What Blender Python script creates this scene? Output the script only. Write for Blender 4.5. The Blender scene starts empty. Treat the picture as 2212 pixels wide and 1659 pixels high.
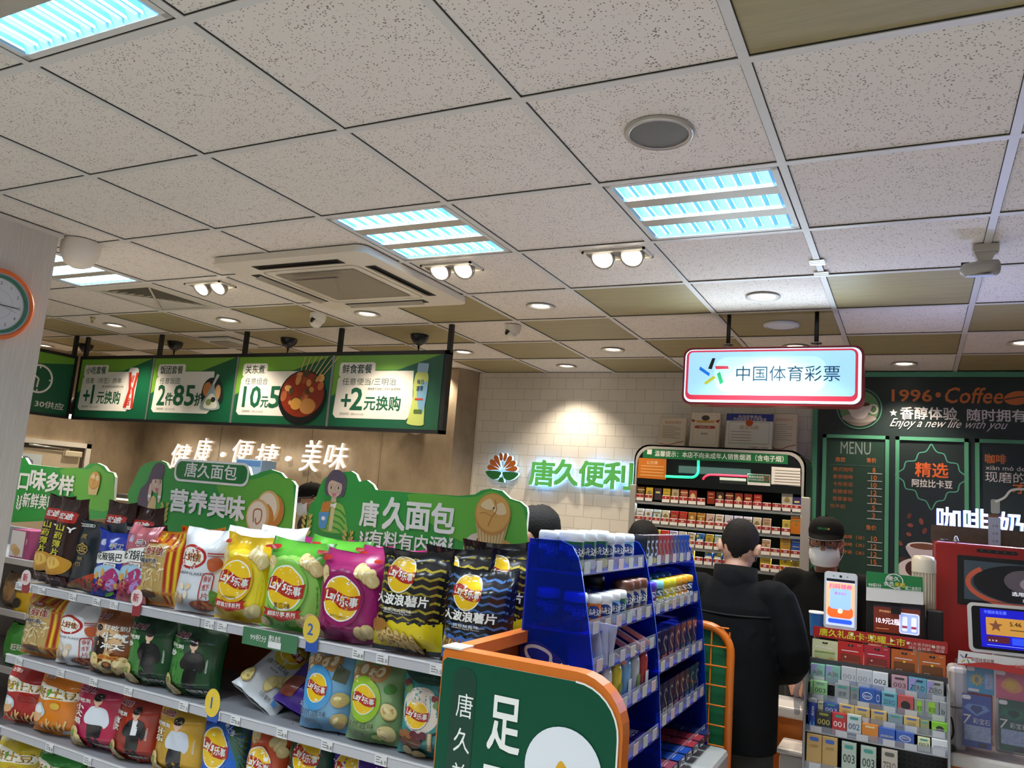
import bpy, bmesh, math, random
from mathutils import Vector as V, Matrix as MX, noise
from mathutils.geometry import tessellate_polygon
S = bpy.context.scene
COL = S.collection
PI = math.pi
sin, cos = math.sin, math.cos

# ---------------------------------------------------------------- camera, world, exposure
cd = bpy.data.cameras.new('camera')
cam = bpy.data.objects.new('camera', cd)
COL.objects.link(cam)
cd.sensor_width = 36
cd.lens = 27.69
cd.clip_start = .05
yw, pt_, rl = -.4781, .14388, .07918
fw = V((sin(yw)*cos(pt_), cos(yw)*cos(pt_), sin(pt_)))
r0 = V((cos(yw), -sin(yw), 0))
u0 = r0.cross(fw)
ri = cos(rl)*r0 + sin(rl)*u0
up = -sin(rl)*r0 + cos(rl)*u0
m = MX((ri, up, -fw)).transposed().to_4x4()
m.translation = (0, 0, 1.7)
cam.matrix_world = m
S.camera = cam
w = bpy.data.worlds.new('world')
S.world = w
w.use_nodes = True
w.node_tree.nodes['Background'].inputs[0].default_value = (.75, .85, 1, 1)
w.node_tree.nodes['Background'].inputs[1].default_value = .6
S.view_settings.view_transform = 'Standard'
S.view_settings.look = 'None'
S.view_settings.gamma = 1
S.view_settings.use_curve_mapping = False
S.view_settings.exposure = 0.3
S.cycles.max_bounces = 6
S.cycles.diffuse_bounces = 4
S.cycles.glossy_bounces = 3
S.cycles.transmission_bounces = 4
S.cycles.transparent_max_bounces = 12
S.cycles.caustics_reflective = False
S.cycles.caustics_refractive = False
S.cycles.sample_clamp_indirect = 4
CZ = 2.77      # ceiling height


def gx(c): return -.3625 + .6*c
def gy(r): return .5648 + .6*r


def lamp(kind, name, loc, power, col, rot=(0, 0, 0), **k):
    l = bpy.data.lights.new(name, kind)
    l.energy = power
    l.color = col
    for a, b in k.items():
        setattr(l, a, b)
    o = bpy.data.objects.new(name, l)
    o.location = loc
    o.rotation_euler = rot
    COL.objects.link(o)
    return o


# the louvred fluorescent troffers of the ceiling grid: (column, row) of the tile each one fills
TROFFERS = [(-1, 3), (-3, 3), (-7, 3), (-3, 0), (-1, 0), (-5, 0), (2, 0), (-3, -3), (-1, -3), (2, -3), (-6, -3)]
for c, r in TROFFERS:
    lamp('AREA', 'troffer_light', (gx(c+.5), gy(r+.5), CZ+.012), 30 if r > 0 else 17 if r == 0 else 19, (.86, .95, 1), shape='RECTANGLE', size=.5, size_y=.5, spread=2.2)
# recessed warm downlights
DOWN = [(-1, 5), (-3, 5), (-5, 5), (-7, 5), (-9, 5), (-12, 6), (-11, 7), (-9, 7), (-7, 7), (-5, 7), (-3, 7), (-1, 7), (1, 7), (-4, 8), (0, 8), (-6, 8), (-8, 8)]
for c, r in DOWN:
    lamp('SPOT', 'downlight_beam', (gx(c+.5), gy(r+.5), CZ-.015), 42, (1, .84, .64), spot_size=1.9, spot_blend=.7, shadow_soft_size=.035)
# twin gimbal spotlights
GIMBAL = [(-1.14, 3.085), (-1.98, 3.10), (-3.60, 3.10)]
for x, y in GIMBAL:
    lamp('SPOT', 'gimbal_beam', (x, y-.02, CZ-.03), 75, (1, .83, .6), rot=(-.75, 0, 0), spot_size=1.5, spot_blend=.8, shadow_soft_size=.05)

# ---------------------------------------------------------------- helpers


def lin(h):
    h = h.lstrip('#')
    if len(h) == 3:
        h = ''.join(a+a for a in h)
    q = [int(h[i:i+2], 16)/255 for i in (0, 2, 4)]
    return tuple(a/12.92 if a <= .04045 else ((a+.055)/1.055)**2.4 for a in q)


MATS = {}


def mt(c, r=.5, e=0, me=0, nz=0, bp=0, sc=40, cc=0, sp=.5):
    """principled material of one colour; nz: mottling, bp: bump, e: emission strength (lamps, screens only)"""
    k = (c, r, e, me, nz, bp, sc, cc, sp)
    if k in MATS:
        return MATS[k]
    m = bpy.data.materials.new('paint_'+c.strip('#'))
    m.use_nodes = True
    nt = m.node_tree
    p = nt.nodes['Principled BSDF']
    col = (*lin(c), 1)
    p.inputs['Base Color'].default_value = col
    p.inputs['Roughness'].default_value = r
    p.inputs['Metallic'].default_value = me
    p.inputs['Specular IOR Level'].default_value = sp
    p.inputs['Coat Weight'].default_value = cc
    if e:
        p.inputs['Emission Color'].default_value = col
        p.inputs['Emission Strength'].default_value = e
    if nz or bp:
        tc = nt.nodes.new('ShaderNodeTexCoord')
        n = nt.nodes.new('ShaderNodeTexNoise')
        n.inputs['Scale'].default_value = sc
        n.inputs['Detail'].default_value = 4
        nt.links.new(tc.outputs['Object'], n.inputs['Vector'])
        if nz:
            h = nt.nodes.new('ShaderNodeHueSaturation')
            h.inputs['Color'].default_value = col
            a = nt.nodes.new('ShaderNodeMapRange')
            a.inputs['From Min'].default_value = .3
            a.inputs['From Max'].default_value = .7
            a.inputs['To Min'].default_value = 1-nz
            a.inputs['To Max'].default_value = 1+nz
            nt.links.new(n.outputs['Fac'], a.inputs['Value'])
            nt.links.new(a.outputs['Result'], h.inputs['Value'])
            nt.links.new(h.outputs['Color'], p.inputs['Base Color'])
        if bp:
            b = nt.nodes.new('ShaderNodeBump')
            b.inputs['Strength'].default_value = bp
            b.inputs['Distance'].default_value = .01
            nt.links.new(n.outputs['Fac'], b.inputs['Height'])
            nt.links.new(b.outputs['Normal'], p.inputs['Normal'])
    MATS[k] = m
    return m


def clear(c, a, r=.08):
    """tinted see-through acrylic: a = share of surface colour, the rest lets tinted light through"""
    k = ('clear', c, a, r)
    if k in MATS:
        return MATS[k]
    m = bpy.data.materials.new('acrylic_'+c.strip('#'))
    m.use_nodes = True
    nt = m.node_tree
    p = nt.nodes['Principled BSDF']
    p.inputs['Base Color'].default_value = (*lin(c), 1)
    p.inputs['Roughness'].default_value = r
    t = nt.nodes.new('ShaderNodeBsdfTransparent')
    t.inputs[0].default_value = (*[.12+.88*q for q in lin(c)], 1)
    x = nt.nodes.new('ShaderNodeMixShader')
    x.inputs[0].default_value = a
    nt.links.new(t.outputs[0], x.inputs[1])
    nt.links.new(p.outputs[0], x.inputs[2])
    nt.links.new(x.outputs[0], nt.nodes['Material Output'].inputs[0])
    MATS[k] = m
    return m


_tc = bpy.data.curves.new('lettering', 'FONT')
_to = bpy.data.objects.new('lettering', _tc)
TXT = {}


def glyphs(s, res=2):
    k = (s, res)
    if k not in TXT:
        _tc.body = s
        _tc.resolution_u = res
        me = _to.to_mesh()
        vs = [(v.co.x, v.co.y) for v in me.vertices]
        fs = [tuple(p.vertices) for p in me.polygons]
        _to.to_mesh_clear()
        if not vs:
            vs, fs = [(0, 0), (1, 0), (1, 1)], []
        x0 = min(a for a, b in vs)
        x1 = max(a for a, b in vs)
        y0 = min(b for a, b in vs)
        y1 = max(b for a, b in vs)
        TXT[k] = ([(a-(x0+x1)/2, b-(y0+y1)/2) for a, b in vs], fs, x1-x0, y1-y0)
    return TXT[k]


# 2D outlines
def rc(x0, y0, x1, y1): return [(x0, y0), (x1, y0), (x1, y1), (x0, y1)]


def circ(cx, cy, r, ry=None, n=26, rot=0, a0=0, a1=2*PI):
    ry = ry or r
    full = abs(a1-a0-2*PI) < 1e-6
    o = []
    for i in range(n if full else n+1):
        a = a0+(a1-a0)*i/n
        x, y = r*cos(a), ry*sin(a)
        o.append((cx+x*cos(rot)-y*sin(rot), cy+x*sin(rot)+y*cos(rot)))
    return o


def rr(cx, cy, w, h, r, n=5):
    o = []
    for sx, sy, a in ((1, 1, 0), (-1, 1, PI/2), (-1, -1, PI), (1, -1, 1.5*PI)):
        for i in range(n+1):
            t = a+PI/2*i/n
            o.append((cx+sx*(w/2-r)+r*cos(t), cy+sy*(h/2-r)+r*sin(t)))
    return o


def blob(pts, n=5):
    o = []
    N = len(pts)
    for i in range(N):
        p0, p1, p2, p3 = (V(pts[(i+j-1) % N]) for j in range(4))
        for k in range(n):
            t = k/n
            q = .5*((2*p1)+(p2-p0)*t+(2*p0-5*p1+4*p2-p3)*t*t+(3*p1-p0-3*p2+p3)*t**3)
            o.append((q.x, q.y))
    return o


def curve(pts, n=6):
    o = []
    N = len(pts)
    for i in range(N-1):
        p0, p1, p2, p3 = (V(pts[min(max(i+j-1, 0), N-1)]) for j in range(4))
        for k in range(n):
            t = k/n
            o.append(tuple(.5*((2*p1)+(p2-p0)*t+(2*p0-5*p1+4*p2-p3)*t*t+(3*p1-p0-3*p2+p3)*t**3)))
    o.append(tuple(pts[-1]))
    return o


def xf(pts, cx, cy, s=1, rot=0, sy=None):
    sy = sy or s
    return [(cx+(x*s)*cos(rot)-(y*sy)*sin(rot), cy+(x*s)*sin(rot)+(y*sy)*cos(rot)) for x, y in pts]


ORG = {}


class G:
    """collects shapes into ONE mesh; flat artwork goes through the current 2D map (a plane or a bag's surface)"""

    def __init__(s):
        s.v, s.f, s.mi, s.sm, s.ms = [], [], [], [], []
        s.X = None
        s.l, s.dl, s.drape = 0, .0003, 0

    def add(s, vs, fs, mat, smooth=False):
        b = len(s.v)
        if s.X is not None:
            vs = [s.X @ V(q) for q in vs]
        s.v.extend(tuple(q) for q in vs)
        if mat not in s.ms:
            s.ms.append(mat)
        i = s.ms.index(mat)
        for q in fs:
            s.f.append(tuple(b+a for a in q))
            s.mi.append(i)
            s.sm.append(smooth)
        return s

    def box(s, x0, y0, z0, x1, y1, z1, mat, bev=0):
        x0, x1 = sorted((x0, x1))
        y0, y1 = sorted((y0, y1))
        z0, z1 = sorted((z0, z1))
        if not bev:
            v = [(x, y, z) for z in (z0, z1) for y in (y0, y1) for x in (x0, x1)]
            return s.add(v, [(0, 2, 3, 1), (4, 5, 7, 6), (0, 1, 5, 4), (2, 6, 7, 3), (0, 4, 6, 2), (1, 3, 7, 5)], mat)
        bm = bmesh.new()
        bmesh.ops.create_cube(bm, size=1)
        for q in bm.verts:
            q.co = V(((x0+x1)/2+q.co.x*(x1-x0), (y0+y1)/2+q.co.y*(y1-y0), (z0+z1)/2+q.co.z*(z1-z0)))
        bev = min(bev, .49*min(x1-x0, y1-y0, z1-z0))
        bmesh.ops.bevel(bm, geom=bm.edges[:], offset=bev, segments=2, profile=.5, affect='EDGES')
        bm.verts.index_update()
        s.add([q.co for q in bm.verts], [[q.index for q in f.verts] for f in bm.faces], mat)
        bm.free()
        return s

    def tube(s, pts, r, mat, n=8, flat=1., close=False):
        """r: one radius or one per point; flat squeezes the second axis"""
        pts = [V(p) for p in pts]
        N = len(pts)
        rs = r if isinstance(r, (list, tuple)) else [r]*N
        vs = []
        ref = None
        for i in range(N):
            if close:
                d = pts[(i+1) % N]-pts[i-1]
            else:
                d = pts[min(i+1, N-1)]-pts[max(i-1, 0)]
            d.normalize()
            if ref is None:
                ref = V((0, 0, 1)) if abs(d.z) < .9 else V((1, 0, 0))
            a = (ref-d*ref.dot(d))
            a.normalize()
            ref = a
            b = d.cross(a)
            for k in range(n):
                t = 2*PI*k/n
                vs.append(pts[i]+(a*cos(t)*flat+b*sin(t))*rs[i])
        fs = []
        for i in range(N if close else N-1):
            j = (i+1) % N
            for k in range(n):
                k2 = (k+1) % n
                fs.append((i*n+k, i*n+k2, j*n+k2, j*n+k))
        if not close:
            fs.append(tuple(range(n-1, -1, -1)))
            fs.append(tuple((N-1)*n+k for k in range(n)))
        return s.add(vs, fs, mat, n > 6)

    def lathe(s, prof, mat, c=(0, 0, 0), n=20, sx=1, sy=1):
        vs = [(c[0]+r*cos(2*PI*k/n)*sx, c[1]+r*sin(2*PI*k/n)*sy, c[2]+z) for r, z in prof for k in range(n)]
        fs = []
        for i in range(len(prof)-1):
            for k in range(n):
                k2 = (k+1) % n
                fs.append((i*n+k, i*n+k2, (i+1)*n+k2, (i+1)*n+k))
        return s.add(vs, fs, mat, True)

    def ball(s, c, r, mat, n=14):
        r = r if isinstance(r, (tuple, list)) else (r, r, r)
        pr = [(max(sin(PI*i/10), 1e-6), -cos(PI*i/10)) for i in range(11)]
        vs = [(c[0]+a*cos(2*PI*k/n)*r[0], c[1]+a*sin(2*PI*k/n)*r[1], c[2]+z*r[2]) for a, z in pr for k in range(n)]
        fs = [(i*n+k, i*n+(k+1) % n, (i+1)*n+(k+1) % n, (i+1)*n+k) for i in range(10) for k in range(n)]
        return s.add(vs, fs, mat, True)

    def slab(s, poly, o, ux, uy, d, mat, edge=None):
        """polygon in the plane (o, ux, uy), thickened by d behind its face"""
        o, ux, uy = V(o), V(ux), V(uy)
        nn = ux.cross(uy)
        if sum(poly[i-1][0]*poly[i][1]-poly[i][0]*poly[i-1][1] for i in range(len(poly))) < 0:
            poly = poly[::-1]
        N = len(poly)
        f = [o+ux*a+uy*b for a, b in poly]
        b = [q-nn*d for q in f]
        tr = tessellate_polygon([[V((a, c, 0)) for a, c in poly]])
        s.add(f+b, [tuple(t) for t in tr]+[tuple(N+i for i in t[::-1]) for t in tr], mat)
        s.add(f+b, [(i, N+i, N+(i+1) % N, (i+1) % N) for i in range(N)], edge or mat)
        return s

    # ---- flat artwork
    def plane(s, o, ux=(1, 0, 0), uy=(0, 0, 1), l=1):
        o, ux, uy = V(o), V(ux), V(uy)
        nn = ux.cross(uy).normalized()
        s.map = lambda u, v, l: o+ux*u+uy*v+nn*(l*s.dl)
        s.drape = 0
        s.l = l
        return s

    def _put(s, pts, tris, mat):
        if s.drape:
            out, st = [], [tuple(pts[i] for i in t) for t in tris]
            while st:
                a, b, c = st.pop()
                e = ((a[0]-b[0])**2+(a[1]-b[1])**2, (b[0]-c[0])**2+(b[1]-c[1])**2, (c[0]-a[0])**2+(c[1]-a[1])**2)
                k = max(range(3), key=lambda i: e[i])
                if e[k] > s.drape**2:
                    if k == 1:
                        a, b, c = b, c, a
                    elif k == 2:
                        a, b, c = c, a, b
                    mm = ((a[0]+b[0])/2, (a[1]+b[1])/2)
                    st += [(a, mm, c), (mm, b, c)]
                else:
                    out.append((a, b, c))
            ix, vs, fs = {}, [], []
            for t in out:
                q = []
                for p in t:
                    k = (round(p[0], 5), round(p[1], 5))
                    if k not in ix:
                        ix[k] = len(vs)
                        vs.append(s.map(p[0], p[1], s.l))
                    q.append(ix[k])
                if len(set(q)) == 3:
                    fs.append(tuple(q))
            s.add(vs, fs, mat, True)
        else:
            s.add([s.map(a, b, s.l) for a, b in pts], tris, mat)

    def sh(s, poly, mat, up=1):
        s.l += up
        if sum(poly[i-1][0]*poly[i][1]-poly[i][0]*poly[i-1][1] for i in range(len(poly))) < 0:
            poly = poly[::-1]
        s._put(poly, [tuple(t) for t in tessellate_polygon([[V((a, b, 0)) for a, b in poly]])], mat)
        return s

    def line(s, pts, w, mat, close=False, up=1):
        s.l += up
        N = len(pts)
        q, t = [], []
        for i in range(N):
            a = V(pts[(i+1) % N if close else min(i+1, N-1)])-V(pts[i-1 if close else max(i-1, 0)])
            if a.length < 1e-9:
                a = V((1, 0))
            a.normalize()
            p = V(pts[i])
            q += [tuple(p+V((-a.y, a.x))*w/2), tuple(p-V((-a.y, a.x))*w/2)]
        for i in range(N if close else N-1):
            j = (i+1) % N
            t += [(2*i, 2*i+1, 2*j+1), (2*i, 2*j+1, 2*j)]
        s._put(q, t, mat)
        return s

    def text(s, t, cx, cy, w, h, mat, bold=.01, rot=0, shear=0, res=2, up=1):
        """lettering fitted into the box w x h (0: keep the natural proportion) around (cx, cy)"""
        s.l += up
        vs, fs, gw, gh = glyphs(t, res)
        kx = w/gw if w else h/gh
        ky = h/gh if h else w/gw
        c, q = cos(rot), sin(rot)
        if bold > .012:
            o = bold*.55
            n = len(vs)
            vs = [(a+i*o, b+j*o) for i, j in ((1, 1), (1, -1), (-1, 1), (-1, -1)) for a, b in vs]
            fs = [tuple(k*n+i for i in f) for k in range(4) for f in fs]
        p = [(a*kx+shear*b*ky, b*ky) for a, b in vs]
        p = [(cx+a*c-b*q, cy+a*q+b*c) for a, b in p]
        n4 = max(1, len(p)//4) if bold > .012 else len(p)
        s.add([s.map(a, b, s.l+.3*(i//n4)) for i, (a, b) in enumerate(p)], fs, mat, bool(s.drape))
        s.l += 1 if bold > .012 else 0
        return s

    def text3(s, t, cx, cz, w, h, yf, yb, face, side, bold=.03, shear=0, res=3):
        """raised lettering standing on a wall that faces -y"""
        vs, fs, gw, gh = glyphs(t, res)
        kx = w/gw if w else h/gh
        ky = h/gh if h else w/gw
        if bold > .012:
            o, n = bold*.55, len(vs)
            vs = [(a+i*o, b+j*o) for i, j in ((1, 1), (1, -1), (-1, 1), (-1, -1), (0, 0)) for a, b in vs]
            fs = [tuple(k*n+i for i in f) for k in range(5) for f in fs]
        p = [(cx+a*kx+shear*b*ky, cz+b*ky) for a, b in vs]
        n = len(p)
        n4 = max(1, n//5) if bold > .012 else n
        s.add([(a, yf-.0003*(i//n4), b) for i, (a, b) in enumerate(p)], fs, face)
        ed = {}
        for f in fs:
            for i in range(len(f)):
                k = (f[i], f[(i+1) % len(f)])
                q = (round(p[k[0]][0], 5), round(p[k[0]][1], 5)), (round(p[k[1]][0], 5), round(p[k[1]][1], 5))
                k2 = tuple(sorted(q))
                ed.setdefault(k2, []).append(k)
        e = [k[0] for k in ed.values() if len(k) == 1]
        s.add([(a, yf+.0006, b) for a, b in p]+[(a, yb, b) for a, b in p], [(a, b, n+b, n+a) for a, b in e], side)
        return s

    def obj(s, name, parent=None, org=(0, 0, 0)):
        me = bpy.data.meshes.new(name)
        o = bpy.data.objects.new(name, me)
        if parent is not None:
            org = ORG[parent]
            o.parent = parent
        org = V(org)
        me.from_pydata([V(q)-org for q in s.v], [], s.f)
        for q in s.ms:
            me.materials.append(q)
        me.polygons.foreach_set('material_index', s.mi)
        me.polygons.foreach_set('use_smooth', s.sm)
        if parent is None:
            o.location = org
        COL.objects.link(o)
        ORG[o] = org
        return o


def T(o, label, cat, group=None):
    o['label'] = label
    o['category'] = cat
    if group:
        o['group'] = group
    return o


def E(name, loc, label=None, cat=None, group=None):
    o = bpy.data.objects.new(name, None)
    o.empty_display_size = .05
    o.location = loc
    COL.objects.link(o)
    ORG[o] = V(loc)
    if label:
        T(o, label, cat, group)
    return o


def ST(o):
    o['kind'] = 'structure'
    return o


def cp(o, d, parent=None, rz=0):
    """copy a thing with its parts, moved by d (sharing the meshes)"""
    c = o.copy()
    COL.objects.link(c)
    if parent is None:
        c.location = o.location+V(d)
        c.rotation_euler.z += rz
    else:
        c.parent = parent
    ORG[c] = ORG[o]+V(d)
    for ch in o.children:
        cp(ch, d, c)
    return c


WH = mt('#f2f2ee', .5)
BK = mt('#121315', .45)
MET = mt('#b9bcbe', .3, me=.9)

# ---------------------------------------------------------------- the room


def node_mat(name, build, rough=.6):
    m = bpy.data.materials.new(name)
    m.use_nodes = True
    nt = m.node_tree
    p = nt.nodes['Principled BSDF']
    p.inputs['Roughness'].default_value = rough
    tc = nt.nodes.new('ShaderNodeTexCoord')
    mp = nt.nodes.new('ShaderNodeMapping')
    nt.links.new(tc.outputs['Object'], mp.inputs[0])

    def N(t, **k):
        n = nt.nodes.new('ShaderNode'+t)
        for a, b in k.items():
            n.inputs[a.replace('_', ' ')].default_value = b
        return n
    build(nt, p, mp, N, nt.links.new)
    return m


def ramp(nt, fac, stops):
    r = nt.nodes.new('ShaderNodeValToRGB')
    e = r.color_ramp.elements
    while len(e) < len(stops):
        e.new(.5)
    for q, (a, c) in zip(e, stops):
        q.position = a
        q.color = (*lin(c), 1)
    nt.links.new(fac, r.inputs[0])
    return r.outputs[0]


def _tile(nt, p, mp, N, L):            # mineral-fibre tile with pin holes
    v = N('TexVoronoi', Scale=115.)
    w = N('TexNoise', Scale=22., Detail=3.)
    L(mp.outputs[0], v.inputs['Vector'])
    L(mp.outputs[0], w.inputs['Vector'])
    a = N('Math')
    a.operation = 'MULTIPLY_ADD'
    L(w.outputs['Fac'], a.inputs[0])
    a.inputs[1].default_value = -.40
    L(v.outputs['Distance'], a.inputs[2])
    L(ramp(nt, a.outputs[0], [(0, '#7d766d'), (.018, '#9d968c'), (.06, '#e0d7ce'), (1, '#e0d7ce')]), p.inputs['Base Color'])


def _woodtile(nt, p, mp, N, L):
    mp.inputs['Scale'].default_value = (2.5, 40, 1)
    w = N('TexNoise', Scale=2., Detail=5., Roughness=.6)
    L(mp.outputs[0], w.inputs['Vector'])
    L(ramp(nt, w.outputs['Fac'], [(.3, '#92855f'), (.7, '#a2946c')]), p.inputs['Base Color'])


def _brown(nt, p, mp, N, L):
    mp.inputs['Scale'].default_value = (1, 1, .6)
    w = N('TexNoise', Scale=5., Detail=8., Roughness=.68)
    L(mp.outputs[0], w.inputs['Vector'])
    L(ramp(nt, w.outputs['Fac'], [(.3, '#83745f'), (.5, '#988872'), (.7, '#a5957d')]), p.inputs['Base Color'])


def _brick(nt, p, mp, N, L):
    mp.inputs['Rotation'].default_value = (PI/2, 0, 0)
    b = N('TexBrick', Color1=(.72, .7, .65, 1), Color2=(.76, .74, .69, 1), Mortar=(.36, .33, .29, 1), Scale=1., Mortar_Size=.0014, Brick_Width=.152, Row_Height=.094, Mortar_Smooth=.2)
    b.offset = .5
    L(mp.outputs[0], b.inputs['Vector'])
    L(b.outputs['Color'], p.inputs['Base Color'])
    bu = N('Bump', Strength=.35, Distance=.002)
    bu.invert = True
    L(b.outputs['Fac'], bu.inputs['Height'])
    L(bu.outputs[0], p.inputs['Normal'])


def _floor(nt, p, mp, N, L):
    b = N('TexBrick', Color1=(.62, .6, .56, 1), Color2=(.66, .64, .6, 1), Mortar=(.35, .33, .3, 1), Scale=1., Mortar_Size=.002, Brick_Width=.6, Row_Height=.6)
    b.offset = 0
    L(mp.outputs[0], b.inputs['Vector'])
    L(b.outputs['Color'], p.inputs['Base Color'])


def _linen(nt, p, mp, N, L):
    mp.inputs['Scale'].default_value = (60, 60, 2)
    w = N('TexNoise', Scale=4., Detail=3.)
    L(mp.outputs[0], w.inputs['Vector'])
    L(ramp(nt, w.outputs['Fac'], [(.3, '#bdb4ab'), (.7, '#cbc3bb')]), p.inputs['Base Color'])


M_TILE = node_mat('mineral_fibre', _tile, .9)
M_WTILE = node_mat('wood_tile', _woodtile, .55)
M_BROWN = node_mat('brown_plaster', _brown, .6)
M_BRICK = node_mat('white_brick_tile', _brick, .28)
M_FLOOR = node_mat('floor_tile', _floor, .3)
M_LINEN = node_mat('linen_paper', _linen, .75)
M_WALL = mt('#d9d4cc', .8, nz=.03)

X0, X1, Y0, Y1 = -7.36, 3.2, -3.4, 5.96
ST(G().box(X0-.1, Y0-.1, -.1, X1+.1, Y1+.4, 0, M_FLOOR).obj('floor'))
ST(G().box(X0-.1, Y1, 0, X1+.1, Y1+.1, 3, M_BRICK).obj('wall_back'))
ST(G().box(X0-.1, Y0, 0, X0, Y1, 3, M_BROWN).obj('wall_left'))
ST(G().box(X1, Y0, 0, X1+.1, Y1, 3, M_WALL).obj('wall_right'))
ST(G().box(X0, Y0-.1, 0, X1, Y0, 3, M_WALL).obj('wall_front'))
g = G()
g.slab([(-7.36, 5.725), (-3.485, 5.725), (-3.405, 5.955), (-7.36, 5.955)], (0, 0, CZ-.001), (1, 0, 0), (0, 1, 0), CZ-.002, M_BROWN)
for x in (-6.2, -5.02, -4.22):
    g.box(x-.002, 5.722, .5, x+.002, 5.7255, CZ-.01, mt('#6f6250'))
ST(g.obj('wall_alcove'))
ST(G().box(-3.405, 5.945, 0, -3.385, 5.96, CZ-.002, mt('#d8d2c6')).obj('trim_1'))
g = G().box(-4.4, 1.45, 0, -3.61, 2.2, CZ-.002, M_LINEN)
ST(g.obj('wall_pillar'))
ST(G().box(-4.41, 1.44, CZ-.02, -3.595, 2.215, CZ-.003, mt('#cfc8bf')).obj('trim_2'))

# ceiling: tiles lying in a grid of white T bars
SKIP = set(TROFFERS) | {(-7, 4)}
g = G()
for c in range(-12, 7):
    for r in range(-7, 10):
        if (c, r) in SKIP:
            continue
        wood = (r >= 5 and (c+r) % 2 == 1) or (c, r) in ((0, 1), (2, 1), (1, -2))
        x0, x1, y0, y1 = max(gx(c), X0), min(gx(c+1), X1), max(gy(r), Y0), min(gy(r+1), Y1)
        if x1 <= x0 or y1 <= y0:
            continue
        g.add([(x0, y0, CZ+.004), (x0, y1, CZ+.004), (x1, y1, CZ+.004), (x1, y0, CZ+.004)], [(0, 1, 2, 3)], M_WTILE if wood else M_TILE)
TB = mt('#cfcbc6', .45)
GAP = mt('#2c2924', .9)
for c in range(-11, 6):
    g.box(gx(c)-.0125, Y0, CZ-.002, gx(c)+.0125, Y1, CZ+.003, TB)
    g.box(gx(c)-.0143, Y0, CZ+.0005, gx(c)+.0143, Y1, CZ+.0035, GAP)
for r in range(-6, 10):
    g.box(X0, gy(r)-.0125, CZ-.0022, X1, gy(r)+.0125, CZ+.003, TB)
    g.box(X0, gy(r)-.0141, CZ+.0003, X1, gy(r)+.0141, CZ+.0033, GAP)
g.box(X0-.1, Y0-.1, CZ+.16, X1+.1, Y1+.1, CZ+.2, M_WALL)
ST(g.obj('ceiling'))

# service door in the left wall
d = ST(E('door_1', (X0, 4.6, 0)))
fr = mt('#e6e2da', .4)
DT = 1.905
G().box(X0, 5.09, 0, X0+.03, 5.14, DT, fr).box(X0, 4.1, 0, X0+.03, 4.15, DT, fr).box(X0, 4.1, DT-.045, X0+.03, 5.14, DT, fr).obj('door_frame', d)
G().box(X0, 4.15, 0, X0+.004, 5.09, DT-.045, mt('#4a4036')).obj('door_gap', d)
G().box(X0+.002, 4.17, 0, X0+.022, 5.04, DT-.09, mt('#cdbfa6', .5, nz=.03)).obj('door_leaf', d)
G().box(X0+.022, 4.86, DT-.14, X0+.07, 5.03, DT-.085, mt('#d9cdb4', .4), .008).tube([(X0+.05, 4.9, DT-.075), (X0+.05, 4.5, DT-.06)], .008, MET).obj('door_closer', d)
g = G()
g.box(X0+.022, 4.36, 1.62, X0+.026, 4.66, 1.76, mt('#cfe0ea', .4))
g.plane((X0+.026, 0, 0), (0, 1, 0))
for y, z in ((4.45, 1.67), (4.53, 1.68), (4.5, 1.7)):
    g.sh(circ(y, z, .05, .035), mt('#7d7f9c'))
T(g.obj('poster', org=(X0+.022, 4.5, 1.62)), 'small pale poster of eggs stuck on the beige service door', 'poster')

# ---------------------------------------------------------------- things on the ceiling
LB = mt('#a9dcf8', .35, e=.62)
LB2 = mt('#7fc0ea', .35, e=.42)
LW = mt('#eaf8ff', .35, e=1.6)
BAND = mt('#b6aea0', .45, me=.35)
FRM = mt('#cfccc6', .4)


def make_troffer():
    x0, y0, z = gx(0)+.018, gy(0)+.018, CZ
    x1, y1 = x0+.564, y0+.564
    e = E('troffer_light', ((x0+x1)/2, (y0+y1)/2, CZ))
    g = G()
    for a in ((x0, y0, x1, y0+.02), (x0, y1-.02, x1, y1), (x0, y0, x0+.02, y1), (x1-.02, y0, x1, y1)):
        g.box(a[0], a[1], z-.001, a[2], a[3], z+.07, FRM)
    g.box(x0, y0, z+.07, x1, y1, z+.075, FRM)
    g.obj('frame', e)
    by = [y0+.02+k*.1962 for k in range(3)]
    for k in range(2):
        ya = by[k]+.132
        G().box(x0+.02, ya, z+.001, x1-.02, ya+.064, z+.012, BAND).obj('divider_band', e)
    for y in by:
        g = G()
        xa, xb, ya, yb = x0+.02, x1-.02, y, y+.132
        zb = z+.058
        g.add([(xa, ya+.035, zb), (xb, ya+.035, zb), (xb, yb-.035, zb), (xa, yb-.035, zb)], [(0, 1, 2, 3)], LW)
        g.add([(xa, ya, z+.002), (xb, ya, z+.002), (xb, ya+.035, zb), (xa, ya+.035, zb)], [(0, 1, 2, 3)], LB)
        g.add([(xa, yb, z+.002), (xb, yb, z+.002), (xb, yb-.035, zb), (xa, yb-.035, zb)], [(0, 1, 2, 3)], LB)
        for k in range(10):
            xx = xa+(xb-xa)*k/9
            g.add([(xx-.011, ya, z+.003), (xx+.011, ya, z+.003), (xx+.011, yb, z+.003), (xx-.011, yb, z+.003),
                   (xx-.002, ya+.03, zb-.012), (xx+.002, ya+.03, zb-.012), (xx+.002, yb-.03, zb-.012), (xx-.002, yb-.03, zb-.012)],
                  [(0, 4, 7, 3), (1, 2, 6, 5), (0, 1, 5, 4), (2, 3, 7, 6)], LB2)
        g.obj('louvre', e)
    return e


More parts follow.
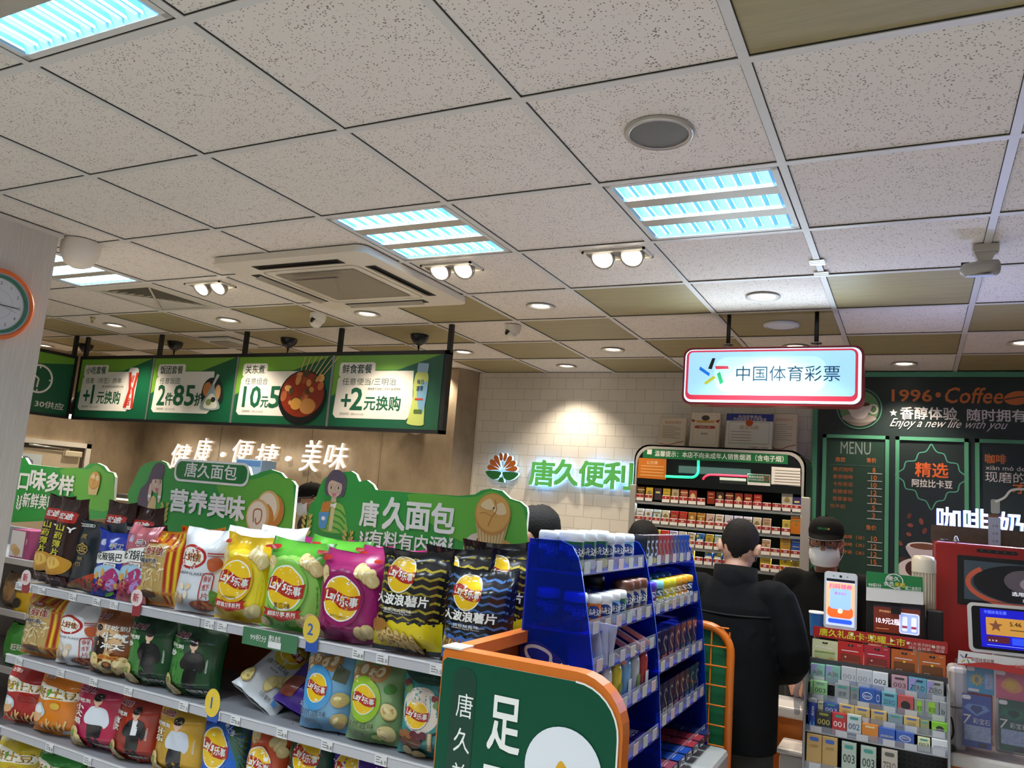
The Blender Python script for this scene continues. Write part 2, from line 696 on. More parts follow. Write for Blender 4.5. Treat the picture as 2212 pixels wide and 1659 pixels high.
tro = make_troffer()
TL = {(-1, 3): 'lit blue-white louvred ceiling light nearest the round speaker', (-3, 3): 'lit blue-white louvred ceiling light beside the air conditioning cassette',
      (-7, 3): 'lit louvred ceiling light half hidden behind the linen pillar', (-3, 0): 'large bright louvred ceiling light cut by the top left corner of the photo'}
for i, (c, r) in enumerate(TROFFERS):
    o = cp(tro, (c*.6, r*.6, 0))
    T(o, TL.get((c, r), 'louvred ceiling light outside the picture behind the photographer'), 'ceiling light', 'louvred ceiling lights')
for ch in list(tro.children):
    bpy.data.objects.remove(ch)
bpy.data.objects.remove(tro)

# recessed downlights
RING = mt('#c9c4bb', .35)
GLOW = mt('#fff1d6', .4, e=4)
dl = E('downlight', (0, 0, CZ))
G().lathe([(.078, 0), (.082, -.004), (.07, -.006), (.06, -.002)], RING, (0, 0, CZ), 24).obj('trim_ring', dl)
G().lathe([(.06, -.002), (.05, .002), (.045, .03)], mt('#efe9df', .3), (0, 0, CZ), 24).obj('reflector', dl)
G().lathe([(1e-6, .003), (.048, .003)], GLOW, (0, 0, CZ), 24).obj('lamp', dl)
DN = {(-1, 5): 'lit downlight above the red lottery sign, nearest the sign rods', (-3, 5): 'lit downlight in the white tile right of the air conditioning cassette corner',
      (-5, 5): 'lit downlight in the white tile right of the white dome camera', (-7, 5): 'lit downlight between the square diffuser and the second menu rod',
      (-9, 5): 'lit downlight above the left end of the green menu sign', (-12, 6): 'lit downlight at far left beside the linen pillar edge',
      (-11, 7): 'lit downlight just above the snack set menu panel', (-9, 7): 'lit downlight just above the rice ball menu panel', (-7, 7): 'lit downlight hiding behind the menu rod over the skewer panel',
      (-5, 7): 'round lit downlight right of the last menu sign rod', (-3, 7): 'round lit downlight over the middle of the white brick wall', (-1, 7): 'downlight peeking over the top edge of the lottery sign',
      (1, 7): 'bright downlight cut by the right edge of the photo', (-4, 8): 'lit downlight close to the white brick wall top', (0, 8): 'lit downlight over the coffee menu board',
      (-6, 8): 'downlight behind the menu sign near the brown wall', (-8, 8): 'downlight hidden behind the menu sign'}
for i, (c, r) in enumerate(DOWN):
    o = cp(dl, (gx(c+.5), gy(r+.5), 0))
    T(o, DN[(c, r)], 'downlight', 'recessed downlights')
for ch in list(dl.children):
    bpy.data.objects.remove(ch)
bpy.data.objects.remove(dl)
e = E('panel_light', (gx(-.5), gy(6.5), CZ), 'unlit round white panel light in the wood tile behind the sign rods', 'ceiling light')
G().lathe([(.095, .002), (.095, -.008), (.08, -.011)], mt('#dcdedf'), (gx(-.5), gy(6.5), CZ), 28).obj('rim', e)
G().lathe([(.08, -.009), (1e-6, -.009)], mt('#e8ecf0', .3), (gx(-.5), gy(6.5), CZ), 28).obj('diffuser', e)

# twin gimbal spotlights
GL = ['lit twin spotlight right of the centre, beside the louvred light', 'lit twin spotlight tucked beside the air conditioning cassette', 'glaring lit twin spotlight left of the air conditioning cassette']
for (x, y), lb in zip(GIMBAL, GL):
    e = E('twin_spotlight', (x, y, CZ), lb, 'spotlight', 'twin gimbal spotlights')
    g = G()
    wht = mt('#d8d2c6', .4)
    g.box(x-.14, y-.065, CZ-.006, x+.14, y-.055, CZ+.002, wht).box(x-.14, y+.055, CZ-.006, x+.14, y+.065, CZ+.002, wht)
    g.box(x-.14, y-.065, CZ-.006, x-.13, y+.065, CZ+.002, wht).box(x+.13, y-.065, CZ-.006, x+.14, y+.065, CZ+.002, wht)
    g.box(x-.13, y-.055, CZ-.002, x+.13, y+.055, CZ+.0025, mt('#8d867a'))
    g.obj('housing', e)
    for s in (-.066, .066):
        g = G()
        g.X = MX.Translation((x+s, y, CZ-.012)) @ MX.Rotation(-.75, 4, 'X')
        g.lathe([(.052, .02), (.056, .0), (.05, -.012), (.045, -.006)], mt('#a39c90', .3, me=.5), n=22)
        q = g.obj('gimbal_ring', e)
        g = G()
        g.X = MX.Translation((x+s, y, CZ-.012)) @ MX.Rotation(-.75, 4, 'X')
        g.lathe([(1e-6, -.009), (.035, -.008), (.046, -.004)], mt('#fff0d2', .4, e=7), n=22)
        g.obj('lamp', e)

# air conditioning cassette
cx, cy = -2.665, 3.155
e = E('air_conditioner', (cx, cy, CZ), 'square cream ceiling air conditioning cassette with grey grille', 'air conditioner')
AC = mt('#d9cfc0', .4)
DK = mt('#191714', .7)
G().slab(rr(0, 0, .95, .95, .05, 6), (cx, cy, CZ-.035), (1, 0, 0), (0, -1, 0), .032, AC).obj('panel', e)
g = G().plane((cx, cy, CZ-.035), (1, 0, 0), (0, -1, 0))
g.dl = .001
g.line(rr(0, 0, .6, .6, .04, 4), .006, mt('#a89e90'), True)
g.sh(rc(-.25, -.25, .25, .25), mt('#a99d89', .7, bp=.6, sc=300))
for k in range(26):
    g.line([(-.25, -.245+k*.0196), (.25, -.245+k*.0196)], .005, mt('#958a78'))
g.sh(rc(-.15, .215, .14, .24), mt('#4b5157', .2))
g.obj('grille', e)
for k in range(4):
    R = MX.Rotation(k*PI/2, 4, 'Z')
    g = G()
    g.X = MX.Translation((cx, cy, CZ-.035)) @ R
    g.box(-.27, .335, -.002, .27, .395, .001, DK)
    q = g.obj('air_slot', e)
    g = G()
    g.X = MX.Translation((cx, cy, CZ-.035)) @ R
    g.add([(-.255, .345, -.004), (.255, .345, -.004), (.255, .38, -.016), (-.255, .38, -.016)], [(0, 1, 2, 3), (3, 2, 1, 0)], AC)
    g.obj('flap', q)

# four way diffuser filling one tile
cx, cy = gx(-6.5), gy(4.5)
e = E('air_diffuser', (cx, cy, CZ), 'square four-way louvred air diffuser next to the pillar-side light', 'vent')
VG = mt('#c5beb0', .5)
g = G()
for a, b in ((.3, .235),):
    for k in range(4):
        g.X = MX.Translation((cx, cy, CZ)) @ MX.Rotation(k*PI/2, 4, 'Z')
        g.add([(-a, a, 0), (a, a, 0), (b, b, -.008), (-b, b, -.008)], [(0, 1, 2, 3)], VG)
g.obj('frame', e)
g = G().box(cx-.3, cy-.3, CZ+.06, cx+.3, cy+.3, CZ+.065, DK)
for k in range(4):
    g.X = MX.Translation((cx, cy, CZ)) @ MX.Rotation(k*PI/2, 4, 'Z')
    for j in range(7):
        a = .235-j*.034
        g.add([(-a, a, -.006), (a, a, -.006), (a-.03, a-.03, .022), (-a+.03, a-.03, .022)], [(0, 1, 2, 3)], VG)
g.X = None
for sx, sy in ((1, 1), (1, -1)):
    g.tube([(cx-.24*sx, cy-.24*sy, CZ-.006), (cx+.24*sx, cy+.24*sy, CZ-.006)], .006, VG, 6)
g.obj('louvre', e)

# bathroom style fan grille in a wood tile
cx, cy = -4.93, 4.50
e = E('exhaust_vent', (cx, cy, CZ), 'white box exhaust vent with clear cover between menu rods', 'vent')
G().box(cx-.17, cy-.17, CZ-.02, cx+.17, cy+.17, CZ, mt('#d9d6cf', .3), .01).obj('cover', e)
G().box(cx-.1, cy-.1, CZ-.03, cx+.1, cy+.1, CZ-.02, mt('#bdb7ad', .15), .006).obj('grille', e)

# round ceiling speaker
cx, cy = -.657, 2.059
e = E('ceiling_speaker', (cx, cy, CZ), 'round grey ceiling speaker with metal rim', 'speaker')
G().lathe([(.1, .002), (.1, -.006), (.093, -.012), (.084, -.008)], mt('#b9b3aa', .3, me=.4), (cx, cy, CZ), 40).obj('rim', e)
G().lathe([(.085, -.006), (.05, -.01), (1e-6, -.011)], mt('#807b74', .6, bp=.8, sc=500), (cx, cy, CZ), 40).obj('grille', e)


# cameras
def turret(x, y, rz, lb, half=False):
    e = E('security_camera', (x, y, CZ), lb, 'security camera')
    G().lathe([(.052, 0), (.052, -.02), (.046, -.05), (.036, -.062), (1e-6, -.064)], mt('#e3ded4', .35), (x, y, CZ), 24).obj('base', e)
    g = G()
    g.X = MX.Translation((x, y, CZ-.062)) @ MX.Rotation(rz, 4, 'Z') @ MX.Rotation(-.5, 4, 'X')
    g.ball((0, -.012, 0), .04, mt('#e3ded4', .35), 18)
    g.obj('ball', e)
    g = G()
    g.X = MX.Translation((x, y, CZ-.062)) @ MX.Rotation(rz, 4, 'Z') @ MX.Rotation(-.5, 4, 'X')
    g.ball((0, -.024, -.002), (.031, .03, .031), mt('#17171b', .15), 18)
    g.tube([(0, -.052, 0), (0, -.056, 0)], .008, mt('#555a60', .1, me=.6))
    g.obj('lens', e)


turret(-3.40, 3.80, -.1, 'white dome camera with black eye above the skewer menu panel')
turret(-2.245, 4.28, -.35, 'white turret camera over the brown wall corner, right of the menu sign')
x, y = .225, 3.29
e = E('security_camera', (x, y, CZ), 'grey bracket camera hanging from the ceiling at right', 'security camera')
GR = mt('#b0a99f', .4)
g = G()
g.box(x-.035, y-.03, CZ-.03, x+.05, y+.03, CZ, GR, .004)
g.add([(x-.03, y-.02, CZ-.03), (x+.04, y-.02, CZ-.03), (x+.015, y-.02, CZ-.085), (x-.01, y-.02, CZ-.085),
       (x-.03, y+.02, CZ-.03), (x+.04, y+.02, CZ-.03), (x+.015, y+.02, CZ-.085), (x-.01, y+.02, CZ-.085)],
      [(0, 1, 2, 3), (7, 6, 5, 4), (0, 3, 7, 4), (1, 5, 6, 2), (3, 2, 6, 7)], GR)
g.obj('bracket', e)
g = G().tube([(x-.075, y-.03, CZ-.105), (x-.06, y-.025, CZ-.1), (x, y, CZ-.088), (x+.045, y+.015, CZ-.082), (x+.05, y+.015, CZ-.082)], [.012, .03, .036, .034, .03], GR, 14, .85)
g.obj('body', e)
g = G().tube([(x-.072, y, CZ-.07), (x-.045, y, CZ-.07)], .009, BK).box(x-.06, y-.03, CZ-.123, x+.03, y-.005, CZ-.118, MET)
g.obj('knob', e)
e = E('dome_camera', (-3.66, 2.33, CZ), 'white dome hanging under the ceiling behind the linen pillar edge', 'security camera')
G().lathe([(.085, 0), (.09, -.03), (.085, -.07), (.06, -.115), (.03, -.13), (1e-6, -.132)], mt('#e2d9cd', .4), (-3.62, 2.32, CZ), 26).obj('housing', e)
e = E('sprinkler', (-5.397, 3.635, CZ), 'small brass sprinkler head in the ceiling left of the diffuser', 'sprinkler')
G().lathe([(.02, 0), (.012, -.008), (.006, -.03), (.014, -.034), (1e-6, -.036)], mt('#b9a97c', .3, me=.6), (-5.397, 3.635, CZ), 12).obj('head', e)

# pendant lamps behind the menu sign
PL = ['black pendant lamp on a cord behind the left menu rod pair', 'black pendant lamp on a cord over the rice ball menu panel',
      'black pendant lamp on a cord over the skewer menu panel', 'black pendant lamp on a cord over the drink menu panel, rightmost']
for x, lb in zip((-6.687, -5.522, -4.269, -3.074), PL):
    y = 4.48
    e = E('pendant_lamp', (x, y, CZ), lb, 'lamp', 'black pendant lamps')
    G().lathe([(.065, 0), (.06, -.025), (.045, -.05), (.02, -.068), (.006, -.072), (1e-6, -.073)], mt('#17161a', .4), (x, y, CZ), 20).obj('canopy', e)
    G().tube([(x, y, CZ-.07), (x, y, CZ-.12), (x, y, 2.3)], [.008, .003, .003], BK).obj('cord', e)
    G().lathe([(.012, .2), (.05, .17), (.15, .03), (.15, .025), (.02, .14)], mt('#202024', .4), (x, y, 2.1), 20).obj('shade', e)
    G().lathe([(1e-6, 0), (.13, .0), (.145, .028)], mt('#fff0dc', .5, e=3), (x, y, 2.1), 20).obj('lamp', e)

# tape wrapped around a grid bar
for y, lb in ((3.36, 'crumpled clear tape on the ceiling bar, upper of two'), (3.53, 'crumpled yellowish tape on the ceiling bar, lower of two')):
    g = G()
    for k in range(3):
        g.X = MX.Translation((-.363, y+.02*k-.02, CZ-.004-.001*k)) @ MX.Rotation(.12*(k-1), 4, 'Z')
        g.box(-.03, -.012, -.0008, .03, .012, .0008, mt('#cfd6cf' if y < 3.5 else '#c2bda4', .2))
    T(g.obj('tape_strip', org=(-.363, y, CZ)), lb, 'tape')

# ---------------------------------------------------------------- hanging menu signs
GD, GL1, INK = mt('#12573a', .35), mt('#6ea136', .35), mt('#1b3f31', .4)
CARD = mt('#e4e2dd', .35)
GTX = mt('#16593d', .4)


def menu_art(g, k, W, H):
    if k == 0:                                     # soda can
        g.sh(xf(rr(0, 0, .12, .34, .03), .66*W+.08, .5*H, 1, -.05), mt('#c9ccd0', .25))
        g.sh(xf([(-.06, -.15), (-.03, 0), (-.06, .14), (-.028, .14), (0, 0), (-.02, -.15)], .665*W+.08, .48*H, 1, -.05), mt('#b3301f'))
        g.sh(xf([(.06, -.15), (.04, 0), (.06, .14), (.03, .14), (.015, 0), (.03, -.15)], .665*W+.08, .48*H, 1, -.05), mt('#b3301f'))
        for i, ch in enumerate('健力宝'):
            g.text(ch, .665*W+.082-i*.004, .66*H-i*.09, .036, .062, mt('#c0301f'), .02, shear=.2, up=0 if i else 1)
    elif k == 1:                                   # rice balls in a clear bag
        g.sh(blob([(.66*W, .3*H), (.64*W, .55*H), (.72*W, .68*H), (.84*W, .62*H), (.88*W, .3*H)]), mt('#1d2524'))
        g.sh(circ(.695*W, .5*H, .045, .055), mt('#c07a45'))
        g.sh(circ(.82*W, .45*H, .03, .06), mt('#c59a6c'))
        g.sh(blob([(.64*W, .2*H), (.7*W, .42*H), (.76*W, .6*H), (.8*W, .42*H), (.86*W, .2*H)]), mt('#8fa3a8', .2))
        g.sh(blob([(.68*W, .22*H), (.72*W, .4*H), (.78*W, .42*H), (.83*W, .22*H)]), mt('#d9dccf', .3))
        g.sh(circ(.73*W, .3*H, .03, .025), mt('#7e8c5a'))
        g.sh(circ(.78*W, .34*H, .025, .02), mt('#28302b'))
        g.sh([(.75*W, .58*H), (.79*W, .74*H), (.82*W, .72*H), (.77*W, .56*H)], mt('#cfd6d6', .2))
    elif k == 2:                                   # pot of skewers
        for i in range(7):
            g.line([(.66*W+i*.03, .6*H), (.72*W+i*.05, .99*H)], .007, mt('#d8b981'))
        g.sh(circ(.73*W, .4*H, .215, .19), mt('#17191b', .3))
        g.sh(circ(.73*W, .44*H, .195, .16), mt('#8c2c12', .35))
        R = random.Random(4)
        for i in range(26):
            a, b = R.uniform(-.17, .17), R.uniform(-.06, .17)
            g.sh(circ(.73*W+a, .44*H+b-.02, R.uniform(.02, .042), R.uniform(.016, .032), 10, R.uniform(0, 3)), mt(R.choice(['#b9652f', '#c98a4a', '#9c4a22', '#d6a35c', '#a8582b', '#4d3a1c'])), up=.3)
        g.sh(circ(.68*W, .3*H, .05, .042), mt('#d59a3e'))
        g.sh(circ(.8*W, .27*H, .07, .055), mt('#c98843'))
    else:                                          # yoghurt bottle
        o = [(-.055, -.2), (-.06, -.16), (-.045, -.02), (-.055, .06), (-.04, .14), (.04, .14), (.055, .06), (.048, -.02), (.062, -.16), (.055, -.2)]
        g.sh(xf(blob(o), .82*W, .47*H, 1, -.06), mt('#b9c96b', .3))
        g.sh(xf(blob([(-.02, .02), (.05, .08), (.05, -.1), (.02, -.12)]), .82*W, .47*H, 1, -.06), mt('#79a9c9', .3))
        g.sh(xf(rr(0, .17, .085, .06, .01), .82*W, .47*H, 1, -.06), mt('#8fb0cf', .3))
        g.text('每日', .82*W, .63*H, .05, .03, mt('#26456a'), .03).text('清零', .82*W, .54*H, .052, .034, mt('#26456a'), .03)
        g.sh(xf(rr(0, -.03, .06, .012, .002), .82*W, .46*H), mt('#c0392b'))
        g.sh(xf(rr(0, -.09, .06, .025, .004), .82*W, .42*H), mt('#4d6a2c'))


PX = [-6.262, -5.362, -4.452, -3.555, -2.662]
ZB, ZT, YS = 2.085, 2.575, 4.18
e = E('menu_sign', (-4.46, YS, CZ), 'long green hanging menu sign of four promotion panels in a black frame', 'sign')
g = G()
g.box(PX[0]-.02, YS, ZT-.002, PX[4]+.03, YS+.05, ZT+.025, BK).box(PX[0]-.02, YS, ZB-.02, PX[4]+.03, YS+.05, ZB+.002, BK)
g.box(PX[0]-.02, YS, ZB-.02, PX[0]+.003, YS+.05, ZT, BK).box(PX[4], YS, ZB-.02, PX[4]+.03, YS+.05, ZT+.02, BK)
g.box(PX[0], YS+.02, ZB, PX[4], YS+.05, ZT, mt('#24272a'))
g.obj('frame', e)
for x in (-6.255, -5.345, -4.425, -3.535, -2.645):
    G().box(x-.014, YS+.012, ZT+.01, x+.014, YS+.04, CZ, BK).obj('rod', e)
for x in PX[1:4]:
    G().box(x-.008, YS-.004, ZB, x+.008, YS+.01, ZT, mt('#9a9c9e', .3, me=.6)).obj('divider', e)
PAN = [('小吃套餐', '任意（带签）炸串', [('+', .1, .19, .28, .46), ('1', .23, .23, .24, .55), ('元换购', .3, .62, .24, .45)], '健力宝经典型运动饮料330ML', '活动时间：2021.6.16-6.30'),
       ('饭团套餐', '任意饭团', [('2', .1, .19, .24, .56), ('件', .2, .29, .24, .44), ('85', .3, .55, .24, .56), ('折', .56, .67, .24, .44)], '', '活动时间：2021.6.1-6.30'),
       ('关东煮', '任意组合', [('10', .1, .29, .24, .55), ('元', .3, .38, .24, .4), ('5', .39, .5, .24, .55), ('串', .5, .59, .23, .42)], '', '活动时间：2021.6.1-6.30'),
       ('鲜食套餐', '任意便当/三明治', [('+', .11, .2, .28, .45), ('2', .2, .31, .24, .54), ('元换购', .33, .66, .24, .43)], '换购君乐宝每日清零乳酸菌原味', '活动时间：2021.6.1-6.30')]
for i, (ti, su, big, sm, dt) in enumerate(PAN):
    x0 = PX[i]+.006
    W, H = PX[i+1]-PX[i]-.012, ZT-ZB-.004
    g = G().box(x0, YS+.002, ZB+.002, x0+W, YS+.02, ZT-.002, GD).plane((x0, YS+.002, ZB+.002))
    g.sh([(0, .42*H), (0, H), (.98*W, H), (.62*W, .8*H)], GL1)
    g.sh([(0, .42*H), (.62*W, .8*H), (.3*W, .8*H), (.06*W, .5*H)], mt('#4f8a35', .35))
    tw = .07*len(ti)
    g.sh(rr((.08+tw/2+.01)*W, .8*H, (tw+.06)*W, .2*H, .02), CARD)
    g.sh([(.75*W, .78*H), (.12*W, .78*H), (.055*W, .66*H), (.04*W, .17*H), (.07*W, .12*H), (.72*W, .12*H), (.77*W, .2*H)], CARD)
    g.text(ti, (.09+tw/2)*W, .81*H, tw*W, .13*H, INK, .02)
    g.text(su, (.1+.0315*len(su))*W, .63*H, .063*len(su)*W, .1*H, mt('#3b5549'), .0, up=0)
    for t, a, b, c, d in big:
        g.text(t, (a+b)/2*W, (c+d)/2*H, (b-a)*W if b > a else 0, (d-c)*H, GTX, .03, up=0)
    if sm:
        g.text(sm, .5*W, .53*H, .3*W, 0, mt('#60716a'), 0, up=0, res=1)
    g.text(dt, .22*W, .18*H, .23*W, 0, mt('#60716a'), 0, up=0, res=1)
    menu_art(g, i, W, H)
    g.obj('menu_panel', e)

e = E('opening_hours_sign', (-6.3, 3.72, CZ), 'green hanging sign with a white clock face, turned sideways beside the pillar', 'sign')
g = G()
YA, YB = 3.26, 4.165
g.box(-6.34, YA, ZB-.02, -6.29, YB, ZB, BK).box(-6.34, YA, ZT, -6.29, YB, ZT+.025, BK).box(-6.34, YB-.02, ZB, -6.29, YB, ZT, BK).box(-6.34, YA, ZB, -6.29, YA+.02, ZT, BK)
g.obj('frame', e)
for y in (YB-.02, YA+.03):
    G().box(-6.334, y-.014, ZT, -6.306, y+.014, CZ, BK).obj('rod', e)
g = G().box(-6.335, YA+.02, ZB, -6.302, YB-.02, ZT, GD).plane((-6.302, 0, 0), (0, 1, 0))
g.sh([(YA+.02, ZT), (YB-.02, ZT), (YB-.02, ZT-.05), (YA+.3, ZT-.14), (YA+.02, ZT-.14)], GL1)
yc, zc = 3.869,2.356
g.line(circ(yc, zc, .11, n=32), .016, CARD, True)
g.line([(yc, zc), (yc-.005, zc-.07)], .014, CARD).line([(yc, zc), (yc-.05, zc+.03)], .014, CARD, up=0)
for a in range(4):
    g.line([(yc+.105*cos(a*PI/2), zc+.105*sin(a*PI/2)), (yc+.085*cos(a*PI/2), zc+.085*sin(a*PI/2))], .012, CARD, up=0)
g.text('30供应', 3.992,2.157,0.244,0.056, CARD, .02)
g.obj('panel', e)

# ---------------------------------------------------------------- lottery light box
x0, x1, z0, z1, y = -1.12, -.222, 2.275, 2.582, 4.16
e = E('lottery_sign', ((x0+x1)/2, y, CZ), 'lit red-rimmed hanging light box with a five-bar star and Chinese lettering', 'sign')
cx, cz = (x0+x1)/2, (z0+z1)/2
W, H = x1-x0, z1-z0
G().slab(rr(cx, cz, W, H, .045, 6), (0, y, 0), (1, 0, 0), (0, 0, 1), .11, mt('#7e1420', .3)).obj('casing', e)
g = G().plane((0, y-.001, 0))
g.dl = .0008
g.sh(rr(cx, cz, W-.022, H-.022, .04, 6), mt('#cdeaff', .4, e=.95))
g.sh(rr(cx-.004, cz+.004, W-.044, H-.04, .033, 6), mt('#e03a56', .4, e=.42))
g.sh(rr(cx-.004, cz+.012, W-.07, H-.075, .022, 6), mt('#a6dcff', .4, e=.62))
g.sh(rr(cx, cz+.006, W*.62, H-.12, .07, 6), mt('#bdf0ff', .4, e=.66))
for c, q in (('#101418', [(-0.984,2.466),(-0.964,2.523),(-0.947,2.523),(-0.964,2.463)]), ('#e24a5c', [(-0.948,2.481),(-0.88,2.48),(-0.874,2.465),(-0.942,2.463)]),
             ('#2fbf7d', [(-0.936,2.438),(-0.92,2.45),(-0.9,2.393),(-0.917,2.381)]), ('#b9c238', [(-1.005,2.388),(-0.953,2.428),(-0.94,2.418),(-0.99,2.38)]), ('#1677e8', [(-1.027,2.479),(-0.973,2.441),(-0.977,2.425),(-1.031,2.461)])):
    g.sh(q, mt(c, .5, e=.12 if c == '#101418' else .5), up=1 if c == '#101418' else 0)
g.text('中国体育彩票', -0.5825,2.44,0.505,0.08, mt('#0d3f63', .5, e=.2), .005)
g.obj('lit_face', e)
for x in (-.895, -.45):
    G().tube([(x, y+.05, z1-.01), (x, y+.05, z1+.03)], .007, MET).lathe([(1e-6, 0), (.028, 0), (.028, .004), (1e-6, .006)], MET, (x, y+.05, z1+.022), 16).tube([(x, y+.05, z1+.03), (x, y+.05, CZ)], .011, BK).obj('rod', e)
lamp('AREA', 'lottery_sign_glow', (cx, y-.02, cz), 5, (.72, .88, 1), rot=(-PI/2, 0, 0), shape='RECTANGLE', size=W, size_y=H)

# ---------------------------------------------------------------- raised shop lettering
e = E('store_sign', (-2.5, 5.955, 1.95), 'back-lit green raised shop name with orange petal emblem on the white brick wall', 'sign')
GF, OF = mt('#66cf6c', .5), mt('#b4662a', .4)
SG = mt('#b5e2ff', .4, e=1.0)
for ch, a in zip('唐久便利', ((-2.7255,1.927,0.217,0.204), (-2.51,1.9415,0.206,0.201), (-2.29,1.942,0.208,0.198), (-2.067,1.94,0.228,0.202))):
    G().text3(ch, *a, 5.915, 5.948, GF, SG, .055).obj('letter', e)
ex, ez = -3.095,1.928
def rad(a, r): return (ex+r*cos(a), ez+r*sin(a))
for k, a in enumerate((9, 33, 57, 80, 100, 123, 147, 171)):
    a = math.radians(a)
    pt = [(.03, -.003), (.09, -.019), (.125, -.023), (.146, 0), (.125, .023), (.09, .019), (.03, .003)]
    if k in (3, 4):
        pt = [(.085, -.013), (.13, -.017), (.15, 0), (.13, .015), (.085, .013)]
    p = [(ex+u*cos(a)-v*sin(a), ez+u*sin(a)+v*cos(a)) for u, v in blob(pt, 4)]
    G().slab(p, (0, 5.915, 0), (1, 0, 0), (0, 0, 1), .033, OF, SG).obj('petal', e)
for sx in (-1, 1):
    p = [(ex+sx*u, ez+v) for u, v in blob([(.012, -.014), (.15, -.014), (.13, -.055), (.08, -.08), (.03, -.07), (.018, -.05)], 4)]
    G().slab(p, (0, 5.915, 0), (1, 0, 0), (0, 0, 1), .033, mt('#1f6b35', .4), SG).obj('leaf', e)
G().slab([(ex-.018, ez-.06), (ex+.018, ez-.06), (ex+.03, ez-.1), (ex-.03, ez-.1)], (0, 5.915, 0), (1, 0, 0), (0, 0, 1), .033, mt('#1f6b35', .4), SG).obj('leaf', e)

e = E('slogan_sign', (-5.7, 5.72, 1.9), 'glowing white brush-style slogan letters on the brown wall', 'sign')
NF = mt('#fff6ea', .4, e=1.0)
NS = mt('#d8cdbd', .4, e=.4)
for ch, a in (('健', (-6.6995,1.8645,0.263,0.245)), ('康', (-6.387,1.9265,0.208,0.269)), ('·', (-6.1055,1.9055,0.063,0.051)), ('便', (-5.8485,1.9495,0.263,0.225)), ('捷', (-5.5285,1.9185,0.265,0.229)),
              ('·', (-5.2575,1.905,0.063,0.048)), ('美', (-4.9765,1.9445,0.215,0.291)), ('味', (-4.6835,1.9535,0.251,0.243))):
    G().text3(ch, *a, 5.685, 5.712, NF, NS, .01, shear=.18).obj('letter', e)
lamp('AREA', 'slogan_glow', (-5.65, 5.66, 1.9), 1.2, (1, .93, .82), rot=(-PI/2+PI, 0, 0), shape='RECTANGLE', size=2.2, size_y=.2)

x, z = -3.83,2.252
e = E('wall_dome', (x, 5.7, z), 'white half-dome fitting on the brown wall below the menu sign end', 'wall fitting')
G().lathe([(.12, .06), (.125, .04), (.11, -.02), (.07, -.06), (1e-6, -.075)], mt('#dcd6cc', .35), (x, 5.66, z), 26, 1, .55).obj('shell', e)

# ---------------------------------------------------------------- wall clock on the pillar
cy, cz, r = 1.971, 2.368, .158
e = E('wall_clock', (-3.61, cy, cz), 'round wall clock with orange and green rim on the linen pillar', 'clock')
def ringx(g, prof, mat):
    g.X = MX.Translation((-3.608, cy, cz)) @ MX.Rotation(PI/2, 4, 'Y')
    g.lathe(prof, mat, n=44)
g = G()
ringx(g, [(r, 0), (r, .02), (r-.006, .03), (r-.018, .03), (r-.022, .02)], mt('#d4621f', .3))
g.obj('outer_rim', e)
g = G()
ringx(g, [(r-.021, .022), (r-.028, .022)], mt('#8d97a8', .3))
ringx(g, [(r-.028, .022), (r-.042, .018)], mt('#2f6b4e', .35))
g.obj('inner_rim', e)
g = G()
ringx(g, [(1e-6, .012), (r-.04, .012)], mt('#c9c8ca', .4))
g.X = None
g.plane((-3.596, 0, 0), (0, 1, 0))
g.line(circ(cy, cz, .065, n=30), .0012, mt('#8b8a8c'), True)
for h in range(1, 13):
    a = PI/2-h*PI/6
    g.text(str(h), cy+.096*cos(a), cz+.096*sin(a), 0, .014, mt('#2c2c30'), .0, up=0)
g.sh(circ(cy+.117, cz-.035, .004, n=8), mt('#2f6b4e'))
g.obj('dial', e)
g = G().plane((-3.592, 0, 0), (0, 1, 0))
g.line([(cy-.01, cz-.001), (cy+.09, cz-.001)], .004, mt('#1a1a1e')).line([(cy+.01, cz), (cy-.05, cz+.03)], .006, mt('#1a1a1e')).line([(cy-.02, cz+.008), (cy+.085, cz-.022)], .0012, mt('#5a5a60'))
g.sh(circ(cy, cz, .006, n=10), mt('#1a1a1e'))
g.obj('hands', e)

# ---------------------------------------------------------------- coffee menu board on the back wall
e = E('coffee_menu_board', (.4, 5.955, .9), 'dark green coffee menu board with mint frames covering the back wall at right', 'menu board')
MG, MINT, DG = mt('#17292b', .45), mt('#4f9478', .45), mt('#1d3a30', .45)
OR, WT = mt('#c06a35', .5), mt('#d2d2d8', .5)
BX0, BX1, BZ0, BZ1 = -.647, 1.75, .75, 2.765
g = G().box(BX0, 5.93, BZ0, BX1, 5.958, BZ1, MG)
g.box(BX0, 5.925, BZ0, BX0+.035, 5.931, BZ1, MINT).box(BX0, 5.925, BZ1-.035, BX1, 5.931, BZ1, MINT)
g.plane((0, 5.929, 0))
g.text('1996', -0.0185,2.602,0.241,0.08, OR, .03).text('·', 0.1395,2.608,0.025,0.028, OR, .03)
g.text('Coffee', 0.347,2.606,0.332,0.104, OR, .02, shear=.2)
bx, bz = 0.589,2.592
g.sh(circ(bx, bz, .075, .045, rot=.15), OR).line([(bx-.07, bz-.01), (bx, bz+.005), (bx+.07, bz+.015)], .008, MG).sh(circ(bx+.09, bz+.05, .07, .03, rot=.6), OR)
a, b = -0.129,2.481
g.sh([(a+(.026 if k % 2 else .011)*sin(k*PI/5+PI), b+(.026 if k % 2 else .011)*cos(k*PI/5+PI)) for k in range(10)], WT)
g.text('香醇体验', 0.081,2.482,0.336,0.082, WT, .03).text('随时拥有', 0.47,2.477,0.326,0.078, WT, .03, up=0)
g.text('Enjoy a new life with you', 0.1915,2.407,0.669,0.074, WT, 0, shear=.45, up=0)
cx, cz = -0.344,2.508
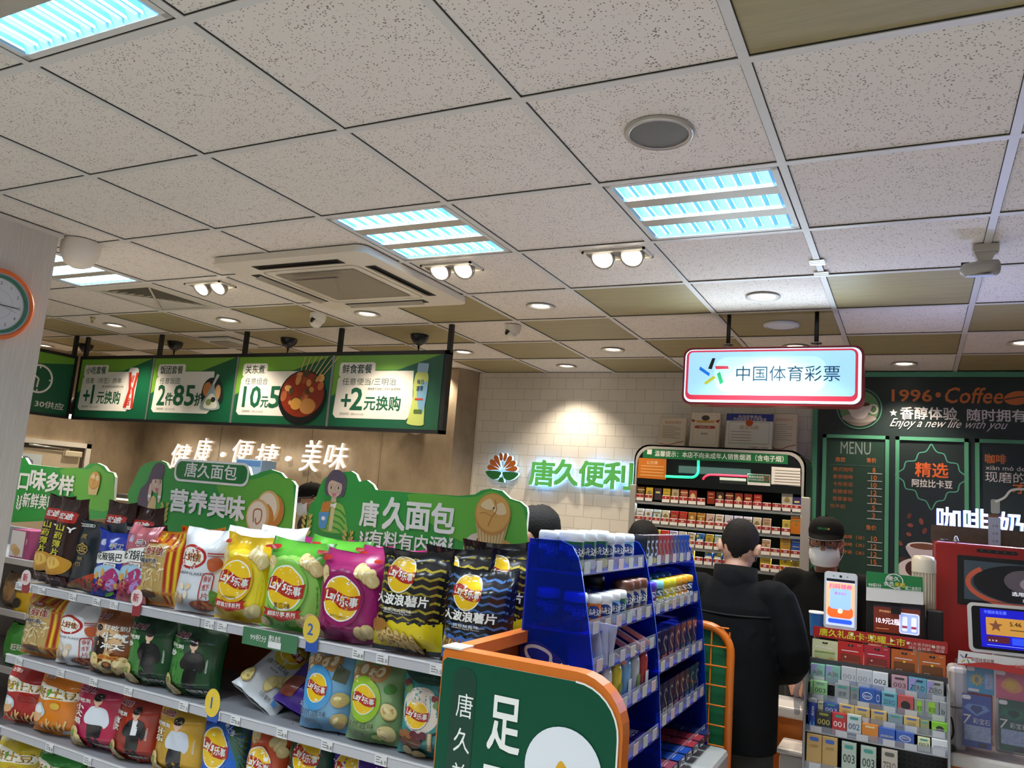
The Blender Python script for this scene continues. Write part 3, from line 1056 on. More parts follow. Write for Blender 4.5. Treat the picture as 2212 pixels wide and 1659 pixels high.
g.sh(circ(cx, cz, .145, n=40), MINT).sh(circ(cx, cz, .138, n=40), MG).sh(circ(cx, cz, .125, n=40), mt('#5d8a5e')).sh(circ(cx, cz, .125, n=20, a0=PI*1.15, a1=PI*1.85), mt('#7f746c'))
g.sh(circ(cx, cz-.07, .11, .03), mt('#a39a96')).sh(blob([(cx-.075, cz+.03), (cx+.075, cz+.03), (cx+.06, cz-.03), (cx+.03, cz-.07), (cx-.03, cz-.07), (cx-.06, cz-.03)]), mt('#d8d2cf')).sh(circ(cx, cz+.028, .07, .016), mt('#4a2f22'))
g.line(circ(cx+.09, cz-.005, .025, .03, n=16), .012, mt('#d8d2cf'), True)
g.obj('board', e)
PXS = [(-0.575,2.303), (-0.153,2.305), (-0.115,2.307), (0.314,2.313), (0.351,2.314)]
PXX = [q[0] for q in PXS]
zt = 2.32
for x0, x1 in ((PXX[0], PXX[1]), (PXX[2], PXX[3]), (PXX[4], PXX[4]+.62)):
    G().box(x0, 5.918, .85, x0+.024, 5.93, zt, MINT).box(x1-.024, 5.918, .85, x1, 5.93, zt, MINT).box(x0, 5.918, zt-.024, x1, 5.93, zt, MINT).box(x0, 5.918, .85, x1, 5.93, .874, MINT).obj('panel_frame', e)
g = G().plane((0, 5.929, 0))
g.sh(rc(PXX[0]+.02, .87, PXX[1]-.02, zt-.02), DG)
g.text('MENU', -0.363,2.23,0.192,0.086, mt('#7d8a88'), 0)
g.text('热饮', -0.4585,2.147,0.063,0.032, OR, .015).text('售价', -0.262,2.15,0.06,0.032, OR, .015, up=0)
a, b = -0.528,2.11
g.line([(a, b), (a+.32, b)], .003, mt('#4b6a60'))
na, nb = -0.441,2.079
pa, pb = -0.245,2.083
qa, qb = -0.437,1.824
dz = (nb-qb)/5
for k, (t, p) in enumerate(zip(('美式咖啡', '拿铁咖啡', '卡布奇诺', '焦糖拿铁', '香草拿铁', '热牛奶', ''), ('8', '10', '10', '12', '12', '5', '3'))):
    if t:
        g.text(t, na-(.03 if k == 5 else 0), nb-k*dz, .032*len(t), .03, mt('#a05a32'), .0, up=0)
    g.text(p, pa, pb-k*dz, .017*len(p), .032, OR, .02, up=0)
    g.line([(pa-.04, pb-k*dz-.022), (pa+.05, pb-k*dz-.022)], .004, WT, up=0)
g.text('售价', -0.2585,1.695,0.063,0.034, OR, .015, up=0)
pa, pb = -0.24,1.622
for k, (t, p) in enumerate(zip(('美式咖啡（冰）', '拿铁咖啡（冰）', '卡布奇诺（冰）', ''), ('10', '12', '12', '15'))):
    if t:
        g.text(t, pa-.16, pb-k*dz, .2, .026, OR, 0, up=0)
    g.text(p, pa, pb-k*dz, .034, .032, OR, .02, up=0)
    g.line([(pa-.04, pb-k*dz-.022), (pa+.05, pb-k*dz-.022)], .004, WT, up=0)
g.obj('price_list', e)
g = G().plane((0, 5.929, 0))
mx = (PXX[2]+PXX[3])/2
g.sh(rc(PXX[2]+.02, .87, PXX[3]-.02, zt-.02), mt('#1a2729', .45))
cz = 0.101,2.062
cz = cz[1]
half = [(0, .22), (.03, .165), (.075, .15), (.095, .1), (.15, .09), (.165, .04), (.215, 0)]
o = half+[(x, -z) for x, z in half[-2::-1]]
o = o+[(-x, z) for x, z in o[-2:0:-1]]
g.line([(mx+x, cz+z) for x, z in curve(o+[o[0]], 3)], .007, mt('#4f9e88'))
g.text('精选', 0.101,2.1035,0.192,0.095, mt('#cf5f2c'), .03).text('阿拉比卡豆', 0.1035,2.0135,0.235,0.051, WT, .03, up=0)
R = random.Random(3)
for k in range(11):
    x, z = mx+R.uniform(-.2, .1), cz-.27-k*.03
    g.sh(circ(x, z, R.uniform(.015, .028), .013, 12, R.uniform(0, 3)), mt(R.choice(['#6b3528', '#7c4334', '#55302a'])), up=.2)
g.sh(rc(PXX[2]+.024, .88, PXX[3]-.024, 1.52), mt('#3a2723', .5, nz=.2, sc=60))
for k in range(40):
    g.sh(circ(mx+R.uniform(-.2, .2), R.uniform(1.0, 1.5), .02, .013, 10, R.uniform(0, 3)), mt(R.choice(['#3f2620', '#553329', '#2c1b18'])), up=.1)
a, b = 0.059,1.572
g.sh(circ(a, b-.13, .16, .085), mt('#c9c3c6')).sh(circ(a-.06, b-.12, .05, .05), mt('#3f2620'))
g.sh(blob([(a-.1, b+.03), (a+.1, b+.03), (a+.08, b-.06), (a+.04, b-.14), (a-.03, b-.14), (a-.07, b-.06)]), mt('#b9b0bb')).sh(circ(a, b+.03, .1, .026), mt('#d8d0d6')).sh(circ(a, b+.028, .085, .02), mt('#6b4434'))
g.line(circ(a+.1, b-.02, .05, .055, n=16), .02, mt('#b9b0bb'), True)
g.obj('bean_panel', e)
g = G().plane((0, 5.929, 0))
g.sh(rc(PXX[4]+.02, .87, PXX[4]+.6, zt-.02), mt('#1a2b30', .45))
g.text('咖啡', 0.4645,2.1945,0.115,0.059, OR, .04)
g.text('xiàn mó de', 0.516,2.1375,0.214,0.029, WT, .0, up=0).text('现磨的', 0.5155,2.079,0.219,0.068, WT, 0, up=0).text('才', 0.5895,2.016,0.069,0.07, OR, .03, up=0)
a, b = 0.461,1.891
g.sh(rr(a, b, .05, .09, .01), mt('#7f8b92')).line(curve([(a, b+.03), (a+.05, b+.06), (a+.09, b+.11), (a+.17, b+.12)]), .014, mt('#b5c0c4'))
g.sh(rr(a, b-.2, .16, .3, .03), mt('#5a4032'))
g.obj('grinder_panel', e)

# ---------------------------------------------------------------- cigarette cabinet
CX0, CX1, CF, CT = -1.822, -.638, 5.55, 2.165
e = E('cigarette_cabinet', ((CX0+CX1)/2, 5.75, 0), 'tall black cigarette cabinet with green notice banner, neon lines and lit shelves', 'cabinet')
CB, SIL = mt('#101614', .35), mt('#b5b3ae', .35, me=.3)
mx, mz = (CX0+CX1)/2, CT/2
R9 = .11
top = [(CX1, .05), (CX1, CT-R9)]+[(CX1-R9+R9*cos(a*PI/12), CT-R9+R9*sin(a*PI/12)) for a in range(7)]+[(CX0+R9-R9*sin(a*PI/12), CT-R9+R9*cos(a*PI/12)) for a in range(7)]+[(CX0, .05)]
g = G()
n = len(top)
g.add([(x, CF, z) for x, z in top]+[(x, 5.955, z) for x, z in top], [(i, i+1, n+i+1, n+i) for i in range(n-1)], CB)
g.add([(CX0, 5.93, .05), (CX1, 5.93, .05), (CX1, 5.93, CT-.05), (CX0, 5.93, CT-.05)], [(0, 1, 2, 3)], mt('#0d2b2a', .5))
g.box(CX0, CF, 0, CX1, 5.95, .9, mt('#1c2422', .5))
g.obj('body', e)
g = G()
ins = [(mx+(x-mx)*.982, (z if z < .1 else CT-.012-(CT-z)*.985)) for x, z in top]
ins2 = [(mx+(x-mx)*.955, (z if z < .1 else CT-.03-(CT-z)*.97)) for x, z in top]
g.add([(x, CF-.006, z) for x, z in ins]+[(x, CF-.006, z) for x, z in ins2], [(i, n+i, n+i+1, i+1) for i in range(n-1)], SIL)
g.box(CX0-.015, CF-.02, .9, CX0+.03, CF+.03, 1.87, SIL, .006).box(CX1-.025, CF-.02, .9, CX1+.03, CF+.03, 1.86, SIL, .006)
g.obj('silver_trim', e)
hp = [(x, z) for x, z in ins2 if z > 1.9]
hp = [(hp[0][0], 1.875)]+hp+[(hp[-1][0], 1.875)]
G().slab(hp, (0, CF, 0), (1, 0, 0), (0, 0, 1), .12, mt('#0c1011', .12)).obj('header_glass', e)
g = G().plane((0, CF-.004, 0))
g.sh([(-1.762,2.14),(-0.756,2.145),(-0.754,2.07),(-1.758,2.066)], mt('#13693a', .4))
g.text('温馨提示：本店不向未成年人销售烟酒（含电子烟）', -1.226,2.103,0.888,0.042, mt('#e6ece8', .4), .02)
g.sh([(-1.727,2.128),(-1.692,2.13),(-1.694,2.093),(-1.728,2.095)], CARD)
g.obj('warning_banner', e)
g = G().plane((0, CF-.003, 0))
g.sh([(-1.789,2.065),(-1.583,2.065),(-1.579,1.919),(-1.792,1.92)], mt('#c4701f', .4))
g.text('公示牌', -1.687,2.0345,0.082,0.027, mt('#f3d9ae'), .01)
for k in range(4):
    a, b = -1.769,2.009
    g.line([(a, b-.022*k), (a+.17, b-.022*k)], .006, mt('#e2b06a'), up=0)
g.obj('notice', e)
g = G().plane((0, CF-.003, 0))
g.sh([(-1.014,1.994),(-0.865,1.993),(-0.863,1.918),(-1.012,1.918)], CARD).sh([(-1.011,1.991),(-0.868,1.99),(-0.866,1.937),(-1.009,1.937)], mt('#1f5a3c'))
g.text('吸烟有害健康', -0.9555,1.9735,0.097,0.015, CARD, 0).text('禁止向未成年人出售电子烟', -0.955,1.955,0.098,0.012, CARD, 0, up=0)
a, b = -0.888,1.967
g.line(circ(a, b, .015, n=14), .004, mt('#b0382c'), True)
g.sh([(-1.201,1.958),(-1.022,1.959),(-1.021,1.918),(-1.199,1.916)], mt('#222725')).sh([(-1.201,1.958),(-1.022,1.959),(-1.022,1.94),(-1.2,1.939)], CARD)
g.obj('notice', e)
g = G().plane((0, CF-.003, 0))
g.sh([(-0.858,2.049),(-0.674,2.047),(-0.671,1.927),(-0.857,1.931)], CARD)
a, b = -0.836,2.026
for k in range(6):
    g.line([(a, b-.019*k), (a+.17, b-.019*k)], .004, mt('#5d5f60' if k not in (3, 4) else '#b4433c'), up=0)
g.obj('notice', e)
g = G().tube([(x, CF-.006, z) for x, z in curve([(-1.583,1.942),(-1.426,1.945),(-1.377,1.951),(-1.353,1.978),(-1.351,2.017),(-1.353,2.066)], 5)], .009, mt('#22f09a', .4, e=1.1), 8)
g.obj('neon_line', e)
g = G().tube([(x, CF-.006, z) for x, z in curve([(-1.315,1.935),(-1.303,1.955),(-1.271,1.97),(-1.217,1.973),(-1.01,1.975)], 5)], .007, mt('#ff3552', .4, e=1.0), 8)
g.obj('neon_line', e)
lamp('AREA', 'neon_glow', (-1.25, CF-.03, 2.0), .25, (.5, 1, .8), rot=(-PI/2+PI, 0, 0), shape='RECTANGLE', size=.5, size_y=.05)
RZ = [(-1.772,1.758)[1], (-1.777,1.602)[1], (-0.66,1.462)[1], (-0.741,1.355)[1]]
SX0, SX1 = (-1.763,1.796)[0], (-0.692,1.793)[0]
STRIP = mt('#d9f4ff', .4, e=1.6)
MS = {'m': '#3f74b8'}
ROWS = [['#6b4a2a', '#d2b136', '#3a3540', '#ccab32', '#b3a284', '#a5493c', '#a0433a', 0, '#8c2f1e', '#4a2a26', '#7c2a2a', '#8a3328', '#8f2a1c', '#a82a22', 0, 0, '#b5b3a3', '#2a2a6c'],
        ['#dfe3e6', '#dfe3e6', '#c5dde6', '#d3d1b6', '#b5322a', '#b5322a', '#a8722a', '#a8722a', '#c6afa0', '#ddd3c8', '#ccccd8', '#dadaef', '#dfdcee', '#d3c8aa', '#bf9f84', 0, '#c4ad48', '#d07a1c'],
        [1, 1, '#d8c23c', '#d13a2e', '#bdb7d6', '#dbd3b8', '#dbd0b6', 'm', '#c0a035', '#94bfc4', '#d9dde0', 1, 1, 1, '#cba98e', 0, '#b58a2e', '#2b56ad'],
        [1]*6+['#d6c52c', 0, 'm', 'm', '#c9c9c4', 1, 1, 1, '#c2a437', 0, '#d8c02c', '#bfa63a']]
CN = {'#6b4a2a': 'brown and gold', '#d2b136': 'gold', '#3a3540': 'dark grey', '#ccab32': 'yellow', '#b3a284': 'beige', '#a5493c': 'rust red', '#a0433a': 'brick red', '#8c2f1e': 'dark red and gold', '#4a2a26': 'dark brown',
      '#7c2a2a': 'maroon', '#8a3328': 'brown red', '#8f2a1c': 'red and gold', '#a82a22': 'bright red', '#b5b3a3': 'tall grey', '#2a2a6c': 'dark blue', '#dfe3e6': 'white', '#c5dde6': 'pale blue', '#d3d1b6': 'pale cream',
      '#b5322a': 'plain red', '#a8722a': 'gold over red', '#c6afa0': 'white with red sketch', '#ddd3c8': 'off white', '#ccccd8': 'silver white', '#dadaef': 'white and violet', '#dfdcee': 'lilac white', '#d3c8aa': 'cream',
      '#bf9f84': 'tan', '#c4ad48': 'shiny gold', '#d07a1c': 'large orange', '#d8c23c': 'yellow', '#d13a2e': 'red', '#bdb7d6': 'lilac', '#dbd3b8': 'cream', '#dbd0b6': 'ivory', 'm': 'blue and green patterned', '#c0a035': 'gold with green dot',
      '#94bfc4': 'teal', '#d9dde0': 'white', '#cba98e': 'cream and red', '#b58a2e': 'large gold', '#2b56ad': 'large blue', '#d6c52c': 'yellow', '#c9c9c4': 'pale grey', '#c2a437': 'large gold', '#d8c02c': 'tall yellow', '#bfa63a': 'dull gold'}
TAGR = mt('#a52a24', .5)
packs = []
for r, zb in enumerate(RZ):
    g = G().box(CX0+.01, CF+.005, zb-.022, CX1-.01, 5.93, zb-.004, mt('#23292b', .4)).box(CX0+.01, CF, zb-.02, CX1-.01, CF+.006, zb-.002, mt('#8f9494', .4))
    g.obj('shelf', e)
    if r:
        up_ = RZ[r-1]-.0205
        G().box(CX0+.03, CF+.012, up_, CX1-.03, CF+.03, up_+.004, STRIP).obj('led_strip', e)
        lamp('AREA', 'cabinet_strip_light', (mx, CF+.03, up_-.004), 1.5, (.86, .96, 1), rot=(-.25, 0, 0), shape='RECTANGLE', size=1.1, size_y=.015)
    for i, c in enumerate(ROWS[r]):
        if c == 1:
            continue
        num = r*18+i+1
        x = SX0+(SX1-SX0)*i/17
        if num not in (3, 9, 36):
            g = G().box(x-.027, CF-.006, zb, x+.027, CF+.001, zb+.048, WH, .002)
            g.box(x-.027, CF-.0068, zb+.024, x+.027, CF-.005, zb+.044, TAGR)
            g.plane((0, CF-.007, 0)).text(str(num), x, zb+.034, 0, .014, WH, .02)
            g.obj('number_tag', e)
        if c == 0:
            continue
        big = num in (36, 53, 54, 17, 69, 71)
        w, h = (.07, .115) if big else (.052, .088)
        if r == 0 and num in (8,):
            continue
        col = '#3f74b8' if c == 'm' else c
        g = G().box(x-w/2, CF+.012, zb+.012, x+w/2, CF+.036, zb+.012+h, mt(col, .3), .0015).plane((x, CF+.0118, zb+.012))
        R = random.Random(num)
        k = num % 5
        lt = mt('#d9c58a' if col < '#b' else '#8e7b4a', .35)
        if c == 'm':
            for q in range(7):
                g.sh(circ(R.uniform(-.02, .02), R.uniform(.02, .08), .011, .008, 8, 1), mt(R.choice(['#2f9e8a', '#d8d23c', '#1c3f86', '#7dbb3f']), .3), up=.3)
            g.sh(rc(-.02, .035, .02, .05), WH)
        elif c in ('#c6afa0', '#ccccd8'):
            g.line(curve([(-.015, .03), (0, .05), (.012, .045), (.018, .065)]), .006, mt('#7d3c33'))
        elif k == 0:
            g.sh(circ(0, h*.6, .012), lt).sh(rc(-.018, h*.36, .018, h*.42), lt)
        elif k == 1:
            g.sh(rc(-w/2, h*.72, w/2, h*.8), lt).text('中华', 0, h*.6, .024, .012, lt, 0) if r == 0 else g.sh(rc(-w/2, h*.72, w/2, h*.8), lt).sh(circ(0, h*.55, .009), lt)
        elif k == 2:
            g.sh(blob([(-.018, h*.5), (0, h*.75), (.018, h*.5), (0, h*.42)]), lt)
        elif k == 3:
            g.sh(rc(-.016, h*.55, .016, h*.7), lt).sh(rc(-.02, h*.84, .02, h*.87), mt('#8a3a30'))
        else:
            g.line([(-w*.3, h*.5), (w*.3, h*.5)], .004, lt).line([(-w*.3, h*.78), (w*.3, h*.78)], .004, lt)
        o = g.obj('cigarette_pack', org=(x, CF+.024, zb+.012))
        where = 'above number tag %d' % num if num not in (3, 9, 36) else {3: 'between tags 2 and 4, with no tag', 9: 'between tags 8 and 10, with no tag', 36: 'right of number tag 35'}[num]
        T(o, '%s cigarette pack %s' % (CN[c], where), 'cigarettes', 'cigarette packs in the cabinet')

# framed papers standing on the cabinet
zc0 = CT
CERT = [([(-1.695,2.396),(-1.496,2.397),(-1.527,2.174),(-1.734,2.197)], 'c', 'leftmost cream certificate with red heading leaning on the cabinet top'),
        ([(-1.478,2.445),(-1.249,2.44),(-1.282,2.194),(-1.5,2.199)], 'r', 'framed certificate with ribbon emblem standing on the cabinet top'),
        ([(-1.222,2.437),(-0.88,2.437),(-0.885,2.2),(-1.239,2.192)], 'b', 'wide licence certificate with a dark blue heading on the cabinet top'),
        ([(-0.938,2.456),(-0.721,2.454),(-0.729,2.192),(-0.93,2.183)], 'd', 'rightmost framed certificate half hidden behind the blue-headed licence')]
for pg, k, lb in CERT:
    xs = [a for a, b in pg]
    zs = [b for a, b in pg]
    xa, xb, zt = min(xs)+.02, max(xs)-.01, max(zs)
    yy = 5.74 if k != 'd' else 5.8
    hh = zt-zc0-.001
    wv = xb-xa
    e2 = E('framed_certificate', ((xa+xb)/2, yy, zc0+.001), lb, 'certificate', 'certificates on the cigarette cabinet')
    lean = MX.Translation(((xa+xb)/2, yy, zc0+.002)) @ MX.Rotation(-.16, 4, 'X')
    g = G()
    g.X = lean
    fc = mt({'c': '#cfc6b4', 'r': '#b9b2a2', 'b': '#cfd3d3', 'd': '#b5ae9f'}[k], .35)
    g.box(-wv/2, 0, 0, wv/2, .012, hh, fc, .003)
    g.obj('frame', e2)
    g = G()
    g.X = lean
    g.plane((0, -.001, 0))
    g.sh(rc(-wv/2+.008, .01, wv/2-.008, hh-.008), mt({'c': '#ddd3c2', 'r': '#e3dccd', 'b': '#dfe3df', 'd': '#ddd5c6'}[k], .3))
    tx, rd = mt('#8b8378'), mt('#b0483a')
    if k == 'b':
        g.sh(rc(-wv/2, hh*.8, wv/2, hh), mt('#24348a', .4)).text('本店所售商品', 0, hh*.92, wv*.5, .022, CARD, .01).text('不向未成年人出售烟酒', 0, hh*.845, wv*.7, .024, CARD, .01, up=0)
        g.line(rc(-wv/2+.025, .05, wv/2-.025, hh*.77), .004, mt('#8e949c'), True)
        g.sh(circ(0, hh*.75, .026, n=16), mt('#c5562c')).text('营业执照', 0, hh*.62, wv*.4, .028, mt('#b49b62'), .0)
        for q in range(4):
            g.line([(-wv*.38, hh*(.5-.08*q)), (wv*.05, hh*(.5-.08*q))], .004, tx, up=0)
        g.sh(rc(-.02, .004, wv*.46, .04), CARD).text('C 中国烟草  C 中国烟草', wv*.22, .022, wv*.42, .014, BK, .0)
    elif k == 'r':
        g.line(rc(-wv/2+.025, .028, wv/2-.025, hh-.025), .003, mt('#c5ab7d'), True)
        g.sh([(-.07, hh*.76), (.07, hh*.76), (.06, hh*.7), (-.06, hh*.7)], mt('#d2a24c')).sh(circ(0, hh*.83, .03, .02), mt('#4a4440')).sh(rr(0, hh*.58, .15, .022, .01), rd).text('物流之星', 0, hh*.58, .08, .013, CARD, 0).text('物流店', 0, hh*.4, .05, .016, BK, .0)
        for s in (-1, 1):
            g.sh([(s*.07, hh*.75), (s*.105, hh*.8), (s*.095, hh*.7)], mt('#a03c30'), up=0)
    else:
        g.text('食品安全承诺书' if k == 'c' else '食品安全监督公示卡', 0, hh*.83, wv*.6, .02, rd, .01)
        for q in range(8):
            g.line([(-wv*.36, hh*(.7-.055*q)), (wv*(.3 if q % 3 else .1), hh*(.7-.055*q))], .003, tx, up=0)
        g.line(curve([(-wv*.45, hh*.12), (-wv*.1, hh*.08), (wv*.2, hh*.16), (wv*.45, hh*.2)]), .006, mt('#a9543f'))
    g.obj('paper', e2)

# ---------------------------------------------------------------- snack gondola
GX0, GX1, GF, GB = -3.215, -1.005, 2.03, 2.52
STEEL = mt('#9fa0a6', .4, me=.2)
STL = mt('#b9bac0', .35, me=.2)
OBK = mt('#b5531a', .5)
SH = [1.197, .917, .65, .385]
gon = E('snack_gondola', ((GX0+GX1)/2, 2.3, 0), 'long grey snack shelving with price strips, filled with chip bags', 'shelving')
G().box(GX0, 2.5, 0, GX1, 2.52, 1.33, OBK).obj('back_panel', gon)
for x in (GX0, -2.19, -1.2):
    G().box(x, 2.47, 0, x+.025, 2.52, 1.36, STEEL).obj('post', gon)
G().box(GX0, 2.06, 0, GX1, 2.5, .12, STEEL).obj('base', gon)
for z in SH:
    for x0, x1 in ((GX0, -2.18), (-2.176, GX1)):
        b = G().box(x0, GF+.005, z-.014, x1, 2.5, z+.004, STEEL).obj('shelf', gon)
        G().box(x0, GF-.004, z-.016, x1, GF+.006, z+.018, STL, .003).box(x0, GF-.006, z+.013, x1, GF-.003, z+.017, mt('#d5d6da', .3)).obj('price_strip', b)
R = random.Random(11)
PAPER = mt('#d7d7d6', .5)
def tag_at(x, z, w=.042, h=.028):
    g = G().box(x-w/2, GF-.0075, z-h/2, x+w/2, GF-.0062, z+h/2, PAPER).plane((0, GF-.0076, 0))
    gr = mt('#77777a')
    for k in range(3):
        g.line([(x-w*.4, z+h*(.3-.25*k)), (x-w*.4+w*R.uniform(.3, .5), z+h*(.3-.25*k))], .0028, gr, up=0)
    g.text(R.choice(['3.5', '6.9', '7.5', '8.8', '9.9', '5.0']), x+w*.24, z-h*.12, 0, h*.4, mt('#55565a'), 0)
    g.obj('price_label', gon)
for k, xs in enumerate(((-3.2, -3.14, -3.05, -2.86, -2.72, -2.62, -2.13, -2.07, -1.79, -1.5, -1.41, -1.22),
                        (-3.12, -2.86, -2.67, -2.48, -2.2, -2.05, -1.96, -1.76, -1.58, -1.38), (-3.19, -2.86, -2.64, -2.3, -1.9, -1.5))):
    for x in xs:
        tag_at(x, SH[k])
def talker(x, z, r, face, txt, tcol, ry=0, stem='#8e2f35'):
    g = G().slab(circ(x, z, r, ry or r, 20), (0, GF-.012, 0), (1, 0, 0), (0, 0, 1), .0012, mt(face, .4))
    g.box(x-r*.5, GF-.0112, SH[0]-.02 if z > 1 else SH[1]-.02, x+r*.9, GF-.0098, z-r*.5, mt(stem, .4)).plane((0, GF-.012, 0))
    g.text(txt, x-r*.1, z, 0, r*1.0, mt(tcol), .02)
    g.obj('shelf_talker', gon)
talker(-3.155, 1.237, .03, '#d9c6c6', '新', '#b03038')
talker(-2.5, 1.24, .03, '#d9c6c6', '新', '#b03038')
talker(-1.685, 1.245, .034, '#d2b545', '2', '#2c56a8', .042, '#2a4fa0')
talker(-2.065, .955, .034, '#dcbd3c', '1', '#2c56a8', .045, '#2a4fa0')
g = G().box(-1.97, GF-.011, 1.16, -1.735, GF-.0098, 1.215, mt('#3f6f4c', .45)).plane((0, GF-.0112, 0))
g.text('99积分', -1.9, 1.187, .07, .02, CARD, .01).text('唐久会员', -1.83, 1.195, .05, .018, CARD, .02).sh(rc(-1.855, 1.165, -1.8, 1.185), PAPER)
g.obj('shelf_talker', gon)

# ------------------------------------------------ bags
def sm(t):
    t = max(0, min(1, t))
    return t*t*(3-2*t)


def bagmap(w, h, d, seed, lean=0.):
    R = random.Random(seed)
    a = [R.uniform(-1, 1) for _ in range(10)]

    def pos(u, v, side):
        s = max(-1, min(1, 2*u/w))
        t = max(0, min(1, v/h))
        e = max(0, 1-abs(s)**2.4)**.62
        bt = sm(t/.2)*sm((1-t)/.24)
        fl = (1-bt)
        y = d*e*(.12+.88*bt)
        wr = noise.noise(V((s*2.2+seed*3.1, t*3.+seed, side*2)))*.012*e + abs(noise.noise(V((s*5+seed, t*2.2, seed*1.7))))*.012*fl*e
        wr += .0035*sin(s*9+a[0]*3+t*5)*fl*e
        cr = (.010*sin(s*3.1+a[1]*3)+.005*sin(s*7+a[2]*3))*sm((t-.8)/.2)
        x = s*w/2*(1-.085*sin(PI*min(1, max(0, t)))**.7)+.004*a[3]*sin(t*6)
        z = t*h-.016*abs(s)**3*(1-sm(t/.12))*0+.012*(abs(s)**2)*sm((t-.85)/.15)*(1+.6*a[5]*s)
        return V((x, side*(y+wr)+cr+lean*z-.02*sm((t-.9)/.1)*a[4], z))

    def f(u, v, l, side=-1):
        p = pos(u, v, side)
        if not l:
            return p
        q = w*.02
        du = pos(u+q, v, side)-pos(u-q, v, side)
        dv = pos(u, v+q, side)-pos(u, v-q, side)
        n = du.cross(dv)
        if n.length < 1e-12:
            n = V((0, -1, 0))
        n.normalize()
        return p+n*(l*.00035)
    return f


def bag(name, w, h, d, base, design, seed, x, y, z, lean=.0, nu=20, nv=26):
    f = bagmap(w, h, d, seed, lean)
    g = G()
    vs, fs = [], []
    for side in (-1, 1):
        b = len(vs)
        for j in range(nv+1):
            for i in range(nu+1):
                s = i/nu*2-1
                s = math.copysign(1-(1-abs(s))**1.5, s)
                vs.append(f(s*w/2, j/nv*h, 0, side))
        for j in range(nv):
            for i in range(nu):
                a = b+j*(nu+1)+i
                q = (a, a+1, a+nu+2, a+nu+1)
                fs.append(q if side < 0 else q[::-1])
    g.add(vs, fs, base, True)
    g.map, g.drape, g.l = f, .022, 0
    design(g, w, h)
    g.v = [V(p)+V((x, y, z)) for p in g.v]
    g.drape = 0
    return g.obj(name, org=(x, y, z))


FILM = .22
def fm(c): return mt(c, FILM, sp=.6)


YEL, RED, WHT, CHIP, CHIP2 = fm('#e3b91c'), fm('#a8241d'), fm('#ecece6'), fm('#d9c389'), fm('#b8975a')


def logo(g, cx, cy, R, ring=None, rr_=1.45):
    if ring:
        g.sh(circ(cx, cy, R*rr_, R*rr_*1.12, 30), ring)
        g.l += 1
    g.sh(circ(cx, cy, R*1.07, R*1.1, 30), WHT).sh(circ(cx, cy, R, R*1.03, 30), YEL)
    top = curve([(-1.06, .36), (-.6, .5), (-.1, .32), (.5, .16), (1.0, .22), (1.1, .3)], 4)
    bot = curve([(1.06, -.42), (.6, -.5), (.1, -.42), (-.4, -.2), (-.8, -.18), (-1.08, -.3)], 4)
    g.sh([(cx+a*R, cy+b*R) for a, b in top+bot], RED)
    g.l += 1
    g.text("Lay's", cx-.42*R, cy+.06*R, R*.98, R*.62, WHT, .035, shear=.15, rot=-.05).text('乐事', cx+.53*R, cy-.1*R, R*.86, R*.46, WHT, .03, rot=-.05, up=0)


def chips(g, pts, r, c=None):
    R = random.Random(int(r*9999))
    for k, (x, y) in enumerate(pts):
        rt = R.uniform(0, 3)
        g.sh(circ(x, y, r, r*.8, 16, rt), CHIP2, up=1).sh(circ(x, y+r*.06, r*.93, r*.72, 16, rt), c or CHIP)
        g.sh(circ(x-r*.2, y+r*.15, r*.45, r*.2, 12, rt), fm('#e6d6a3'))


def lays(ring, txt, sub, banner=True, chipc=None, light=None):
    def f(g, w, h):
        if light:
            g.sh(blob([(-.44*w, .12*h), (0, .05*h), (.4*w, .12*h), (.44*w, .5*h), (.25*w, .78*h), (-.1*w, .86*h), (-.42*w, .7*h)]), light)
        chips(g, [(-.36*w, .76*h), (-.3*w, .68*h)], .1*w)
        chips(g, [(.2*w, .82*h), (.27*w, .79*h), (.33*w, .76*h), (.37*w, .72*h)], .1*w)
        chips(g, [(.26*w, .13*h), (.36*w, .16*h)], .1*w)
        chips(g, [(-.36*w, .1*h)], .09*w)
        logo(g, -.03*w, .5*h, .265*w, ring, 1.2)
        g.text(sub, -.05*w, .3*h, .26*w, 0, fm('#4a3a1c'), 0)
        if banner:
            g.sh([(-.34*w, .27*h), (-.05*w, .235*h), (.26*w, .27*h), (.22*w, .23*h), (.25*w, .19*h), (-.05*w, .155*h), (-.33*w, .19*h), (-.3*w, .23*h)], RED)
            g.text(txt, -.045*w, .212*h, .44*w, .045*h, WHT, .02)
        g.sh(rr(-.36*w, .9*h, .14*w, .04*h, .008), RED).sh(rr(.38*w, .9*h, .12*w, .03*h, .006), RED, up=0)
    return f


def zig(g, w, h, c, v0, v1, n, thick=.05):
    k = 0
    v = v0
    while v < v1:
        pts = [(-.49*w+.98*w*i/n, v*h+(.028*h if i % 2 else 0)) for i in range(n+1)]
        g.line(pts, thick*h*.5, c, up=0 if k else 1)
        v += thick*1.6
        k += 1


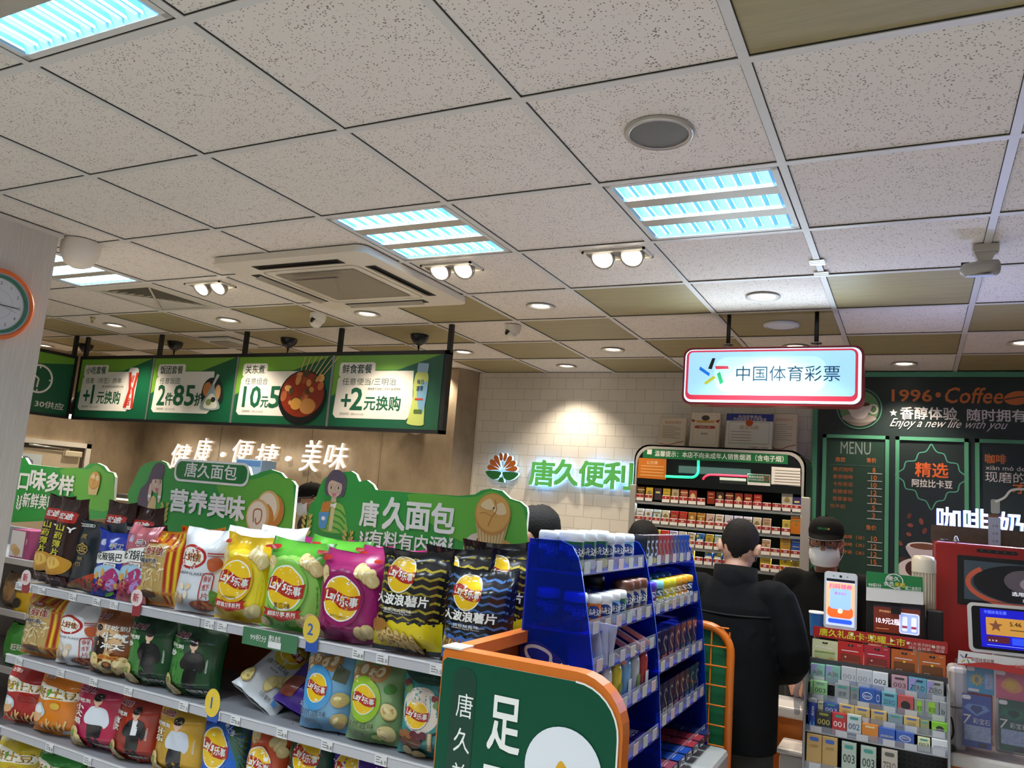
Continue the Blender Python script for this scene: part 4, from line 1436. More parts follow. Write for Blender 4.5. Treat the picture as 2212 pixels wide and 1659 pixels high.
def wave(zc, low, sub, en, food='wing'):
    def f(g, w, h):
        zig(g, w, h, fm(zc), .34, .97, 10)
        up_ = [(-.49*w+.98*w*i/12, .36*h-(.03*h if i % 2 else 0)) for i in range(13)]
        g.sh(up_+[(.49*w, .05*h), (-.49*w, .05*h)], fm(low))
        g.sh([(a, b+.004*h) for a, b in up_]+[(a, b-.035*h) for a, b in up_[::-1]], fm('#16171a'))
        logo(g, -.14*w, .77*h, .2*w)
        g.sh(rc(-.47*w, .46*h, .33*w, .585*h), fm('#141518'))
        g.text('大波浪薯片', -.08*w, .53*h, .78*w, .105*h, WHT, .05)
        g.text('—'+sub+'—', -.1*w, .43*h, .56*w, .035*h, WHT, .01).text(en, -.1*w, .4*h, .42*w, .018*h, WHT, 0, up=0)
        for k in range(6):
            g.sh(circ((-.36+.11*k)*w, (.2-.018*k)*h, .05*w, .11*h, 16, .5), fm('#8d6a2e'), up=.6).sh(circ((-.365+.11*k)*w, (.205-.018*k)*h, .042*w, .102*h, 16, .5), fm('#cdb069'), up=.6)
        if food == 'wing':
            g.sh(blob([(-.47*w, .3*h), (-.3*w, .33*h), (-.2*w, .27*h), (-.35*w, .2*h), (-.46*w, .22*h)]), fm('#9a6a2c'))
        else:
            for k in range(6):
                g.line([((-.4+.05*k)*w, .2*h), ((-.36+.05*k)*w, .29*h)], .018*w, fm('#8c5a2a'), up=0 if k else 1)
    return f


def shrimp_sticks(g, w, h):
    for k in range(5):
        g.sh(rc((.24+.05*k)*w, .03*h, (.275+.05*k)*w, .97*h), fm(('#a32a20', '#e0c223')[k % 2]), up=0 if k else 1)
    for k in range(5):
        g.sh([((-.45+.14*k)*w, .98*h), ((-.39+.14*k)*w, .98*h), ((-.43+.14*k)*w, .86*h), ((-.49+.14*k)*w, .86*h)], fm(('#a32a20', '#e0c223')[k % 2]), up=0 if k else 1)
    g.sh(rr(-.12*w, .45*h, .7*w, .78*h, .02), fm('#b99a5e'))
    R = random.Random(5)
    for k in range(60):
        x, y, a = R.uniform(-.42, .18)*w, R.uniform(.1, .8)*h, R.uniform(0, 3.1)
        dx, dy = .07*w*cos(a), .07*w*sin(a)
        g.line([(x-dx, y-dy), (x+dx, y+dy)], .028*w, fm(R.choice(['#d8c394', '#e2d2a8', '#c9ae76'])), up=.12)
    g.sh(circ(-.1*w, .16*h, .2*w, .05*h), fm('#5a3b22'))
    g.text('上好佳', -.1*w, .735*h, .56*w, .12*h, WHT, .06).text('上好佳', -.1*w, .735*h, .54*w, .11*h, fm('#98241e'), .02)
    g.text('鲜虾条', -.12*w, .6*h, .42*w, .07*h, fm('#e8dfc6'), .08).text('鲜虾条', -.12*w, .6*h, .4*w, .065*h, fm('#2b3a66'), .02).text('Prawn Crackers', -.12*w, .53*h, .5*w, .03*h, fm('#2b3a66'), .01)
    g.sh(rr(-.12*w, .85*h, .3*w, .04*h, .01), fm('#a32a20')).text('Oishi', -.12*w, .85*h, .16*w, .028*h, WHT, .02)


def shrimp_flakes(g, w, h):
    g.sh(circ(-.14*w, .68*h, .33*w, .15*h, 30), RED).sh(circ(-.14*w, .68*h, .28*w, .118*h, 30), WHT)
    g.text('上好佳', -.14*w, .68*h, .46*w, .1*h, fm('#c79a25'), .07).text('上好佳', -.14*w, .68*h, .45*w, .095*h, fm('#8d1f1a'), .02)
    g.line([(.2*w, .74*h), (.46*w, .74*h)], .014*h, RED).line([(.2*w, .71*h), (.46*w, .71*h)], .008*h, RED, up=0)
    g.text('SHRIMP FLAKES', -.1*w, .48*h, .6*w, .032*h, fm('#2a2d36'), .01)
    g.line(rr(.28*w, .33*h, .2*w, .33*h, .012), .004, RED, True)
    for k, ch in enumerate('鲜虾片'):
        g.text(ch, .28*w, (.43-.1*k)*h, .13*w, .08*h, RED, .01, up=0)
    R = random.Random(2)
    for k in range(9):
        g.sh(circ(R.uniform(-.4, -.05)*w, R.uniform(.1, .34)*h, .07*w, .05*w, 8, R.uniform(0, 3)), fm(R.choice(['#dcc3a0', '#e8d8bd', '#cfae86'])), up=.5)
    g.sh(circ(.2*w, .1*h, .24*w, .07*h), fm('#7a6a58')).sh(circ(.2*w, .115*h, .22*w, .06*h), fm('#a0401c'))
    for k in range(12):
        g.sh(circ(R.uniform(.03, .38)*w, R.uniform(.08, .15)*h, .05*w, .02*h, 8, R.uniform(0, 3)), fm(R.choice(['#b5562c', '#8c3416', '#c77845'])), up=.4)
    g.sh(blob([(.36*w, .3*h), (.47*w, .25*h), (.47*w, .12*h), (.38*w, .16*h)]), fm('#5f8a3a'))
    g.sh(blob([(.24*w, .66*h), (.4*w, .7*h), (.46*w, .6*h), (.36*w, .52*h), (.26*w, .56*h)]), fm('#b2542c'))


def figure(g, w, h, cx, cy, s, top, legs, shirt=None, hair='#1b1718'):
    """printed picture of a standing young man"""
    P = lambda pts: [(cx+a*s*w, cy+b*s*h) for a, b in pts]
    g.sh(P(blob([(-.13, -.1), (.13, -.1), (.12, -.45), (.1, -.62), (.02, -.62), (0, -.3), (-.03, -.62), (-.12, -.62), (-.14, -.4)])), fm(legs))
    g.sh(P(blob([(-.07, .2), (.07, .2), (.2, .14), (.27, -.05), (.2, -.16), (.13, -.12), (-.13, -.12), (-.22, -.1), (-.26, .0), (-.18, .14)])), fm(top))
    if shirt:
        g.sh(P([(-.05, .2), (.05, .2), (.06, -.08), (-.06, -.08)]), fm(shirt))
    g.sh(P(circ(0, .3, .085, .085, 16)), fm('#d9b29a')).sh(P(circ(-.0, .35, .1, .06, 14)), fm(hair))
    g.sh(P([(-.03, .24), (.03, .24), (.04, .18), (-.04, .18)]), fm('#d9b29a'), up=0)


def star(dark, top, legs, txt, big, shirt=None, tcol=None, chip=True, fx=.02):
    def f(g, w, h):
        g.sh(blob([(-.46*w, .05*h), (.1*w, .04*h), (-.05*w, .4*h), (-.2*w, .75*h), (-.46*w, .8*h)]), fm(dark))
        figure(g, w, h, fx*w, .5*h, .85, top, legs, shirt)
        g.text('上好佳', -.26*w, .86*h, .34*w, .07*h, WHT, .08).text('上好佳', -.26*w, .86*h, .33*w, .065*h, fm('#93204e'), .03)
        g.text(txt, -.28*w, .72*h, .3*w, .06*h, WHT, .03)
        for k, ch in enumerate(big):
            g.text(ch, -.33*w, (.61-.1*k)*h, .17*w, .085*h, tcol or WHT, .04, up=0)
        g.text('田园薯片', .2*w, .12*h, .36*w, .05*h, WHT, .02).text('Potato Chips', .2*w, .075*h, .3*w, .022*h, WHT, 0, up=0)
        for k in range(7):
            g.text('大家都爱吃的薯片'[k], .33*w, (.56-.028*k)*h, .03*w, 0, fm('#cfd6cc'), 0, up=0)
        if chip:
            chips(g, [(-.36*w, .2*h), (-.33*w, .12*h), (-.24*w, .08*h)], .12*w)
            g.sh(circ(-.36*w, .21*h, .04*w), fm('#7d8f3a'))
    return f


def beef(g, w, h):
    g.sh(blob([(-.46*w, .2*h), (0, .3*h), (.3*w, .5*h), (.1*w, .75*h), (-.46*w, .72*h)]), fm('#d3ac80'))
    figure(g, w, h, -.26*w, .42*h, .85, '#2b201d', '#231c1a', None, '#1d1715')
    g.text('上好佳', -.3*w, .87*h, .3*w, .07*h, WHT, .08).text('上好佳', -.3*w, .87*h, .29*w, .065*h, fm('#93204e'), .03)
    g.text('好吃到', .12*w, .74*h, .5*w, .075*h, WHT, .03).text('牛气', .12*w, .6*h, .5*w, .13*h, WHT, .06).text('冲天', .12*w, .46*h, .46*w, .1*h, WHT, .05)
    chips(g, [(-.2*w, .22*h), (0, .13*h), (.2*w, .13*h), (.32*w, .2*h), (.1*w, .24*h)], .14*w)
    g.sh(rc(-.08*w, .27*h, .3*w, .33*h), fm('#c67a2c')).text('红烧牛肉味', .11*w, .3*h, .34*w, .035*h, fm('#5a1c10'), .01)
    g.sh(circ(.1*w, .19*h, .12*w, .045*h), fm('#4a2618')).sh(circ(.1*w, .2*h, .08*w, .025*h), fm('#9a5a2c'))


def tudou(food, fc):
    def f(g, w, h):
        g.sh(blob([(-.42*w, .66*h), (-.36*w, .82*h), (.1*w, .76*h), (.42*w, .72*h), (.4*w, .6*h), (.02*w, .6*h), (-.3*w, .56*h)]), fm('#efe9da'))
        g.text('呀!土豆', .0, .685*h, .8*w, .15*h, fm('#2b2118'), .05).text('呀!土豆', 0, .685*h, .78*w, .14*h, fm('#e3b01c'), .0)
        g.sh(circ(-.1*w, .7*h, .025*w, .06*h, 12, -.2), fm('#4b9a3a'))
        g.sh(blob([(-.44*w, .4*h), (-.3*w, .5*h), (-.12*w, .42*h), (-.14*w, .3*h), (-.4*w, .26*h)]), fm('#bcd0dc'))
        g.sh(circ(-.28*w, .3*h, .13*w, .09*h), fm('#d9a878')).sh(circ(-.3*w, .4*h, .14*w, .06*h), fm('#e6ecee'))
        for k in range(food):
            g.sh(circ((.08+.16*k)*w, .5*h, .1*w, .055*h), fm(fc))
        for k in range(9):
            x = (-.22+.07*k)*w
            g.line([(x, .08*h), (x+.07*w*((k % 3)-.3), (.2+.03*(k % 4))*h)], .03*w, fm(('#d8b060', '#e2c07a')[k % 2]), up=.3)
        g.sh(circ(.28*w, .09*h, .13*w, .035*h, 14, .3), fm('#c9c9c9'))
        g.text('好丽友', -.24*w, .9*h, .26*w, .05*h, WHT, .02)
    return f


def natural(ring, food, extra):
    def f(g, w, h):
        for x, y in ((-.36, .8), (-.2, .84), (-.02, .82), (.12, .84), (-.28, .72)):
            g.sh(circ(x*w, y*h, .13*w, .09*h, 16, .5), fm('#a9793f'), up=.6).sh(circ(x*w-.02*w, y*h+.015*h, .07*w, .05*h, 14, .5), fm('#ddd0ac'), up=.6)
        food(g, w, h)
        logo(g, -.14*w, .53*h, .2*w, fm(ring), 1.5)
        chips(g, [(.3*w, .42*h), (.3*w, .17*h)], .14*w, fm(extra))
        g.text('自然滋味', -.14*w, .235*h, .5*w, .07*h, fm('#4a3a30'), 0).text('海苔味' if ring[1] < '8' else '青柠味', -.14*w, .165*h, .2*w, .03*h, fm('#4a3a30'), 0, up=0)
    return f


def nori(g, w, h): g.sh([(.14*w, .66*h), (.36*w, .6*h), (.4*w, .76*h), (.2*w, .84*h)], fm('#3f4a30'))
def lime(g, w, h): g.sh(circ(.3*w, .68*h, .1*w, .06*h), fm('#3d7a2f')).sh(circ(.14*w, .1*h, .13*w, .06*h), fm('#5f9a3a')).sh(circ(.14*w, .1*h, .11*w, .048*h), fm('#c6d98a'))


def lychee(g, w, h):
    g.sh(circ(-.06*w, .55*h, .36*w, .26*h, 30), fm('#cfc6b8'))
    g.line(circ(.05*w, .55*h, .4*w, .27*h, 20, 0, -1.2, .9), .04*w, fm('#2b3230'))
    g.sh(blob([(-.46*w, .95*h), (.46*w, .97*h), (.3*w, .84*h), (-.3*w, .86*h)]), fm('#1f4a3a'))
    for x, y in ((.3, .8), (-.36, .82), (.2, .7)):
        g.sh(circ(x*w, y*h, .07*w, .04*h), fm('#7a3436')).sh(circ(x*w+.06*w, y*h-.05*h, .1*w, .04*h, 12, .6), fm('#5c8a4a'))
    logo(g, -.12*w, .5*h, .2*w)
    g.sh(circ(-.2*w, .2*h, .24*w, .07*h), fm('#5a3a2c'))
    for k in range(6):
        g.sh(circ((-.36+.08*k)*w, (.26+.02*(k % 2))*h, .07*w, .04*h), fm(('#8a5a34', '#5c2f36')[k // 3]), up=.6)
    g.sh(rr(.16*w, .22*h, .08*w, .2*h, .006), fm('#a8864a'))
    for k, ch in enumerate('荔枝椰子味'):
        g.text(ch, .16*w, (.29-.035*k)*h, .05*w, 0, WHT, 0, up=0)
    chips(g, [(-.25*w, .08*h), (-.05*w, .06*h)], .12*w)


def yam(g, w, h):
    g.sh(rr(0, .8*h, .7*w, .13*h, .008), RED).text('宏途', 0, .81*h, .5*w, .07*h, WHT, .03)
    for k, ch in enumerate('山药薄片'):
        g.text(ch, -.08*w, (.68-.095*k)*h, .32*w, .078*h, fm('#c9bf2e'), .03)
    g.sh(blob([(-.4*w, .32*h), (.1*w, .36*h), (.44*w, .3*h), (.3*w, .17*h), (-.3*w, .15*h)]), fm('#c08a2c')).sh(blob([(-.3*w, .3*h), (0, .34*h), (.2*w, .26*h), (-.1*w, .2*h)]), fm('#ddb455'))
    g.sh(rc(-.3*w, .04*h, .35*w, .13*h), fm('#4a2a28')).text('营养成分', 0, .09*h, .4*w, .03*h, fm('#b9aaa4'), 0)
    g.text('Y', .3*w, .66*h, .2*w, .06*h, WHT, .04)


def gold(g, w, h):
    g.sh([(-.47*w, .07*h), (.47*w, .42*h), (.47*w, .03*h), (-.47*w, .03*h)], fm('#b0402a')).sh([(-.47*w, .03*h), (-.28*w, .13*h), (.0, .03*h)], fm('#9a7a4a'))
    g.sh([(.02*w, .14*h), (.47*w, .36*h), (.47*w, .06*h), (.02*w, .05*h)], fm('#7a5f38'))
    R = random.Random(1)
    for k in range(24):
        x = R.uniform(.05, .44)
        g.sh(circ(x*w, R.uniform(.08, .1+.5*x)*h, .04*w, .02*h, 8, R.uniform(0, 3)), fm(R.choice(['#a5834a', '#8c6a36', '#b89a5c'])), up=.2)
    a = fm('#a88c3e')
    g.text('黑', -.22*w, .78*h, .13*w, .06*h, a, .0).text('金', -.22*w, .63*h, .26*w, .13*h, a, .02).text('锅', -.24*w, .46*h, .12*w, .05*h, a, 0, up=0).text('巴', -.24*w, .38*h, .12*w, .05*h, a, 0, up=0)
    g.line(circ(-.22*w, .6*h, .14*w, .07*h), .003, a, True)
    g.line(rr(-.28*w, .93*h, .24*w, .04*h, .004), .002, WHT, True).text('味锅香', -.28*w, .93*h, .18*w, .025*h, WHT, 0)


def huajiao(c):
    def f(g, w, h):
        g.sh(rr(-.22*w, .84*h, .26*w, .09*h, .01), fm('#b9bfd6')).text('手工', .2*w, .8*h, .34*w, .08*h, WHT, .12).text('手工', .2*w, .8*h, .32*w, .07*h, fm('#222838'), .02)
        g.sh(blob([(-.42*w, .64*h), (0, .72*h), (.46*w, .74*h), (.46*w, .56*h), (0, .54*h), (-.4*w, .5*h)]), WHT).text('花椒锅巴', .02*w, .63*h, .8*w, .13*h, fm('#20242e'), .02)
        g.sh(rr(.1*w, .5*h, .4*w, .06*h, .005), WHT).text('椒香味', .1*w, .5*h, .32*w, .04*h, fm('#333'), 0)
        R = random.Random(7)
        g.sh(blob([(-.4*w, .42*h), (0, .5*h), (.42*w, .44*h), (.4*w, .3*h), (-.3*w, .3*h)]), fm('#9cc0d6'))
        g.sh(blob([(-.2*w, .2*h), (.1*w, .42*h), (.3*w, .45*h), (.42*w, .3*h), (.2*w, .14*h)]), fm('#a5386a')).sh(blob([(.1*w, .2*h), (.25*w, .3*h), (.38*w, .2*h), (.2*w, .1*h)]), fm('#a88ac6'))
        for k in range(5):
            g.sh(circ(R.uniform(-.3, .3)*w, R.uniform(.2, .42)*h, .08*w, .06*h, 5, R.uniform(0, 3)), fm('#c99a4a'), up=.5)
        for k in range(40):
            g.sh(circ(R.uniform(-.44, .36)*w, R.uniform(.05, .24)*h, .03*w, .02*h, 8), fm(R.choice(['#b0284a', '#8c1f3c', '#c8466a'])), up=.1)
        g.sh(circ(.2*w, .06*h, .14*w, .03*h, 10, .4), fm('#5c9a3c')).sh(circ(.4*w, .2*h, .07*w, .05*h), fm('#c8a04a'))
    return f


def coco(g, w, h):
    g.sh(circ(-.05*w, .55*h, .44*w, .36*h, 30), fm('#1f5fc0')).sh(blob([(.1*w, .95*h), (.47*w, .9*h), (.47*w, .3*h), (.3*w, .5*h), (.25*w, .75*h)]), fm('#16402e'))
    for k in range(7):
        g.line(curve([(.16*w, .78*h), (.3*w, (.75-.05*k)*h), (.44*w, (.7-.09*k)*h)]), .02*w, fm('#2c6a45'), up=.2)
    g.text('新上市', .12*w, .84*h, .26*w, .06*h, WHT, .03, rot=-.5)
    logo(g, -.12*w, .57*h, .27*w)


def tomato(g, w, h):
    chips(g, [(-.3*w, .86*h)], .17*w)
    chips(g, [(.2*w, .82*h), (.3*w, .78*h), (.36*w, .7*h)], .12*w)
    logo(g, -.08*w, .53*h, .28*w)


def cutchip(g, w, h):
    logo(g, -.05*w, .76*h, .26*w)
    g.text('原切薯片', -.08*w, .52*h, .74*w, .13*h, WHT, .05)


def purple(g, w, h):
    logo(g, -.1*w, .72*h, .26*w)
    g.line(curve([(-.1*w, .95*h), (.2*w, .9*h), (.4*w, .86*h)]), .012*w, WHT)
    R = random.Random(8)
    for k in range(12):
        g.sh(circ(R.uniform(-.42, .42)*w, R.uniform(.75, .95)*h, .014*w, n=6), WHT, up=.1)
    g.sh(circ(.2*w, .3*h, .18*w, .12*h, 16), CHIP)
    g.sh(blob([(-.4*w, .3*h), (-.1*w, .34*h), (-.15*w, .12*h), (-.42*w, .1*h)]), fm('#6a2f22'))
    g.text('马铃薯片', .2*w, .1*h, .3*w, .04*h, WHT, .0)


def plain_silver(g, w, h):
    logo(g, -.05*w, .72*h, .22*w, fm('#c9b02c'), 1.45)
    g.text('自然滋味', -.05*w, .44*h, .5*w, .08*h, fm('#3b3a38'), .0).text('海盐味', -.05*w, .36*h, .2*w, .035*h, fm('#3b3a38'), 0, up=0)
    chips(g, [(.2*w, .3*h), (.3*w, .38*h), (.1*w, .22*h), (-.36*w, .16*h)], .13*w, fm('#dccb7e'))
    g.text('马铃薯片', .16*w, .1*h, .26*w, .04*h, fm('#3b3a38'), 0)
    g.sh(rc(.32*w, .08*h, .4*w, .13*h), fm('#4c8fd6'))


def put(kind, q, z, base, design, seed, label, dy=0., d=.055, group=None, lean=.05, cat='snack bag'):
    """q: left, right and top reference points of the bag in the shelf's front plane"""
    (xl, _), (xr, _), (_, zt) = q
    o = bag(kind, (xr-xl)*1.0, zt-z-.006, d, fm(base), design, seed, (xl+xr)/2, 2.105+dy, z+.006, lean)
    if kind == 'chip_bag':
        o.rotation_euler.z = .17
        o.location.y += .015
    return T(o, label, cat, group)


def behind(o, dx, dy, dz, label):
    c = cp(o, (dx, dy, dz))
    T(c, label, o['category'])
    return c


A, B2, C3, D4 = SH[0]+.004, SH[1]+.004, SH[2]+.004, SH[3]+.004
# top shelf
y1 = put('tall_snack_bag', [(-3.159,1.358),(-2.979,1.376),(-3.112,1.553)], A, '#2a1412', yam, 1, 'tall black yam chip bag standing in front at the left end of the top shelf', d=.04)
behind(y1, -.115, .02, .004, 'tall black yam chip bag leftmost on the top shelf, half covered by its neighbour')
behind(y1, .16, .1, .0, 'tall black yam chip bag behind the dark gold-lettered pouch, middle one')
behind(y1, .3, .12, -.01, 'tall black yam chip bag behind the pouches, rightmost of the black ones')
q1 = put('snack_pouch', [(-3.03,1.317),(-2.714,1.341),(-2.903,1.477)], A, '#1b242c', gold, 2, 'dark slate pouch with gold lettering and crunchy rice pieces', d=.03)
behind(q1, .12, .09, .0, 'dark slate pouch standing behind the blue and pink pouches')
put('snack_pouch', [(-2.851,1.301),(-2.67,1.321),(-2.793,1.447)], A, '#22389c', huajiao(0), 3, 'blue handmade peppercorn rice crust pouch on the top shelf', d=.025, dy=-.015)
put('snack_pouch', [(-2.698,1.326),(-2.53,1.336),(-2.644,1.481)], A, '#b0606a', huajiao(1), 4, 'pink handmade peppercorn rice crust pouch beside the blue one', d=.025, dy=-.02)
s1 = put('chip_bag', [(-2.613,1.309),(-2.401,1.325),(-2.528,1.474)], A, '#c8741c', shrimp_sticks, 5, 'orange striped prawn cracker bag at the front of the top shelf')
behind(s1, .02, .15, .012, 'orange striped prawn cracker bag behind the front striped one')
w1 = put('chip_bag', [(-2.401,1.325),(-2.195,1.34),(-2.329,1.496)], A, '#cfd4da', shrimp_flakes, 6, 'white shrimp flake bag with a red oval at the front of the top shelf')
behind(w1, .06, .14, .01, 'white shrimp flake bag second in line, its top corner peeking up')
behind(w1, .12, .25, .018, 'white bag top showing behind the yellow chip bag')
l1 = put('chip_bag', [(-2.196,1.332),(-1.972,1.35),(-2.107,1.492)], A, '#dcb414', lays(fm('#d9a91c'), '超值分享系列', '美国经典原味', light=fm('#e6ce30')), 7, 'bright yellow potato chip bag on the top shelf', d=.06)
l2 = put('chip_bag', [(-1.977,1.342),(-1.728,1.357),(-1.884,1.494)], A, '#4c9a2e', lays(fm('#7fb94a'), '超值分享系列', '黄瓜味', light=fm('#8fc45c')), 8, 'green cucumber potato chip bag on the top shelf', d=.06)
behind(l2, .05, .14, .01, 'green potato chip bag behind the front green one, only its top showing')
l3 = put('chip_bag', [(-1.742,1.326),(-1.5,1.342),(-1.637,1.482)], A, '#8a1a5a', lays(fm('#8a1a5a'), '超值系列', '墨西哥鸡汁番茄味', banner=False, light=fm('#9a2468')), 9, 'magenta potato chip bag on the top shelf', d=.06)
behind(l3, .03, .15, .01, 'magenta potato chip bag second in line behind the front magenta one')
behind(l3, -.2, .28, .0, 'magenta potato chip bag top showing behind the green bags')
behind(l3, -.42, .335, .0, 'magenta potato chip bag corner showing behind the yellow bag')
v1 = put('chip_bag', [(-1.508,1.334),(-1.263,1.353),(-1.407,1.511)], A, '#17181b', wave('#9a8a2a', '#d9c41c', '香脆烤鸡翅味', 'Roasted Chicken Wing Flavor'), 10, 'black and yellow wavy chip bag at the front of the top shelf', d=.06)
behind(v1, .07, .14, .012, 'black and yellow wavy chip bag second in line, its shiny top showing')
v2 = put('chip_bag', [(-1.261,1.327),(-1.032,1.352),(-1.159,1.478)], A, '#14161c', wave('#41679f', '#3f6fc0', '铁板鱿鱼味', 'Grilled Squid Flavor', 'squid'), 11, 'black and blue wavy chip bag at the right end of the top shelf', d=.058)
behind(v1, .2, .24, .02, 'black and yellow wavy chip bag behind the blue wavy one, right edge showing')
behind(v1, .09, .345, .03, 'black and yellow wavy chip bag at the back, only its pointed top showing')
# middle shelf
m1 = put('chip_bag', [(-3.241,1.01),(-2.999,1.027),(-3.145,1.162)], B2, '#c8741c', shrimp_sticks, 21, 'orange striped prawn cracker bag leftmost on the middle shelf')
m2 = put('chip_bag', [(-3.017,1.006),(-2.787,1.032),(-2.929,1.154)], B2, '#e3e6ea', shrimp_flakes, 22, 'white shrimp flake bag on the middle shelf beside the striped one')
m3 = put('chip_bag', [(-2.812,1.02),(-2.59,1.045),(-2.719,1.164)], B2, '#8a4a1e', beef, 23, 'brown beef flavour chip bag with a man on it, middle shelf')
st = star('#3c7a34', '#17181a', '#151617', '好吃到', '妙', fx=.06)
m4 = put('chip_bag', [(-2.609,1.017),(-2.376,1.038),(-2.523,1.157)], B2, '#12401f', st, 24, 'left of two dark green chip bags with a man in black, middle shelf')
m5 = put('chip_bag', [(-2.383,1.029),(-2.152,1.05),(-2.294,1.161)], B2, '#12401f', st, 25, 'right of two dark green chip bags with a man in black, middle shelf')
behind(m5, .17, .33, .0, 'dark green chip bag standing in the shadowed gap at the back of the middle shelf')
# two bags lying tilted
o = bag('chip_bag', .2, .27, .055, fm('#c9cdd0'), plain_silver, 26, -1.93, 2.14, B2+.05, 0)
o.rotation_euler = (-.95, .5, .2)
o.location = (-1.99, 2.12, B2+.038)
T(o, 'silver natural flavour chip bag fallen over behind the blue number 1 sign', 'snack bag')
o = bag('chip_bag', .2, .27, .05, fm('#3a1f78'), purple, 27, -1.76, 2.14, B2+.05, 0)
o.rotation_euler = (-.8, .3, .12)
o.location = (-1.79, 2.11, B2+.036)
T(o, 'purple chip bag leaning back next to the silver fallen one', 'snack bag')
o = bag('chip_bag', .19, .26, .05, fm('#c9cdd0'), plain_silver, 28, -1.75, 2.41, B2+.006, .05)
T(o, 'silver yellow-logo chip bag upright at the back behind the fallen bags', 'snack bag')
m8 = put('chip_bag', [(-1.765,1.042),(-1.564,1.07),(-1.679,1.181)], B2, '#6fa3c8', natural('#3f95cf', nori, '#b5a466'), 29, 'light blue seaweed chip bag on the middle shelf')
m9 = put('chip_bag', [(-1.577,1.047),(-1.38,1.075),(-1.496,1.177)], B2, '#7f9f6c', natural('#8fb92f', lime, '#d6c98c'), 30, 'pale green lime chip bag on the middle shelf')
m10 = put('chip_bag', [(-1.383,1.042),(-1.198,1.07),(-1.309,1.174)], B2, '#3a8a8a', lychee, 31, 'teal flower and nut chip bag at the right end of the middle shelf')
behind(m9, .02, .16, .0, 'pale green chip bag behind the front lime one')
# third shelf
b0 = put('chip_bag', [(-3.287,0.732),(-3.045,0.759),(-3.204,0.877)], C3, '#a3201c', tudou(2, '#8c2a22'), 41, 'red potato stick bag with a cook, left on the third shelf')
b1 = put('chip_bag', [(-3.085,0.743),(-2.838,0.771),(-2.99,0.889)], C3, '#d67a14', tudou(1, '#d6b040'), 42, 'orange potato stick bag with a cook, third shelf')
b2 = put('chip_bag', [(-2.848,0.744),(-2.566,0.782),(-2.736,0.896)], C3, '#b02a4c', star('#a8204a', '#d8dde6', '#211d1f', '好吃到', '小犬焰', None), 43, 'crimson chip bag with a man in white shirt and braces, third shelf')
b3 = put('chip_bag', [(-2.619,0.748),(-2.402,0.775),(-2.534,0.884)], C3, '#a5331f', star('#8c2a1c', '#191a1d', '#17181a', '好吃到', '喜欢', '#e6e8ea', fx=.08), 44, 'red brown chip bag with a man in dinner jacket, third shelf')
b4 = put('chip_bag', [(-2.401,0.759),(-2.161,0.792),(-2.303,0.892)], C3, '#c99a1c', star('#b08a3a', '#c3cbd6', '#24262a', '好吃到', '汁乐', None), 45, 'mustard yellow chip bag with a man in pale shirt, third shelf')
b5 = put('chip_bag', [(-2.178,0.767),(-1.964,0.801),(-2.093,0.898)], C3, '#1a3f8c', coco, 46, 'deep blue palm leaf chip bag on the third shelf')
b6 = put('chip_bag', [(-1.968,0.789),(-1.796,0.818),(-1.897,0.903)], C3, '#bd4a24', tomato, 47, 'orange red chip bag on the third shelf, half cut by the photo edge')
b7 = put('chip_bag', [(-1.799,0.81),(-1.611,0.839),(-1.718,0.907)], C3, '#17402f', cutchip, 48, 'dark green chip bag on the third shelf near the bottom edge')
b8 = put('chip_bag', [(-1.618,0.835),(-1.438,0.863),(-1.538,0.908)], C3, '#4a2390', purple, 49, 'violet chip bag on the third shelf, lowest at the photo edge')
# fourth shelf
put('chip_bag', [(-3.28,0.496),(-3.035,0.539),(-3.191,0.615)], D4, '#c9b01c', tudou(1, '#b8902c'), 51, 'yellow potato stick bag on the fourth shelf in the bottom left corner')
put('chip_bag', [(-3.031,0.523),(-2.795,0.558),(-2.933,0.619)], D4, '#2f8a34', tudou(1, '#3f8a3a'), 52, 'green potato stick bag on the fourth shelf at the bottom edge')

# ---------------------------------------------------------------- neighbouring shelf at far left
e = E('side_gondola', (-4.4, 2.75, 0), 'shelving at far left carrying pink cake boxes and a yellow can', 'shelving')
G().box(-4.9, 2.95, 0, -3.86, 2.98, 1.3, STEEL).obj('back_panel', e)
for z in (1.195, .945, .68, .4):
    G().box(-4.9, 2.51, z-.012, -3.87, 2.95, z, STEEL).obj('shelf', e)
    G().box(-4.9, 2.5, z-.018, -3.87, 2.51, z+.014, STL, .003).obj('price_strip', e)
G().box(-3.885, 2.9, 0, -3.86, 2.95, 1.3, STEEL).obj('post', e)
for k, (x, y, z, lb) in enumerate(((-4.1, 2.56, 1.196, 'pink and white cake box at the photo edge, front one on the side shelf'), (-3.945, 2.62, 1.196, 'pink and white cake box beside the front one on the side shelf'), (-4.1, 2.74, 1.196, 'pink cake box with yellow top behind the front pair'))):
    g = G().box(x-.075, y, z, x+.075, y+.12, z+.145, mt('#a04a78', .35), .002).plane((0, y-.0003, 0))
    g.sh(rc(x-.075, z+.01, x+.04, z+.14), mt('#dcdde2', .35)).sh(circ(x-.04, z+.05, .03, .022), mt('#d6b98c')).sh(circ(x-.015, z+.035, .03, .022), mt('#c9a574')).text('酥饼', x+.058, z+.09, .012, .03, WHT, 0)
    if k == 2:
        g.box(x-.07, y+.005, z+.145, x+.07, y+.115, z+.16, mt('#d8b93a', .4))
    T(g.obj('cake_box', org=(x, y+.06, z)), lb, 'cake box')
x, y, z = -3.97, 2.57, .946
e = E('snack_can', (x, y, z), 'yellow can with a clear lid on the lower side shelf', 'can')
g = G().lathe([(.055, 0), (.057, .004), (.057, .15)], mt('#cfa91c', .3), (x, y, z), 24)
g.plane((x, y-.058, z)).text('鱿鱼丝', 0, .11, .06, .02, mt('#3b2a12'), .02).sh(circ(0, .05, .03, .025), mt('#2a2420'))
g.obj('body', e)
